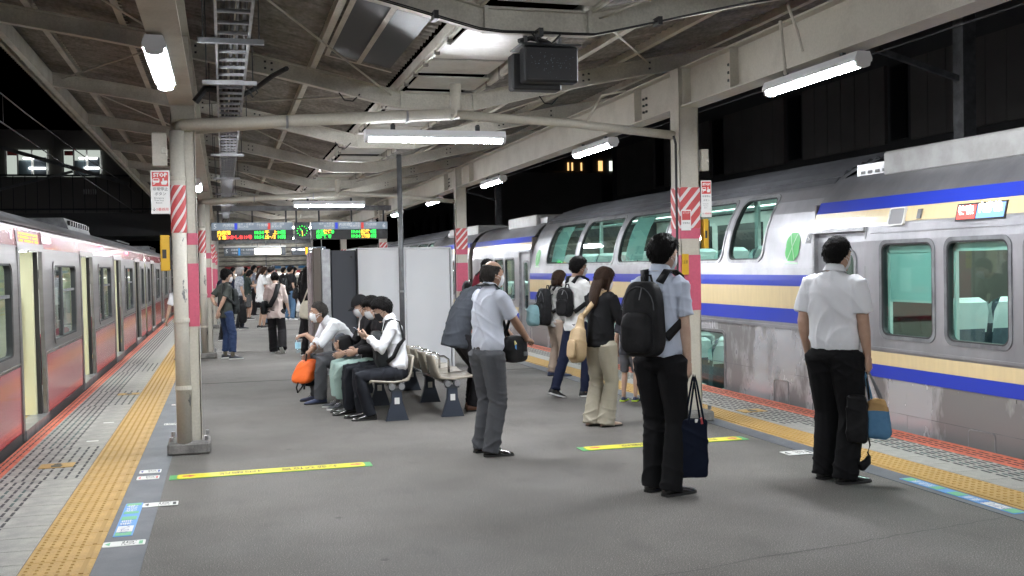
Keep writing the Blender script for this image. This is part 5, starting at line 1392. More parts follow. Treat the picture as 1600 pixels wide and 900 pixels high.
def person(loc, az, H, label, top, bottom, shoes='leather', build=1.0, female=False, lean=2, side=0, twist=0, head=(0, 0, 0), arms=None, legs=None, hipz=None,
           hair='short', haircol=None, skinm=None, mask=None, sleeve='short', fold_top=shirt_folds, lod=1, collar=False, belt=False, hem='tuck', leg_r=(.088, .066, .060), leg_end=.055,
           foot=True, shorts=False, group=None, bald=False, cuff=None, skirt=None, sole=None, belly=0., glasses=False, neckline=.0, top_len=0.0, face=True, vox=None, sock=None, hand_scale=1.0):
    NPER[0] += 1; seed = NPER[0]*1.37
    e = empty('person', (loc[0], loc[1], 0), label, 'person', group, rz=-R(az))
    k = H/1.70; vox = vox or {0: .008, 1: .0115, 2: .018}[lod]
    skinm = skinm or skin; haircol = haircol or hair_b
    hz = hipz if hipz is not None else .93*k
    # spine frames
    P = [V((0, 0, hz))]; n = 20; L = .535*k
    def ang(t): return R(lean)*(.30+.85*min(1, t*1.3)) if t > 0 else R(lean)*.30
    C_ = [V((0, 0, hz))]
    for i in range(n):
        t = (i+.5)/n; a = ang(t); b = R(side)*min(1, t*1.5); C_.append(C_[-1]+V((math.sin(b), math.sin(a), math.cos(a)*math.cos(b)))*(L/n))
    def fr(t):
        tt = min(1, max(0, t))*n; i = min(n-1, int(tt)); f = tt-i; c = C_[i].lerp(C_[i+1], f)
        u = (C_[i+1]-C_[i]).normalized()
        if t < 0: c = C_[0]+u*(t*L)
        if t > 1: c = C_[-1]+u*((t-1)*L)
        tw = R(twist)*min(1, max(0, t)); sx = V((math.cos(tw), -math.sin(tw), 0)); sx = (sx-u*sx.dot(u)).normalized(); fy = u.cross(sx)
        return c, u, sx, fy
    def ring(t, hw, hd, off=0, m=20, ex=.85):
        c, u, sx, fy = fr(t); o = []
        for j in range(m):
            a = 2*math.pi*j/m; ca, sa = math.cos(a), math.sin(a)
            o.append(c+sx*(hw*k*math.copysign(abs(ca)**ex, ca))+fy*((hd*math.copysign(abs(sa)**ex, sa)+off)*k))
        return o
    bw = build; sh = (.150 if female else .170)*bw**.7
    cN, uN, sN, fN = fr(1.0); cS, uS, sS, fS = fr(.895)
    SJ = {1: cS+sS*sh*k, -1: cS-sS*sh*k}
    ua, fa = .285*k, .245*k
    arms = arms or {}
    hang = lambda q: (q*(sh+.045)*k, .05*k, None)
    AR = {}
    for q in (1, -1):
        spec = arms.get(q)
        if spec is None: T = SJ[q]+V((q*.055*k, .045*k, -.515*k)); hint = V((q*.3, -1, 0)); hd = None; curl = .4; pn = V((-q, 0, 0))
        else: T = V(spec['to']); hint = V(spec.get('el', (q*.4, -1, -.3))); hd = spec.get('dir'); curl = spec.get('curl', .5); pn = V(spec.get('palm', (-q, 0, 0)))
        E_, T = ik(SJ[q], T, ua, fa, hint); AR[q] = (E_, T, V(hd) if hd is not None else (T-E_).normalized(), pn, curl)
    hipj = {q: C_[0]+V((q*.085*k*bw**.5, 0, -.035*k)) for q in (1, -1)}
    th, shn = .425*k, .405*k
    legs = legs or {}; LG = {}
    for q in (1, -1):
        sp_ = legs.get(q, {}); ft = V(sp_.get('to', (q*.10*k, (.02 if q > 0 else -.03)*k, 0))); A_ = ft+V((0, 0, .078*k+sp_.get('lift', 0)))
        K_, A_ = ik(hipj[q], A_, th, shn, V(sp_.get('kn', (q*.12, 1, .1)))); LG[q] = (K_, A_, sp_.get('yaw', 8*q), sp_.get('pitch', 0))
    # neck and head frame
    hy, hp, hr = head
    lean_n = ang(1)*.55
    neck_d = (uN*.75+V((0, 0, 1))*.35+fN*(.10+max(0, -hp)*.006)).normalized()
    baseyaw = R(twist)+R(hy)
    Fh = V((math.sin(baseyaw), math.cos(baseyaw), 0)); Sh = V((math.cos(baseyaw), -math.sin(baseyaw), 0)); Up = V((0, 0, 1))
    Fh2 = Fh*math.cos(R(hp))+Up*math.sin(R(hp)); Up2 = Up*math.cos(R(hp))-Fh*math.sin(R(hp))
    Sh2 = Sh*math.cos(R(hr))+Up2*math.sin(R(hr)); Up2 = Up2*math.cos(R(hr))-Sh*math.sin(R(hr))
    HC = cN+neck_d*.095*k+Fh2*.024*k+Up2*.034*k
    hk = k**.5*(.97 if female else 1.02)
    def H_(p): return HC+(Sh2*p[0]+Fh2*p[1]+Up2*p[2])*hk
    # ---------------- body
    S = Soup()
    c = .012
    S.rings([ring(-.16, .07*bw, .06), ring(-.10, .135*bw, .09), ring(0, .140*bw, .095, belly*.3), ring(.22, .122*bw, .088, belly*.7), ring(.5, .132*bw, .096, belly*.4), ring(.72, .142*bw, .095), ring(.86, .118*bw, .074), ring(.94, .075, .058), ring(1.02, .056, .056)])
    S.tube([cN-uN*.03*k, cN+neck_d*.05*k, HC-Up2*.045*hk-Fh2*.012], [.060*k, .054*k, .052*k], 14)
    for q in (1, -1):
        E_, T, hd, pn, curl = AR[q]
        S.ball(SJ[q]-sS*(q*.03*k)-uS*.02*k, .042*k*bw**.5)
        S.tube([SJ[q]-sS*(q*.02*k), SJ[q].lerp(E_, .35), SJ[q].lerp(E_, .8), E_, E_.lerp(T, .25), E_.lerp(T, .7), T], [.034*k*bw**.6, .046*k*bw**.7, .040*k*bw**.6, .039*k*bw**.5, .040*k*bw**.6, .030*k*bw**.4, .0255*k], 12)
        K_, A_, yw, pt_ = LG[q]
        S.tube([hipj[q], hipj[q].lerp(K_, .5), K_, K_.lerp(A_, .3), K_.lerp(A_, .7), A_, A_-V((0, 0, .04*k))], [.080*k, .066*k, .050*k, .054*k, .042*k, .034*k, .034*k], 12)
    G = dirgrid(26, 18)
    S.rings([[H_(head_pt(d)) for d in row] for row in G])
    if lod < 2:
        S.tube([H_((0, .092, .022)), H_((0, .104, .0)), H_((0, .112, -.018)), H_((0, .100, -.028))], [.007, .0095, .0125, .008], 8)
        for q in (1, -1):
            S.ball(H_((q*.078, -.004, -.008)), (.007, .018, .030), (Sh2, (Fh2*.95-Up2*.2).normalized(), Up2), 7)
            S.ball(H_((q*.030, .083, .026)), (.020, .010, .007), (Sh2, Fh2, Up2), 6)
        S.ball(H_((0, .089, -.054)), (.022, .010, .008), (Sh2, Fh2, Up2), 6); S.ball(H_((0, .080, -.092)), (.022, .018, .015), (Sh2, Fh2, Up2), 6)
    X_ = Soup()
    for q in (1, -1):
        E_, T, hd, pn, curl = AR[q]
        hand(X_, T, hd, pn, 1 if (hd.cross(pn)).dot(V((0, 1, 0)) if abs(hd.z) > .6 else V((0, 0, 1))) > 0 else -1, curl, k*(.95 if female else 1.03)*hand_scale)
    S.skinned('body', skinm, e, vox*(.8 if lod == 0 else 1), 2, None, X_)
    if face and lod < 2:
        for q in (1, -1):
            m = Soup(); m.ball(H_((q*.0315, .0835, .008)), (.0125, .008, .0062), (Sh2, Fh2, Up2), 6); o = m.raw('eye', eye_w, e)
            m2 = Soup(); m2.ball(H_((q*.0315, .0885, .008)), (.0062, .0040, .0055), (Sh2, Fh2, Up2), 5); m2.raw('iris', eye_d, o)
            m3 = Soup(); m3.tube([H_((q*.014, .0965, .028)), H_((q*.034, .092, .034)), H_((q*.052, .078, .029))], [.0025, .0035, .002], 5); m3.raw('eyebrow', haircol, e)
    # ---------------- mask
    if mask is not None:
        m = MB(); vs = []; nu, nv = 12, 8
        for j in range(nv+1):
            for i in range(nu+1):
                u = -1+2*i/nu; v = j/nv; a = R(62*u*(1-.12*abs(v-.5))); el = R(-62+66*v-7*abs(u)*(v))
                d = V((math.sin(a)*math.cos(el), math.cos(a)*math.cos(el), math.sin(el))); p = head_pt(d)
                out = .005+.016*(1-u*u)*math.sin(math.pi*min(1, .25+v*.75)); p = p+V((d.x*.5, d.y, d.z*.3))*out
                vs.append(H_(p))
        fs = [(j*(nu+1)+i, j*(nu+1)+i+1, (j+1)*(nu+1)+i+1, (j+1)*(nu+1)+i) for j in range(nv) for i in range(nu)]
        m.add(vs, fs, mask); mo = m.build('face_mask', e, smooth=True)
        if lod < 2:
            m = MB()
            for q in (1, -1):
                for z in (-.010, -.055):
                    m.tube([H_((q*.066, .048, z-.008)), H_((q*.079, .018, z*.5-.0)), H_((q*.084, -.014, .004 if z > -.03 else -.02))], .0018, mask, 4)
            m.build('ear_loop', mo)
    # ---------------- hair
    rs = random.Random(NPER[0]*17)
    if hair:
        Th = {'short': .015, 'crop': .009, 'full': .018, 'long': .022, 'bob': .026, 'cap': .010, 'bun': .014, 'balding': .011}[hair]
        seedv = V((NPER[0]*3.1, 0, 0))
        fringe = hair in ('full', 'long', 'bob') or (hair == 'short' and not bald)
        def thick(d):
            x, y, z = d
            lo = np.interp(y, [-1, -.5, -.15, .1, .3, .5, .8, 1], [-.62, -.58, -.36, -.12, .16, .36, .42, .40] if fringe else [-.60, -.55, -.32, -.10, .22, .46, .54, .54])
            if hair in ('long', 'bob'): lo = np.interp(y, [-1, -.3, .0, .25, .45, .7, 1], [-1, -1, -.9, -.55, .1, .34, .36])
            if hair in ('crop', 'balding', 'short', 'full', 'cap', 'bun'): lo = lo-.10*smooth_step(.0, -.6, y)
            lo += .05*noise.noise(V((x*7, y*7, z*2))+seedv)+(.05*noise.noise(V((x*18, y*18, 0))+seedv) if fringe else 0)
            t = Th*smooth_step(-.02, .22, z-lo)
            if hair == 'balding':
                t = t*(1-smooth_step(.52, .74, z+.15*y))-.014*smooth_step(.60, .78, z+.15*y)
            t *= 1+.22*noise.noise(V((x*5, y*5, z*3))+seedv)
            t += (.0055*noise.noise(V((x*24, y*24, z*6))+seedv)+.003*noise.noise(V((x*50, y*50, z*12))+seedv))*(1 if lod < 2 else 0)
            if fringe and y > .2 and z > .2: t += .004
            t = t*(.45+.55*smooth_step(-.45, .35, z)) if hair not in ('long', 'bob') else t
            if hair != 'balding': t += (.009 if fringe else .003)*smooth_step(.1, .8, z)
            return t if z > lo else -.014
        nu, nv = (56, 40) if lod == 0 else ((40, 28) if lod == 1 else (22, 16))
        S = Soup()
        G = dirgrid(nu, nv)
        rows = []
        for row in G:
            rr_ = []
            for d in row:
                t = thick(d); p = head_pt(d); q = V((d.x, d.y, d.z)).normalized(); rr_.append(H_(p+q*t))
            rows.append(rr_)
        S.rings(rows)
        if hair == 'bun': S.ball(H_((0, -.115, .02)), (.04, .035, .042), (Sh2, Fh2, Up2), 10)
        if hair == 'long':
            Lh = .30*k; pts = []
            for i in range(9):
                t = i/8; pts.append(H_((0, -.055-.045*math.sin(t*2.2), .03-(.05+Lh)*t/hk)))
            # keep hair outside the back
            S.tube(pts, [(.062, .030), (.080, .040), (.086, .040), (.088, .036), (.086, .032), (.080, .028), (.072, .024), (.06, .018), (.03, .008)], 16, side=Sh2)
            for q in (1, -1):
                S.tube([H_((q*.070, -.005, .02)), H_((q*.080, .000, -.05)), H_((q*.082, -.008, -.12)), H_((q*.072, -.03, -.20)), H_((q*.055, -.05, -.27))], [(.022, .034), (.020, .036), (.018, .034), (.014, .03), (.006, .014)], 10, side=Fh2)
        if hair == 'bob':
            S.tube([H_((0, -.05, .03)), H_((0, -.075, -.05)), H_((0, -.068, -.115))], [(.075, .04), (.078, .036), (.060, .024)], 14, side=Sh2)
        hm = S.raw('hair', haircol, e)
        if lod == 0 or (lod == 1 and hair != 'crop'):   # loose locks breaking the outline
            m = Soup(); cnt = 420 if lod == 0 else 110
            for _ in range(cnt):
                d = V((rs.gauss(0, 1), rs.gauss(-.2, 1), rs.gauss(.25, .8))).normalized(); t = thick(d)
                if t < Th*.6: continue
                p = head_pt(d)+d*(t-.003); dn = V((d.x*.3+rs.uniform(-.25, .25), d.y*.3+rs.uniform(-.25, .25), -1)) if abs(d.z) < .75 else V((rs.uniform(-1, 1), rs.uniform(-.3, 1), 0))
                dn = (dn-d*dn.dot(d)).normalized(); Lk = rs.uniform(.012, .034)
                m.tube([H_(p-dn*.006), H_(p+dn*Lk*.5+d*.003), H_(p+dn*Lk+d*rs.uniform(-.002, .005))], [.0016, .0024, .0006], 3)
            if m.v: m.raw('hair_lock', haircol, hm)
        if hair == 'cap':
            m = MB(); capm = cloth('cap_black', (.012, .012, .013)); vs = []; nu, nv = 24, 8
            for j in range(nv+1):
                for i in range(nu):
                    el = R(12+78*j/nv); a = 2*math.pi*i/nu; d = V((math.cos(a)*math.cos(el), math.sin(a)*math.cos(el), math.sin(el))); p = head_pt(d); vs.append(H_(p+d*(.016)+V((0, 0, .008))))
            m.add(vs, [(j*nu+i, j*nu+(i+1) % nu, (j+1)*nu+(i+1) % nu, (j+1)*nu+i) for j in range(nv) for i in range(nu)], capm); co = m.build('cap', e, smooth=True)
            m = MB(); vs = []
            for j in range(5):
                for i in range(11):
                    u = -1+2*i/10; r_ = j/4; vs.append(H_((u*.068, .082+r_*.075*math.sqrt(max(0, 1-u*u*.8)), .036-r_*.022-.012*u*u)))
            vs += [v-Up2*.004 for v in vs]
            m.add(vs, [(j*11+i, j*11+i+1, (j+1)*11+i+1, (j+1)*11+i) for j in range(4) for i in range(10)]+[(55+j*11+i, 55+(j+1)*11+i, 55+(j+1)*11+i+1, 55+j*11+i+1) for j in range(4) for i in range(10)], capm); m.build('visor', co, smooth=True)
    # ---------------- top
    S = Soup(); c = .014 if sleeve != 'jacket' else .03
    low = {'tuck': -.02, 'out': -.22, 'long': -.42}[hem]-top_len
    fl = {'tuck': 0, 'out': .012, 'long': .045}[hem]
    bl = .012 if hem == 'tuck' else 0
    R_ = []
    if hem == 'tuck': R_ += [ring(-.04, (.128*bw+c*.5), .092+c*.3, belly*.8), ring(.02, .142*bw+c, .104+c, belly)]
    else: R_ += [ring(low, .142*bw+c+fl, .108+c*.9+fl*.5, belly*.4), ring(low*.5, .146*bw+c+fl*.6, .108+c+fl*.4, belly*.7), ring(.0, .140*bw+c, .102+c, belly)]
    R_ += [ring(.14, .140*bw+c+bl, .102+c+bl, belly), ring(.34, .138*bw+c+bl*.5, .102+c, belly*.8), ring(.52, .143*bw+c, .106+c, belly*.3+(.012 if female else 0)), ring(.70, .152*bw+c*.9, .104+c*.8, .004+(.010 if female else 0)), ring(.82, .155*bw+c*.6, .095+c*.7), ring(.90, .153*bw, .083+c*.5), ring(.955, .132*bw, .074+c*.3), ring(.99-neckline, .104*bw**.5, .067), ring(1.02-neckline, .076, .062), ring(1.045-neckline, .058, .056)]
    S.rings(R_)
    for q in (1, -1):
        E_, T = AR[q][0], AR[q][1]
        s0 = SJ[q]-sS*(q*.035*k)
        S.ball(SJ[q]-sS*(q*.022*k)-uS*.006*k, .057*k*bw**.5+c*.2)
        if sleeve == 'short': pts = [s0, SJ[q], SJ[q].lerp(E_, .35), SJ[q].lerp(E_, .78)]; rad = [.052*k, (.054*bw**.6+c*.3)*k, (.058*bw**.7+c*.35)*k, (.064*bw**.6+c*.5)*k]
        elif sleeve == 'none': continue
        elif sleeve == 'rolled': pts = [s0, SJ[q], SJ[q].lerp(E_, .5), E_, E_.lerp(T, .35)]; rad = [.058*k, .064*k*bw**.6, .060*k*bw**.6, .056*k*bw**.5, .050*k*bw**.5]
        else:
            z_ = .010 if sleeve == 'jacket' else 0
            pts = [s0, SJ[q], SJ[q].lerp(E_, .4), SJ[q].lerp(E_, .85), E_, E_.lerp(T, .2), E_.lerp(T, .6), E_.lerp(T, .93)]; rad = [(.058+z_)*k, (.064+z_)*k*bw**.6, (.062+z_)*k*bw**.6, (.056+z_)*k*bw**.5, (.056+z_)*k, (.053+z_)*k, (.046+z_)*k, (.037+z_)*k]
        S.tube(pts, rad, 16)
    S.skinned('jacket' if sleeve == 'jacket' else ('shirt' if collar else 'top'), top, e, vox, 14 if lod == 0 else 8, fold_top if lod < 2 else (lambda co, s: fold_top(co, s)*.8), seed=seed)
    if collar:
        m = MB(); nn = 20; vs = []
        for (dz, ra, rb, f_) in ((.050, .057, .056, .010), (.062, .060, .059, .010), (.046, .068, .066, .008), (.012, .088, .077, .008)):
            for i in range(nn+1):
                a = R(100+340*i/nn); c0 = cN+neck_d*(dz*k)+fN*(f_*k)
                low_ = -.016*k*max(0, math.sin(a))**3 if dz < .02 else 0
                vs.append(c0+sN*(ra*k*math.cos(a))+fN*(rb*k*math.sin(a))+uN*(low_+.010*k*-math.sin(a)))
        m.add(vs, [(j*(nn+1)+i, j*(nn+1)+i+1, (j+1)*(nn+1)+i+1, (j+1)*(nn+1)+i) for j in range(3) for i in range(nn)], top); m.build('collar', e, smooth=True)
    # ---------------- bottoms
    S = Soup(); c = .016
    if skirt:
        S.rings([ring(.06, .128*bw, .094), ring(-.05, .158*bw, .12), ring(-.20, .17*bw, .135), ring(-.20-skirt*.5, .175*bw, .14), ring(-.20-skirt, .165*bw+.02, .14)])
        S.skinned('skirt', bottom, e, vox, 3, pant_folds, seed=seed)
    else:
        S.rings([ring(-.22, .07*bw, .07), ring(-.15, .146*bw, .105+c*.3), ring(-.06, .152*bw, .108+c*.5, -.004), ring(.03, .140*bw+c*.3, .098+c*.3, belly*.5), ring(.055, .134*bw+c*.3, .094+c*.3, belly*.6)])
        for q in (1, -1):
            K_, A_, yw, pt_ = LG[q]; r0_, r1_, r2_ = leg_r
            pts = [hipj[q]+V((0, 0, .04*k)), hipj[q], hipj[q].lerp(K_, .3), hipj[q].lerp(K_, .7), K_]; rad = [.075*k, (r0_+.012)*k*bw**.5, r0_*k*bw**.6, (r0_*.35+r1_*.65)*k*bw**.5, r1_*k*bw**.3]
            if not shorts:
                E0 = A_+(K_-A_).normalized()*(leg_end-.078)*k if leg_end < .078 else A_+(K_-A_).normalized()*(leg_end-.078)*k
                pts += [K_.lerp(A_, .25), K_.lerp(E0, .6), E0+(K_-A_).normalized()*.02, E0]; rad += [(r1_*.7+r2_*.3)*k, (r1_*.35+r2_*.65)*k, r2_*k, r2_*k*1.02]
            else: pts[-1] = hipj[q].lerp(K_, .92); rad[-1] = r2_*k
            S.tube(pts, rad, 16)
        S.skinned('trousers', bottom, e, vox, 3, sit_folds if hipz and hipz < .7 else pant_folds, seed=seed+5)
    if belt:
        m = MB(); a_ = ring(.018, .142*bw+c*.5, .102+c*.5, belly*.55, 28); b_ = ring(.062, .138*bw+c*.5, .099+c*.5, belly*.6, 28)
        m.add(a_+b_, [(i, (i+1) % 28, 28+(i+1) % 28, 28+i) for i in range(28)], belt_m); m.build('belt', e, smooth=True)
    # ---------------- shoes
    if foot:
        sm, so = {'leather': (shoe_l, sole_d), 'brown': (shoe_b, sole_d), 'sneaker': (shoe_s, sole_w), 'white': (shoe_w, sole_w), 'navy': (shoe_n, sole_d), 'beige': (shoe_bg, sole_d), 'black': (pm('sneaker_black', (.012, .012, .013), .6) if 'sneaker_black' not in MATS else MATS['sneaker_black'], sole_w)}[shoes]
        for q in (1, -1):
            K_, A_, yw, pt_ = LG[q]; yr = R(yw); f_ = V((math.sin(yr), math.cos(yr), 0)); s_ = V((math.cos(yr), -math.sin(yr), 0)); up = V((0, 0, 1))
            pr = R(pt_); f2 = f_*math.cos(pr)-up*math.sin(pr); u2 = up*math.cos(pr)+f_*math.sin(pr)
            base = A_-u2*.078*k
            prof = [(-.070, .020, .050), (-.062, .031, .074), (-.035, .035, .088), (0, .036, .086), (.035, .038, .078), (.075, .042, .058), (.12, .046, .046), (.16, .042, .038), (.188, .030, .030), (.200, .012, .018)]
            rings_ = []; sol = []
            for (u, w_, h_) in prof:
                c0 = base+f2*(u*k); r_ = []
                for j in range(12):
                    a = 2*math.pi*j/12; ca, sa = math.cos(a), math.sin(a)
                    zz = (h_*.5+h_*.5*(abs(sa)**.8)*(1 if sa > 0 else -1)) if sa >= 0 else h_*.5-h_*.5*abs(sa)**.35
                    ww = w_*math.copysign(abs(ca)**.7, ca)*(1 if sa < .2 else 1-.25*sa)
                    r_.append(c0+s_*(ww*k)+u2*(max(.004, zz)*k))
                rings_.append(r_)
                sol.append([c0+s_*(sx_*(w_+.004)*k)+u2*(z_*k) for sx_, z_ in ((-1, .0), (1, .0), (1, .017), (-1, .017))])
            S = Soup(); S.rings(rings_); sh_o = S.raw('shoe', sm, e)
            S = Soup(); S.rings(sol); S.raw('sole', so, sh_o, smooth=False)
            if lod < 2 and shoes in ('sneaker', 'black', 'white', 'navy'):
                S = Soup()
                for t_ in range(4): u = .045+t_*.018; S.tube([base+f2*(u*k)+s_*(-.018*k)+u2*((.074-.006*t_)*k), base+f2*((u+.004)*k)+u2*((.082-.007*t_)*k), base+f2*(u*k)+s_*(.018*k)+u2*((.074-.006*t_)*k)], .003, 5)
                S.raw('laces', so, sh_o)
            if sock is not None:
                S = Soup(); S.tube([A_-u2*.03*k, A_+(K_-A_).normalized()*.09*k], [.040*k, .043*k], 12); S.raw('sock', sock, e)
    def tow(p): return e.matrix_basis @ V(p)
    info = dict(e=e, fr=fr, SJ=SJ, AR=AR, k=k, H_=H_, cN=cN, C=C_, W=lambda p: (Matrix.Translation((loc[0], loc[1], 0)) @ Matrix.Rotation(-R(az), 4, 'Z')) @ V(p), loc=loc, az=az, bw=bw, LG=LG)
    return info

# ---------------------------------------------------------------- bags
def bagempty(name, P, label, cat='bag'):
    e = empty(name, (P['loc'][0], P['loc'][1], 0), label, cat, rz=-R(P['az'])); return e
def rounded_bag(c, ax, dims, S, taper=.85, ex=.45, n=24, bulge=0):
    """superellipsoid body: ax = (side, depth, up); dims half sizes"""
    R_ = []
    for i in range(1, 14):
        ph = math.pi*i/14; cz = -math.cos(ph); sz = math.sin(ph)
        zz = math.copysign(abs(cz)**ex, cz); rr_ = abs(sz)**ex
        w = 1-(1-taper)*(zz*.5+.5)
        R_.append([c+ax[0]*(dims[0]*w*rr_*math.copysign(abs(math.cos(a))**ex, math.cos(a)))+ax[1]*(dims[1]*w*rr_*math.copysign(abs(math.sin(a))**ex, math.sin(a)))+ax[2]*(dims[2]*zz) for a in [2*math.pi*j/n for j in range(n)]])
    S.rings(R_)
def strap_path(S, pts, w, t):
    """flat strap; pts list of (point, normal)"""
    R_ = []
    for i, (p, nrm) in enumerate(pts):
        a = pts[min(i+1, len(pts)-1)][0]-pts[max(i-1, 0)][0]; a.normalize(); nr = V(nrm); nr = (nr-a*nr.dot(a)).normalized(); s_ = a.cross(nr)
        R_.append([p+s_*w+nr*t, p-s_*w+nr*t, p-s_*w-nr*t, p+s_*w-nr*t])
    S.rings(R_)
def backpack(P, label, mat, h=.46, w=.29, d=.17, top=.86, front=False, off=0., straps=(1, -1), pocket=True, mat2=None, zipm=None, low=0):
    e = bagempty('backpack', P, label, 'backpack'); k = P['k']; fr = P['fr']; sg = 1 if front else -1
    t0 = top-(h*.5)/.52/k; c, u, sx, fy = fr(t0); c1, u1, sx1, fy1 = fr(.55)
    if front: u = (u+V((0, 0, .25))).normalized()
    cc = c+fy*(sg*(.115*k+d*.5+off)); S = Soup(); rounded_bag(cc, (sx, fy*sg, u), (w/2, d/2, h/2), S, .80, .5)
    vx = .010
    S.skinned('bag_body', mat, e, vx, 2, bag_folds, seed=P['loc'][0])
    if pocket:
        S = Soup(); rounded_bag(cc+fy*(sg*d*.42)-u*(h*.17), (sx, fy*sg, u), (w*.40, d*.22, h*.27), S, .9, .5); S.skinned('pocket', mat2 or mat, e, vx, 2, bag_folds, seed=2)
        m = MB()
        arc = [cc+fy*(sg*d*.40)+sx*(w*.40*math.cos(a))+u*(h*(.12+.30*math.sin(a))) for a in np.linspace(0, math.pi, 12)]
        m.tube(arc, .004, zipm or darkm, 5); m.tube([cc+fy*(sg*d*.40)+sx*(w*.1)+u*(h*.40), cc+fy*(sg*(d*.5+.012))+sx*(w*.1)+u*(h*.25)], .004, zipm or greym, 5); m.build('zip', e)
    m = MB(); m.tube([cc+u*(h*.47)+sx*(-.035)-fy*sg*d*.3, cc+u*(h*.5+.035)+sx*(-.02)-fy*sg*d*.3, cc+u*(h*.5+.035)+sx*(.02)-fy*sg*d*.3, cc+u*(h*.47)+sx*(.035)-fy*sg*d*.3], .008, mat, 6); m.build('grab_handle', e)
    for q in straps:
        S = Soup(); SJ = P['SJ'][q]; cS, uS, sS, fS = fr(.93); cM, uM, sM, fM = fr(.62); cL, uL, sL, fL = fr(.32)
        a0 = cS+sS*(q*.055*k)+fS*(sg*.10*k)-uS*.02*k
        p1 = cS+sS*(q*.085*k)+fS*(sg*.05*k)+uS*.062*k; p2 = cS+sS*(q*.098*k)+uS*.064*k-fS*(sg*.01*k)
        p3 = cS+sS*(q*.105*k)+uS*.026*k-fS*(sg*.095*k); p4 = cM+sM*(q*.120*k)-fM*(sg*.135*k); p4b = cM.lerp(cL, .4)+sM*(q*.150*k)-fM*(sg*.115*k); p5 = cM.lerp(cL, .6)+sL*(q*.178*P['bw']*k)-fL*(sg*.03*k); p6 = cL+sL*(q*.13*k)+fL*(sg*.14*k)-uL*.05*k
        strap_path(S, [(a0, fS*sg), (p1, uS+fS*sg*.6), (p2, uS), (p3, -fS*sg+uS*.3), (p4, -fM*sg), (p4b, -fM*sg+sM*q*.4), (p5, sL*q), (p6, sL*q+fL*sg)], .028*k, .006)
        S.raw('strap', mat, e)
    return e
def handle_loop(m, a, b, top, r, mat, n=9):
    """two ends a,b and top point the hand holds"""
    P_ = [V(a).lerp(V(top), t)+(V((0, 0, .0))) for t in np.linspace(0, 1, n)]+[V(top).lerp(V(b), t) for t in np.linspace(0, 1, n)][1:]
    m.tube(P_, r, mat, 6)
# ---------------------------------------------------------------- the people in the photo
shirt_w = cloth('shirt_white', (.74, .75, .78), (.70, .71, .74), vs=5); shirt_bl = cloth('shirt_pale_blue', (.50, .55, .66), (.46, .51, .61), vs=5); shirt_lb = cloth('shirt_faint_blue', (.55, .58, .66), (.50, .53, .60), vs=5)
tee_w = cloth('tee_white', (.72, .72, .71)); blk = cloth('cloth_black', (.010, .010, .011)); blk2 = cloth('cloth_soft_black', (.018, .017, .019)); grey_t = cloth('trouser_grey', (.115, .12, .125), (.09, .095, .10)); suit = cloth('suit_charcoal', (.045, .050, .060), (.038, .042, .05)); navy_c = cloth('cloth_navy', (.014, .018, .040)); maroon = cloth('tee_maroon', (.22, .025, .045)); mint = cloth('trouser_mint', (.33, .45, .41), (.29, .40, .37)); beige = cloth('trouser_beige', (.36, .33, .26), (.32, .29, .23)); tan = cloth('trouser_tan', (.32, .25, .20)); jean = cloth('denim', (.035, .055, .12), (.022, .035, .085), vs=20); jean_l = cloth('denim_light', (.09, .16, .26)); olive = cloth('tee_olive_grey', (.065, .072, .065)); blush = cloth('blouse_blush', (.50, .41, .38)); check = cloth('shirt_checked', (.42, .44, .47), (.08, .09, .11), vs=26); slate_t = cloth('trouser_slate', (.022, .024, .030)); dkgrey = cloth('trouser_dark_grey', (.085, .088, .095), (.07, .072, .08))
nylon_b = pm('nylon_black', (.007, .007, .008), .6, spec=.15, bump=(500, .15), col2=(.016, .016, .017), vs=9); nylon_g = pm('nylon_grey', (.022, .025, .026), .55, spec=.2, bump=(400, .15)); canvas_n = cloth('canvas_navy', (.006, .009, .020)); tan_b = pm('bag_tan', (.40, .29, .165), .6, col2=(.34, .24, .13), vs=10, bump=(300, .1)); teal_b = pm('bag_teal', (.16, .28, .30), .6, col2=(.12, .22, .24), vs=8); orange_b = pm('bag_orange', (.80, .14, .015), .5, col2=(.7, .11, .01), vs=10); cream_b = cloth('tote_cream', (.62, .57, .46)); denim_b = cloth('bag_denim_blue', (.10, .22, .36), (.07, .17, .29), vs=12); ochre = cloth('bag_ochre', (.42, .27, .12), (.34, .21, .09), vs=14); stripe_g = cloth('nylon_slate', (.07, .075, .09))

# 1 man in a white short-sleeved shirt, front right, back to us
m1 = person((4.09, 6.36), 62, 1.685, 'man in white short sleeved shirt and black trousers holding two bags in his right hand', shirt_w, blk, build=1.13, lean=1, head=(16, -4, 0), haircol=hair_b, mask=mask_w, lod=0, collar=True, hair='short', bald=True, leg_r=(.108, .090, .086), leg_end=.03, belly=.012,
            legs={1: dict(to=(.095, -.03, 0), yaw=25), -1: dict(to=(-.10, .03, 0), yaw=5)}, arms={1: dict(to=(.225, .07, .765), el=(.5, -1, 0), curl=1.1)})
W1 = m1['W']; hw = W1(m1['AR'][1][1]+V((0, 0, -.085)))
def at_world(name, label, cat, c): return empty(name, tuple(c), label, cat)
c = V((hw.x-.045, hw.y-.02, 0)); e = at_world('briefcase', 'soft black bag with a pouch dangling below, held beside the blue and ochre one', 'bag', (c.x, c.y, .46))
S = Soup(); rounded_bag(V((-.05, .01, 0)), (V((.75, -.66, 0)), V((.66, .75, 0)), V((0, 0, 1))), (.075, .045, .165), S, .9, .35); S.skinned('bag_body', nylon_b, e, .008, 2, bag_folds)
m = MB(); handle_loop(m, (-.08, .03, .13), (.02, -.03, .13), (.03, .02, hw.z-.46), .007, nylon_b); m.build('handle', e)
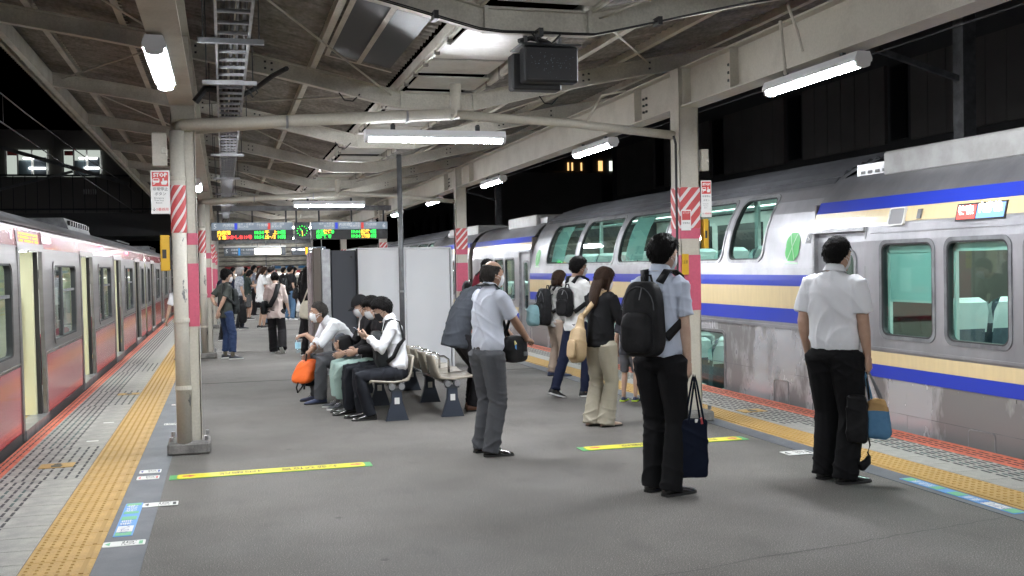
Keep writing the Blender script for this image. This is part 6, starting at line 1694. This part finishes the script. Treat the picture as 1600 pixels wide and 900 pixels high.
m = MB(); m.tube([(.03, .0, -.13), (.05, .01, -.19), (.03, .01, -.24), (.04, 0, -.27)], .006, nylon_b, 5); m.tube([(.035, 0, -.26), (.02, .0, -.30), (-.02, .01, -.335), (-.035, .01, -.34)], [.012, .028, .034, .02], nylon_b, 8); m.build('dangling_pouch', e, smooth='fix')
e = at_world('lunch_bag', 'blue and ochre lunch bag held by the man in the white shirt', 'bag', (hw.x+.05, hw.y-.03, .455))
ax_ = (V((.80, -.6, 0)), V((.6, .8, 0)), V((.0, 0, 1)))
S = Soup(); rounded_bag(V((0, 0, -.035)), ax_, (.095, .06, .105), S, .85, .5); S.skinned('bag_body', denim_b, e, .008, 2, bag_folds)
S = Soup(); rounded_bag(V((0, 0, .075)), ax_, (.080, .045, .065), S, .70, .5); S.skinned('bag_top', ochre, e, .008, 2, bag_folds)
m = MB(); handle_loop(m, (-.04, .02, .08), (-.02, .01, .08), (-.08, .02, hw.z-.47), .008, denim_b); handle_loop(m, (.05, -.03, .08), (.03, -.02, .09), (-.06, .0, hw.z-.475), .008, greym); m.build('handle', e)

# 2 young man with black backpack
m2 = person((2.80, 6.42), 52, 1.71, 'young man in pale blue shirt and black trousers with a backpack and a navy tote', shirt_bl, blk, build=.93, lean=2, head=(22, -2, 0), mask=mask_w, lod=0, collar=True, skinm=skin_f, hair='full', leg_r=(.104, .080, .074), leg_end=.03,
            legs={1: dict(to=(.085, -.02, 0), yaw=22), -1: dict(to=(-.085, .04, 0), yaw=10)}, arms={1: dict(to=(.175, .08, .785), el=(.3, -1, 0), curl=1.0)})
bp = backpack(m2, 'big black backpack worn by the young man in the pale blue shirt', nylon_b, h=.50, w=.30, d=.20, top=.93)
hw = m2['W'](m2['AR'][1][1]+V((0, 0, -.09)))
e = at_world('tote_bag', 'dark navy tote bag hanging from the hand of the young man with the big backpack', 'bag', (hw.x+.02, hw.y-.03, .315))
S = Soup(); rounded_bag(V((0, 0, 0)), (V((.93, -.36, 0)), V((.36, .93, 0)), V((.04, 0, 1))), (.100, .032, .195), S, .84, .16); S.skinned('bag_body', canvas_n, e, .008, 2, bag_folds)
m = MB()
for s_ in (-1, 1): handle_loop(m, (-.05, .03*s_, .17), (.05, .03*s_-.03, .17), (.01, .015*s_, hw.z-.31), .007, canvas_n)
m.build('handle', e)
m = MB(); m.cbox(.035, .065, -.045, -.02, .16, .205, redst, .006); m.cbox(.0, .03, -.03, -.01, .17, .195, whitem, .005); m.build('charm', e)

# 3 old man, grey trousers
m3 = person((2.07, 8.28), 68, 1.575, 'balding older man in pale blue shirt and grey trousers with a black shoulder bag', shirt_lb, dkgrey, build=1.03, lean=5, head=(8, 0, 0), mask=mask_w, lod=0, collar=True, belt=True, skinm=skin_t, hair='balding', haircol=hair_sp, leg_r=(.106, .084, .076), leg_end=.03, belly=.015,
            legs={1: dict(to=(.11, -.05, 0), yaw=28), -1: dict(to=(-.10, -.0, 0), yaw=8)}, arms={1: dict(to=(.12, .34, .93), el=(1, -.6, -.6), dir=(-.5, .8, -.1), palm=(-.5, -.2, -.9), curl=.8), -1: dict(to=(-.02, .33, .90), el=(-1, -.5, -.6), dir=(.7, .6, .1), palm=(.2, -.1, -.9), curl=.9)})
e = bagempty('shoulder_bag', m3, 'black shoulder bag at the hip of the balding older man')
S = Soup(); rounded_bag(V((.10, .22, .86)), (V((-.35, .93, 0)), V((.93, .35, 0)), V((.1, -.15, 1)).normalized()), (.155, .055, .115), S, .9, .45); S.skinned('bag_body', nylon_b, e, .009, 2, bag_folds)
S = Soup(); f = m3['fr']; cS, uS, sS, fS = f(.95); cM, uM, sM, fM = f(.5)
strap_path(S, [(V((.10, .09, .92)), (1, 0, 0)), (cM+sM*.12+fM*.14, fM), (cS+sS*.07+fS*.10, fS), (cS+sS*.075+uS*.068, uS), (cS+sS*.03+uS*.06-fS*.085, -fS+uS), (cS-sS*.04+uS*.06-fS*.085, -fS+uS), (cS-sS*.08+uS*.068, uS), (cS-sS*.07+fS*.10, fS), (cM+fM*.16, fM), (V((.05, .20, .95)), (0, 1, 0))], .018, .004); S.raw('strap', nylon_b, e)
m = MB(); m.tube([(.165, .16, .93), (.172, .17, .90)], [.012, .016], pm('charm_yellow', (.6, .5, .2), .5), 8); m.box(.165, .175, .165, .18, .86, .9, stickb); m.box(.165, .172, .26, .30, .80, .835, greym); m.build('charm', e)

# 4 man in dark suit, bending forward behind the old man
m4 = person((2.40, 10.85), 80, 1.68, 'man in charcoal suit jacket bending forward behind the balding man', suit, blk2, build=1.12, lean=40, hipz=.86, head=(0, -15, 0), mask=mask_w, lod=1, collar=False, sleeve='jacket', hem='out', shoes='brown', leg_r=(.085, .066, .062), top_len=.12,
            legs={1: dict(to=(.08, .12, 0)), -1: dict(to=(-.10, .18, 0))}, arms={1: dict(to=(.15, .55, .62)), -1: dict(to=(-.12, .58, .65))})
# 5 man in maroon T-shirt
m5 = person((3.93, 16.3), 95, 1.68, 'man in maroon T-shirt with black shoulder bag, head bowed, beside the white partition', maroon, blk, build=1.0, lean=12, head=(0, -35, 0), lod=1, fold_top=tee_folds, hem='out', arms={1: dict(to=(.15, .32, 1.0)), -1: dict(to=(-.08, .34, 1.02))})
backpack(m5, 'black bag on the back of the man in the maroon T-shirt', nylon_b, h=.42, w=.26, d=.15, top=.72, straps=(1,))
# 6 woman with black rucksack and teal bag
m6 = person((4.42, 13.7), 78, 1.44, 'short haired woman in tan trousers with a tall black rucksack and a teal bag', cloth('top_grey_check', (.36, .36, .34), (.2, .2, .2), vs=30), tan, female=True, build=1.05, lean=4, head=(0, -8, 0), lod=1, hair='bob', haircol=hair_br, shoes='navy', leg_r=(.09, .075, .072), leg_end=.06, sleeve='long', hem='out')
backpack(m6, 'tall black rucksack on the back of the short haired woman', nylon_b, h=.52, w=.28, d=.18, top=.98)
e = bagempty('shoulder_bag', m6, 'pale teal bag hanging left of the tall black rucksack')
S = Soup(); rounded_bag(V((.02, -.36, .86)), (V((0, 1, 0)), V((1, 0, 0)), V((0, 0, 1))), (.10, .08, .15), S, .8, .6); S.skinned('bag_body', teal_b, e, .01, 2, bag_folds)
m = MB(); handle_loop(m, (.02, -.40, .98), (.02, -.30, .98), (.12, -.1, 1.15), .008, nylon_b); m.build('strap', e)
# 7 youth in white T-shirt, mid-stride
m7 = person((3.96, 11.5), 66, 1.61, 'youth in white T-shirt and black trousers mid stride, wearing a small backpack', tee_w, navy_c, build=.95, lean=2, head=(18, -2, 0), mask=mask_w, lod=0, skinm=skin_t, fold_top=tee_folds, hem='out', shoes='black', hair='full', leg_r=(.088, .07, .06), leg_end=.06,
            legs={1: dict(to=(.07, .06, 0), yaw=20), -1: dict(to=(-.10, -.26, .02), yaw=8, pitch=18, kn=(-.1, 1, 0))}, arms={1: dict(to=(.14, .26, 1.0), el=(.6, -1, -.5)), -1: dict(to=(-.1, .28, 1.0))})
backpack(m7, 'dark backpack on the youth in the white T-shirt', nylon_b, h=.34, w=.25, d=.12, top=.80)
# 8 woman with long black hair, tan sling bag, flared trousers
m8 = person((3.46, 9.32), 62, 1.49, 'woman with long dark hair in black top and flared beige trousers', blk, beige, female=True, build=1.08, lean=2, head=(14, -10, 0), mask=mask_w, lod=0, skinm=skin_f, fold_top=tee_folds, hem='out', top_len=-.10, sleeve='long', hair='long', haircol=hair_br, shoes='beige', leg_r=(.098, .078, .098), leg_end=.02,
            arms={1: dict(to=(.10, .24, 1.0), el=(.7, -1, -.3)), -1: dict(to=(-.08, .26, 1.0))}, legs={1: dict(to=(.07, -.02, 0), yaw=15), -1: dict(to=(-.08, -.06, 0), yaw=5)})
e = bagempty('sling_backpack', m8, 'tan sling bag on the back of the woman with long hair', 'backpack')
S = Soup(); rounded_bag(V((-.13, -.19, .78)), (V((1, -.3, 0)).normalized(), V((.3, 1, 0)).normalized(), V((.05, .05, 1)).normalized()), (.120, .07, .17), S, .82, .6); rounded_bag(V((-.11, -.17, .97)), (V((1, 0, 0)), V((0, 1, 0)), V((.14, .06, 1)).normalized()), (.070, .035, .12), S, .45, .7); S.skinned('bag_body', tan_b, e, .008, 3, bag_folds)
S = Soup(); rounded_bag(V((-.14, -.262, .75)), (V((1, -.3, 0)).normalized(), V((.3, 1, 0)).normalized(), V((.05, .05, 1)).normalized()), (.080, .018, .09), S, .9, .5); S.skinned('pocket', tan_b, e, .008, 2)
S = Soup(); f = m8['fr']; cS, uS, sS, fS = f(.93)
strap_path(S, [(V((-.10, -.165, 1.03)), (0, -1, 0)), (cS-fS*.085+sS*.0-uS*.05, -fS), (cS+sS*.055-fS*.06+uS*.03, -fS+uS), (cS+sS*.07+uS*.05, uS), (cS+sS*.06+fS*.09, fS)], .026, .006); S.raw('strap', tan_b, e)
# 9 child hidden behind the backpack
m9 = person((4.36, 10.85), 40, 1.10, 'child in grey shorts and bright soled trainers, half hidden behind the young man', cloth('child_top', (.05, .05, .06)), cloth('shorts_grey', (.12, .12, .13), (.09, .09, .10)), build=1.0, lod=1, shorts=True, shoes='navy', fold_top=tee_folds, hem='out', leg_r=(.09, .075, .078), hair='short')
m = MB()
for q in (1, -1): x, y, z = m9['LG'][q][1]; m.box(x-.03, x+.03, y-.05, y+.11, .004, .018, pm('sole_lime', (.55, .75, .05), .6) if 'sole_lime' not in MATS else MATS['sole_lime'])
m.build('bright_sole', m9['e'])

# ---- the seated row, facing left
def seated(loc, az, H, label, top, bottom, **kw):
    lg = kw.pop('legs', {1: dict(to=(.10, .46, 0), kn=(.1, .3, 1)), -1: dict(to=(-.10, .43, 0), kn=(-.1, .3, 1))})
    return person(loc, az, H, label, top, bottom, hipz=kw.pop('hipz', .505), legs=lg, **kw)
s10 = seated((1.71, 10.66), -88, 1.64, 'seated young man in white shirt and black mask looking down at his phone', shirt_w, slate_t, build=.98, lean=9, head=(0, -28, 0), mask=mask_b, lod=0, collar=True, skinm=skin_f, hair='full', belt=True, sleeve='long', leg_r=(.088, .070, .066),
             legs={1: dict(to=(.09, .36, 0), kn=(.1, .3, 1)), -1: dict(to=(-.09, .30, 0), kn=(-.1, .3, 1))},
             arms={1: dict(to=(.07, .285, .83), el=(.7, -.6, -.6), dir=(-.35, .75, .25), palm=(-.6, -.1, .7), curl=.7), -1: dict(to=(-.05, .30, .85), el=(-.8, -.5, -.6), dir=(.3, .75, .30), palm=(.5, .1, .8), curl=.6)})
e = bagempty('smartphone', s10, 'phone held by the seated young man in the black mask', 'phone'); m = MB(); m.cbox(-.036, .036, -.005, .005, -.072, .072, blackm, .003); po = m.build('phone_body', e); po.location = (-.0, .385, .90); po.rotation_euler = (R(-50), 0, 0)
m = MB(); m.box(-.032, .032, -.0065, -.0052, -.066, .066, emis('phone_screen', (.6, .75, 1), .8)); p2_ = m.build('screen', po)
e = bagempty('backpack', s10, 'dark grey backpack worn on the front of the seated young man in the black mask', 'backpack')
S = Soup(); rounded_bag(V((0, .175, .71)), (V((1, 0, 0)), V((0, 1, -.1)).normalized(), V((0, .18, 1)).normalized()), (.13, .078, .20), S, .85, .5); S.skinned('bag_body', nylon_g, e, .009, 2, bag_folds)
f = s10['fr']; cS, uS, sS, fS = f(.93); cM, uM, sM, fM = f(.55); cL, uL, sL, fL = f(.08)
for q in (1, -1):
    S = Soup(); strap_path(S, [(cS+sS*(q*.08)+fS*.11-uS*.08, fS), (cS+sS*(q*.10)+fS*.06+uS*.035, uS+fS), (cS+sS*(q*.115)+uS*.048, uS), (cS+sS*(q*.135)-fS*.075+uS*.005, -fS+uS*.4), (cM+sM*(q*.165)-fM*.085+uM*.02, sM*q-fM), (cM+sM*(q*.185)-fM*.02-uM*.03, sM*q), (cL+sL*(q*.172)+fL*.05+uL*.10, sL*q), (cL+sL*(q*.16)+fL*.12+uL*.05, sL*q)], .021, .005); S.raw('strap', nylon_b, e)
s12 = seated((1.66, 11.16), -90, 1.63, 'seated man with thick black hair between the capped youth and the man with the phone', blk2, slate_t, build=.98, lean=8, head=(-4, -24, 0), mask=mask_w, lod=1, hair='full', sleeve='long', arms={1: dict(to=(.08, .30, .66)), -1: dict(to=(-.08, .32, .66))}, legs={1: dict(to=(.10, .40, 0), kn=(.1, .3, 1)), -1: dict(to=(-.10, .40, 0), kn=(-.1, .3, 1))})
s11 = seated((1.60, 11.66), -92, 1.63, 'seated youth in black cap, white mask and mint trousers', blk2, mint, build=.95, lean=8, head=(0, -20, 0), mask=mask_w, lod=1, hair='cap', sleeve='long', leg_r=(.098, .088, .088), shoes='sneaker', legs={1: dict(to=(.10, .38, 0), kn=(.1, .4, 1)), -1: dict(to=(-.12, .36, 0), kn=(-.2, .4, 1))}, leg_end=.13, sock=cloth('sock_grey', (.2, .2, .2)),
             arms={1: dict(to=(.02, .36, .70), el=(.8, -.6, -.5)), -1: dict(to=(-.1, .34, .62))})
e = bagempty('shoulder_bag', s11, 'slate and black bag on the lap of the seated youth in mint trousers')
S = Soup(); rounded_bag(V((.05, .30, .70)), (V((1, 0, 0)), V((0, 1, -.2)).normalized(), V((0, .2, 1)).normalized()), (.14, .09, .11), S, .85, .5); S.skinned('bag_body', nylon_b, e, .009, 2, bag_folds)
S = Soup(); rounded_bag(V((.12, .34, .76)), (V((1, 0, 0)), V((0, 1, -.5)).normalized(), V((0, .5, 1)).normalized()), (.09, .07, .06), S, .85, .5); S.skinned('pocket', stripe_g, e, .009, 2, bag_folds)
m = MB(); m.box(.213, .217, .36, .40, .70, .725, stickw); m.build('bag_label', e)
m = MB()
for q in (.055, .075): f_ = s11['fr']; a = f_(.95); b = f_(.6); m.tube([a[0]+a[2]*(q+.02)+a[3]*.07+a[1]*.02, b[0]+b[2]*(q+.02)+b[3]*.125], .006, stickw, 5)
m.build('jacket_stripe', s11['e'])
s13 = seated((1.44, 12.30), -98, 1.70, 'seated man in white shirt and grey trousers leaning far forward, holding a water bottle', shirt_w, dkgrey, build=1.12, lean=42, head=(4, -2, 0), mask=mask_w, lod=0, collar=True, belt=True, skinm=skin_t, hair='crop', haircol=hair_sp, sleeve='rolled', shoes='navy', leg_r=(.098, .080, .072), belly=.02,
             legs={1: dict(to=(.14, .40, 0), kn=(.2, .4, 1)), -1: dict(to=(-.14, .42, 0), kn=(-.2, .4, 1))}, arms={1: dict(to=(.12, .50, .56), el=(1, -.3, -.3), dir=(-.15, .25, -.95), palm=(-.9, .1, 0), curl=.9), -1: dict(to=(-.06, .56, .80), el=(-.8, -.4, -.6), dir=(.2, .9, -.2), palm=(.2, 0, -.9), curl=1.0)})
bt = s13['AR'][-1][1]; e = bagempty('water_bottle', s13, 'clear plastic water bottle with pale blue label in the hand of the leaning man', 'bottle')
pet = glass_mat('bottle_plastic', (.85, .92, .95), .9, .1, .25, (.7, .8, .85)); lb = pm('bottle_label', (.35, .62, .75), .4)
bc = V((bt.x+.03, bt.y+.085, bt.z-.10))
m = MB(); m.tube([bc+V((0, 0, z)) for z in (-.11, -.10, .03, .06, .075)], [.028, .032, .032, .018, .013], pet, 14); m.build('bottle_body', e, smooth='fix')
m = MB(); m.tube([bc+V((0, 0, z)) for z in (-.06, .01)], .0335, lb, 14); m.build('bottle_label', e); m = MB(); m.tube([bc+V((0, 0, z)) for z in (.075, .095)], .015, whitem, 12); m.build('bottle_cap', e)
hb = s13['AR'][1][1]; e = bagempty('backpack', s13, 'orange and black rucksack held between the knees of the leaning seated man', 'backpack')
c = V((hb.x-.03, hb.y+.04, .36)); ax_ = (V((.8, .6, 0)), V((-.6, .8, 0)), V((.1, -.35, .95)).normalized())
S = Soup(); rounded_bag(c, ax_, (.145, .09, .15), S, .85, .55); S.skinned('bag_body', orange_b, e, .009, 2, bag_folds)
S = Soup(); rounded_bag(c+V((.06, -.09, -.04)), ax_, (.11, .08, .15), S, .85, .55); S.skinned('back_panel', nylon_b, e, .009, 2, bag_folds)
m = MB(); m.tube([c+V(p) for p in ((-.05, .08, -.08), (-.05, .12, -.18), (-.02, .10, -.24), (.05, .04, -.20), (.08, -.02, -.12))], .010, nylon_b, 6); m.tube([c+V(p) for p in ((-.08, .02, -.05), (-.10, .04, -.20))], .012, nylon_b, 6); handle_loop(m, c+V((-.03, .0, .12)), c+V((.04, -.04, .12)), c+V((.01, -.02, .20)), .009, nylon_b); m.build('strap', e)

# ---- standing figures farther along
m14 = person((1.44, 19.0), 60, 1.60, 'woman with long black hair in black clothes carrying a cream tote on her shoulder', blk, blk2, female=True, lean=1, head=(5, -5, 0), lod=1, skinm=skin_f, hair='long', sleeve='long', hem='out', fold_top=tee_folds, shoes='black', leg_r=(.085, .068, .07))
e = bagempty('tote_bag', m14, 'cream tote bag on the shoulder of the woman in black')
S = Soup(); rounded_bag(V((.16, -.08, .83)), (V((.3, .95, 0)), V((1, -.2, 0)), V((0, 0, 1))), (.20, .06, .17), S, .7, .6); S.skinned('bag_body', cream_b, e, .012, 2, bag_folds)
m = MB(); handle_loop(m, (.16, -.2, .97), (.16, .05, .97), (.15, -.01, 1.36), .012, cream_b); m.build('handle', e)
e = bagempty('cloth_bag', m14, 'off white cloth bag hanging low behind the seated leaning man'); S = Soup(); rounded_bag(V((.26, .0, .55)), (V((.8, .5, 0)), V((-.5, .8, 0)), V((0, 0, 1))), (.13, .05, .17), S, .8, .5); S.skinned('bag_body', cream_b, e, .012, 2, bag_folds)
m = MB(); handle_loop(m, (.2, .0, .7), (.3, .0, .7), (.22, .03, .84), .008, cream_b); m.build('handle', e)
m15 = person((1.66, 23.4), 75, 1.50, 'woman in white hooded top and black trousers with a black sling bag', tee_w, blk2, female=True, lean=2, head=(0, -8, 0), mask=mask_w, lod=1, skinm=skin_f, hair='long', sleeve='long', hem='long', fold_top=tee_folds, shoes='black')
backpack(m15, 'small black sling bag on the woman in the white hooded top', nylon_b, h=.26, w=.20, d=.09, top=.72)
m16 = person((1.93, 32.6), 55, 1.64, 'man in black T-shirt, blue jeans and white sneakers seen from behind', blk2, jean_l, head=(15, -8, 0), lod=2, hem='out', fold_top=tee_folds, shoes='white', hair='full', leg_r=(.09, .075, .072))
backpack(m16, 'dark bag on the back of the man in blue jeans', nylon_g, h=.36, w=.24, d=.12, top=.8)
m17 = person((.92, 19.9), 4, 1.50, 'woman in blush blouse and wide black trousers walking away', blush, blk2, female=True, lean=3, head=(-6, -14, 0), lod=1, hair='bun', sleeve='rolled', hem='long', top_len=-.06, shoes='black', leg_r=(.10, .092, .095), leg_end=.02,
             legs={-1: dict(to=(-.05, .08, 0)), 1: dict(to=(.11, -.22, .03), lift=.03, pitch=40, yaw=15)}, arms={-1: dict(to=(-.12, .24, 1.0)), 1: dict(to=(.24, .02, .78))})
e = bagempty('sling_bag', m17, 'black sling bag worn across the back of the woman in the blush blouse'); f = m17['fr']; S = Soup()
a = f(.93); b = f(.5); c0 = f(.15)
strap_path(S, [(a[0]+a[2]*.05+a[1]*.05, a[1]), (a[0]+a[2]*.06-a[3]*.10, -a[3]), (b[0]+b[2]*.0-b[3]*.155, -b[3]), (c0[0]-c0[2]*.09-c0[3]*.165, -c0[3]), (c0[0]-c0[2]*.17-c0[3]*.08, -c0[2])], .045, .012); S.raw('strap', nylon_b, e)
S = Soup(); rounded_bag(c0[0]-c0[2]*.20-c0[3]*.03-V((0, 0, .04)), (V((.3, 1, 0)), V((1, -.3, 0)), V((0, 0, 1))), (.12, .05, .13), S, .85, .5); S.skinned('bag_body', nylon_b, e, .012, 2)
m18 = person((.02, 19.0), 62, 1.545, 'man in olive grey T-shirt and rolled blue jeans with one arm behind his back', olive, jean, lean=-1, head=(18, -4, 0), mask=mask_w, lod=0, fold_top=tee_folds, hem='out', top_len=.03, shoes='sneaker', hair='full', leg_r=(.09, .078, .068), leg_end=.14, sock=cloth('sock_khaki', (.16, .14, .10)), build=.98,
             legs={1: dict(to=(.17, .02, 0), yaw=25), -1: dict(to=(-.14, .04, 0), yaw=10)}, arms={1: dict(to=(.10, -.22, .80), el=(1, -.2, 0), dir=(.0, -.1, -1), curl=.6), -1: dict(to=(.00, -.20, .97), el=(-1, -.4, -.3), dir=(.9, -.1, 0), palm=(0, -1, 0), curl=.6)})
backpack(m18, 'dark shoulder bag worn in front of the man in rolled jeans', nylon_g, h=.46, w=.24, d=.12, top=.82, front=True, straps=(1,))
m19 = person((.38, 28.5), 70, 1.62, 'grey haired person in patterned shirt and dark trousers', check, slate_t, head=(6, 0, 0), lod=2, hair='bob', haircol=hair_gr, fold_top=tee_folds, hem='out', shoes='sneaker')
e = bagempty('backpack', m19, 'black bag carried low beside the grey haired person in patterned shirt', 'backpack'); S = Soup(); rounded_bag(V((.20, .0, .42)), (V((0, 1, 0)), V((1, 0, 0)), V((0, 0, 1))), (.13, .08, .26), S, .8, .6); S.skinned('bag_body', nylon_b, e, .014, 2)
m = MB(); handle_loop(m, (.2, -.05, .66), (.2, .05, .66), (.24, .05, .78), .01, nylon_b); m.build('handle', e)
crowd = [
 ((.95, 28.6), 75, 1.66, 'long haired person in oversize white T-shirt and black skirt', tee_w, blk, dict(female=True, hair='long', haircol=hair_br, hem='long', skirt=.45, head=(0, -22, 0), arms={1: dict(to=(.1, .3, 1.1)), -1: dict(to=(-.05, .3, 1.1))})),
 ((1.22, 30.0), 72, 1.64, 'person in white T-shirt and light jeans behind the long haired person in white', tee_w, jean_l, dict(hair='full', hem='long', head=(0, -22, 0), shoes='black', arms={1: dict(to=(.1, .3, 1.1)), -1: dict(to=(-.05, .3, 1.1))})),
 ((-.02, 24.0), 60, 1.58, 'person in navy top mostly hidden behind the man with rolled jeans', navy_c, blk2, dict(head=(0, -5, 0), mask=mask_w)),
 ((.22, 33.5), 300, 1.52, 'person in navy cardigan half hidden behind the patterned shirt', navy_c, blk2, dict(female=True, hair='bob', sleeve='long')),
 ((.72, 34.0), 80, 1.55, 'person in dark top with patterned long skirt in the queue', cloth('top_dark_green', (.03, .04, .035)), cloth('skirt_dotted', (.10, .10, .10), (.03, .03, .03), vs=60), dict(female=True, hair='bob', skirt=.75, head=(0, -25, 0), arms={1: dict(to=(.1, .3, 1.1)), -1: dict(to=(-.05, .3, 1.1))})),
 ((.95, 36.5), 85, 1.70, 'dark haired person in navy and white top deep in the queue', cloth('top_navy_white', (.3, .32, .38), (.05, .06, .1), vs=30), blk2, dict(hair='full')),
 ((1.62, 38.0), 80, 1.68, 'person in grey shirt wearing a mask deep in the queue', cloth('shirt_grey', (.38, .39, .44)), blk2, dict(mask=mask_w, head=(8, -5, 0), hair='full')),
 ((2.05, 38.5), 70, 1.62, 'person in black right of the grey shirted one deep in the queue', blk2, blk, dict(hair='full')),
 ((2.12, 33.8), 95, 1.60, 'person in black clothes just right of the man in jeans', blk, blk, dict(hair='long', female=True, sleeve='long')),
 ((.30, 41.0), 60, 1.66, 'person in beige top far back on the left of the queue', cloth('top_beige', (.35, .30, .24)), blk, dict(hair='short')),
 ((.80, 43.0), 70, 1.66, 'person in dark green top far back in the queue', cloth('top_green', (.05, .08, .06)), blk, dict(hair='full')),
 ((1.35, 43.5), 60, 1.64, 'person in pale top far back in the queue', cloth('top_pale', (.45, .45, .42)), blk, dict(hair='bob', haircol=hair_br)),
 ((1.95, 44.5), 200, 1.66, 'person in white top facing the viewer far back in the queue', tee_w, blk, dict(hair='full', mask=mask_w)),
 ((.55, 37.5), 75, 1.62, 'person in blue top behind the patterned shirt', cloth('top_blue', (.06, .10, .2)), blk, dict(hair='bob')),
 ((2.45, 41.5), 80, 1.66, 'person in rust coloured top at the right end of the queue', cloth('top_rust', (.3, .1, .05)), blk, dict(hair='full')),
]
for (lc, a_, h_, lab, tp, bo, kw) in crowd:
    kw.setdefault('fold_top', tee_folds); kw.setdefault('hem', 'out'); kw.setdefault('lod', 2); kw.setdefault('shoes', 'black')
    person(lc, a_, h_, lab, tp, bo, group='people queueing at the far stairs', **kw)
mL = person((-.70, 19.2), 200, 1.42, 'person in white shirt mostly hidden behind the left column, one bare arm showing', shirt_w, slate_t, lean=18, side=4, head=(0, -20, 0), lod=1, skinm=skin, hair='short', mask=mask_w, arms={1: dict(to=(.25, .16, .68)), -1: dict(to=(-.1, .2, .8))})
# passengers inside the trains
person((-2.55, 13.75), -60, 1.58, 'woman with tied brown hair in a cream dress standing inside the left train', cloth('dress_cream', (.55, .50, .40)), cloth('dress_cream', (.55, .50, .40)), female=True, hair='bun', haircol=hair_br, lod=1, skirt=.6, hem='out', skinm=skin_f)
person((-3.3, 17.4), 80, 1.68, 'passenger in a dark jacket inside the left train', suit, blk, lod=2, sleeve='long', hem='out')
person((-3.0, 10.6), 100, 1.66, 'passenger in green top inside the left train near the first doorway', cloth('top_deep_green', (.03, .09, .07)), blk, lod=2, sleeve='long', hem='out')
for i, (x, y, zf, tp, lab) in enumerate(((7.0, 7.3, 0, suit, 'seated passenger in dark suit and mask in the right train window'), (6.5, 12.1, -.62, tee_w, 'passenger in white on the lower deck of the right train'), (6.7, 16.0, .62, shirt_w, 'upper deck passenger in white in the right train'), (6.8, 21.7, 0, suit, 'masked passenger at the far side window of the nearest double-deck car'))):
    p_ = person((x, y), 0, 1.66, lab, tp, blk, lod=2, hipz=.50, legs={1: dict(to=(.1, .45, 0), kn=(0, .3, 1)), -1: dict(to=(-.1, .45, 0), kn=(0, .3, 1))}, sleeve='long', mask=mask_w if i != 1 else None, head=((0, -80 if 0 else -5, 0)))
    p_['e'].location.z = zf-.04
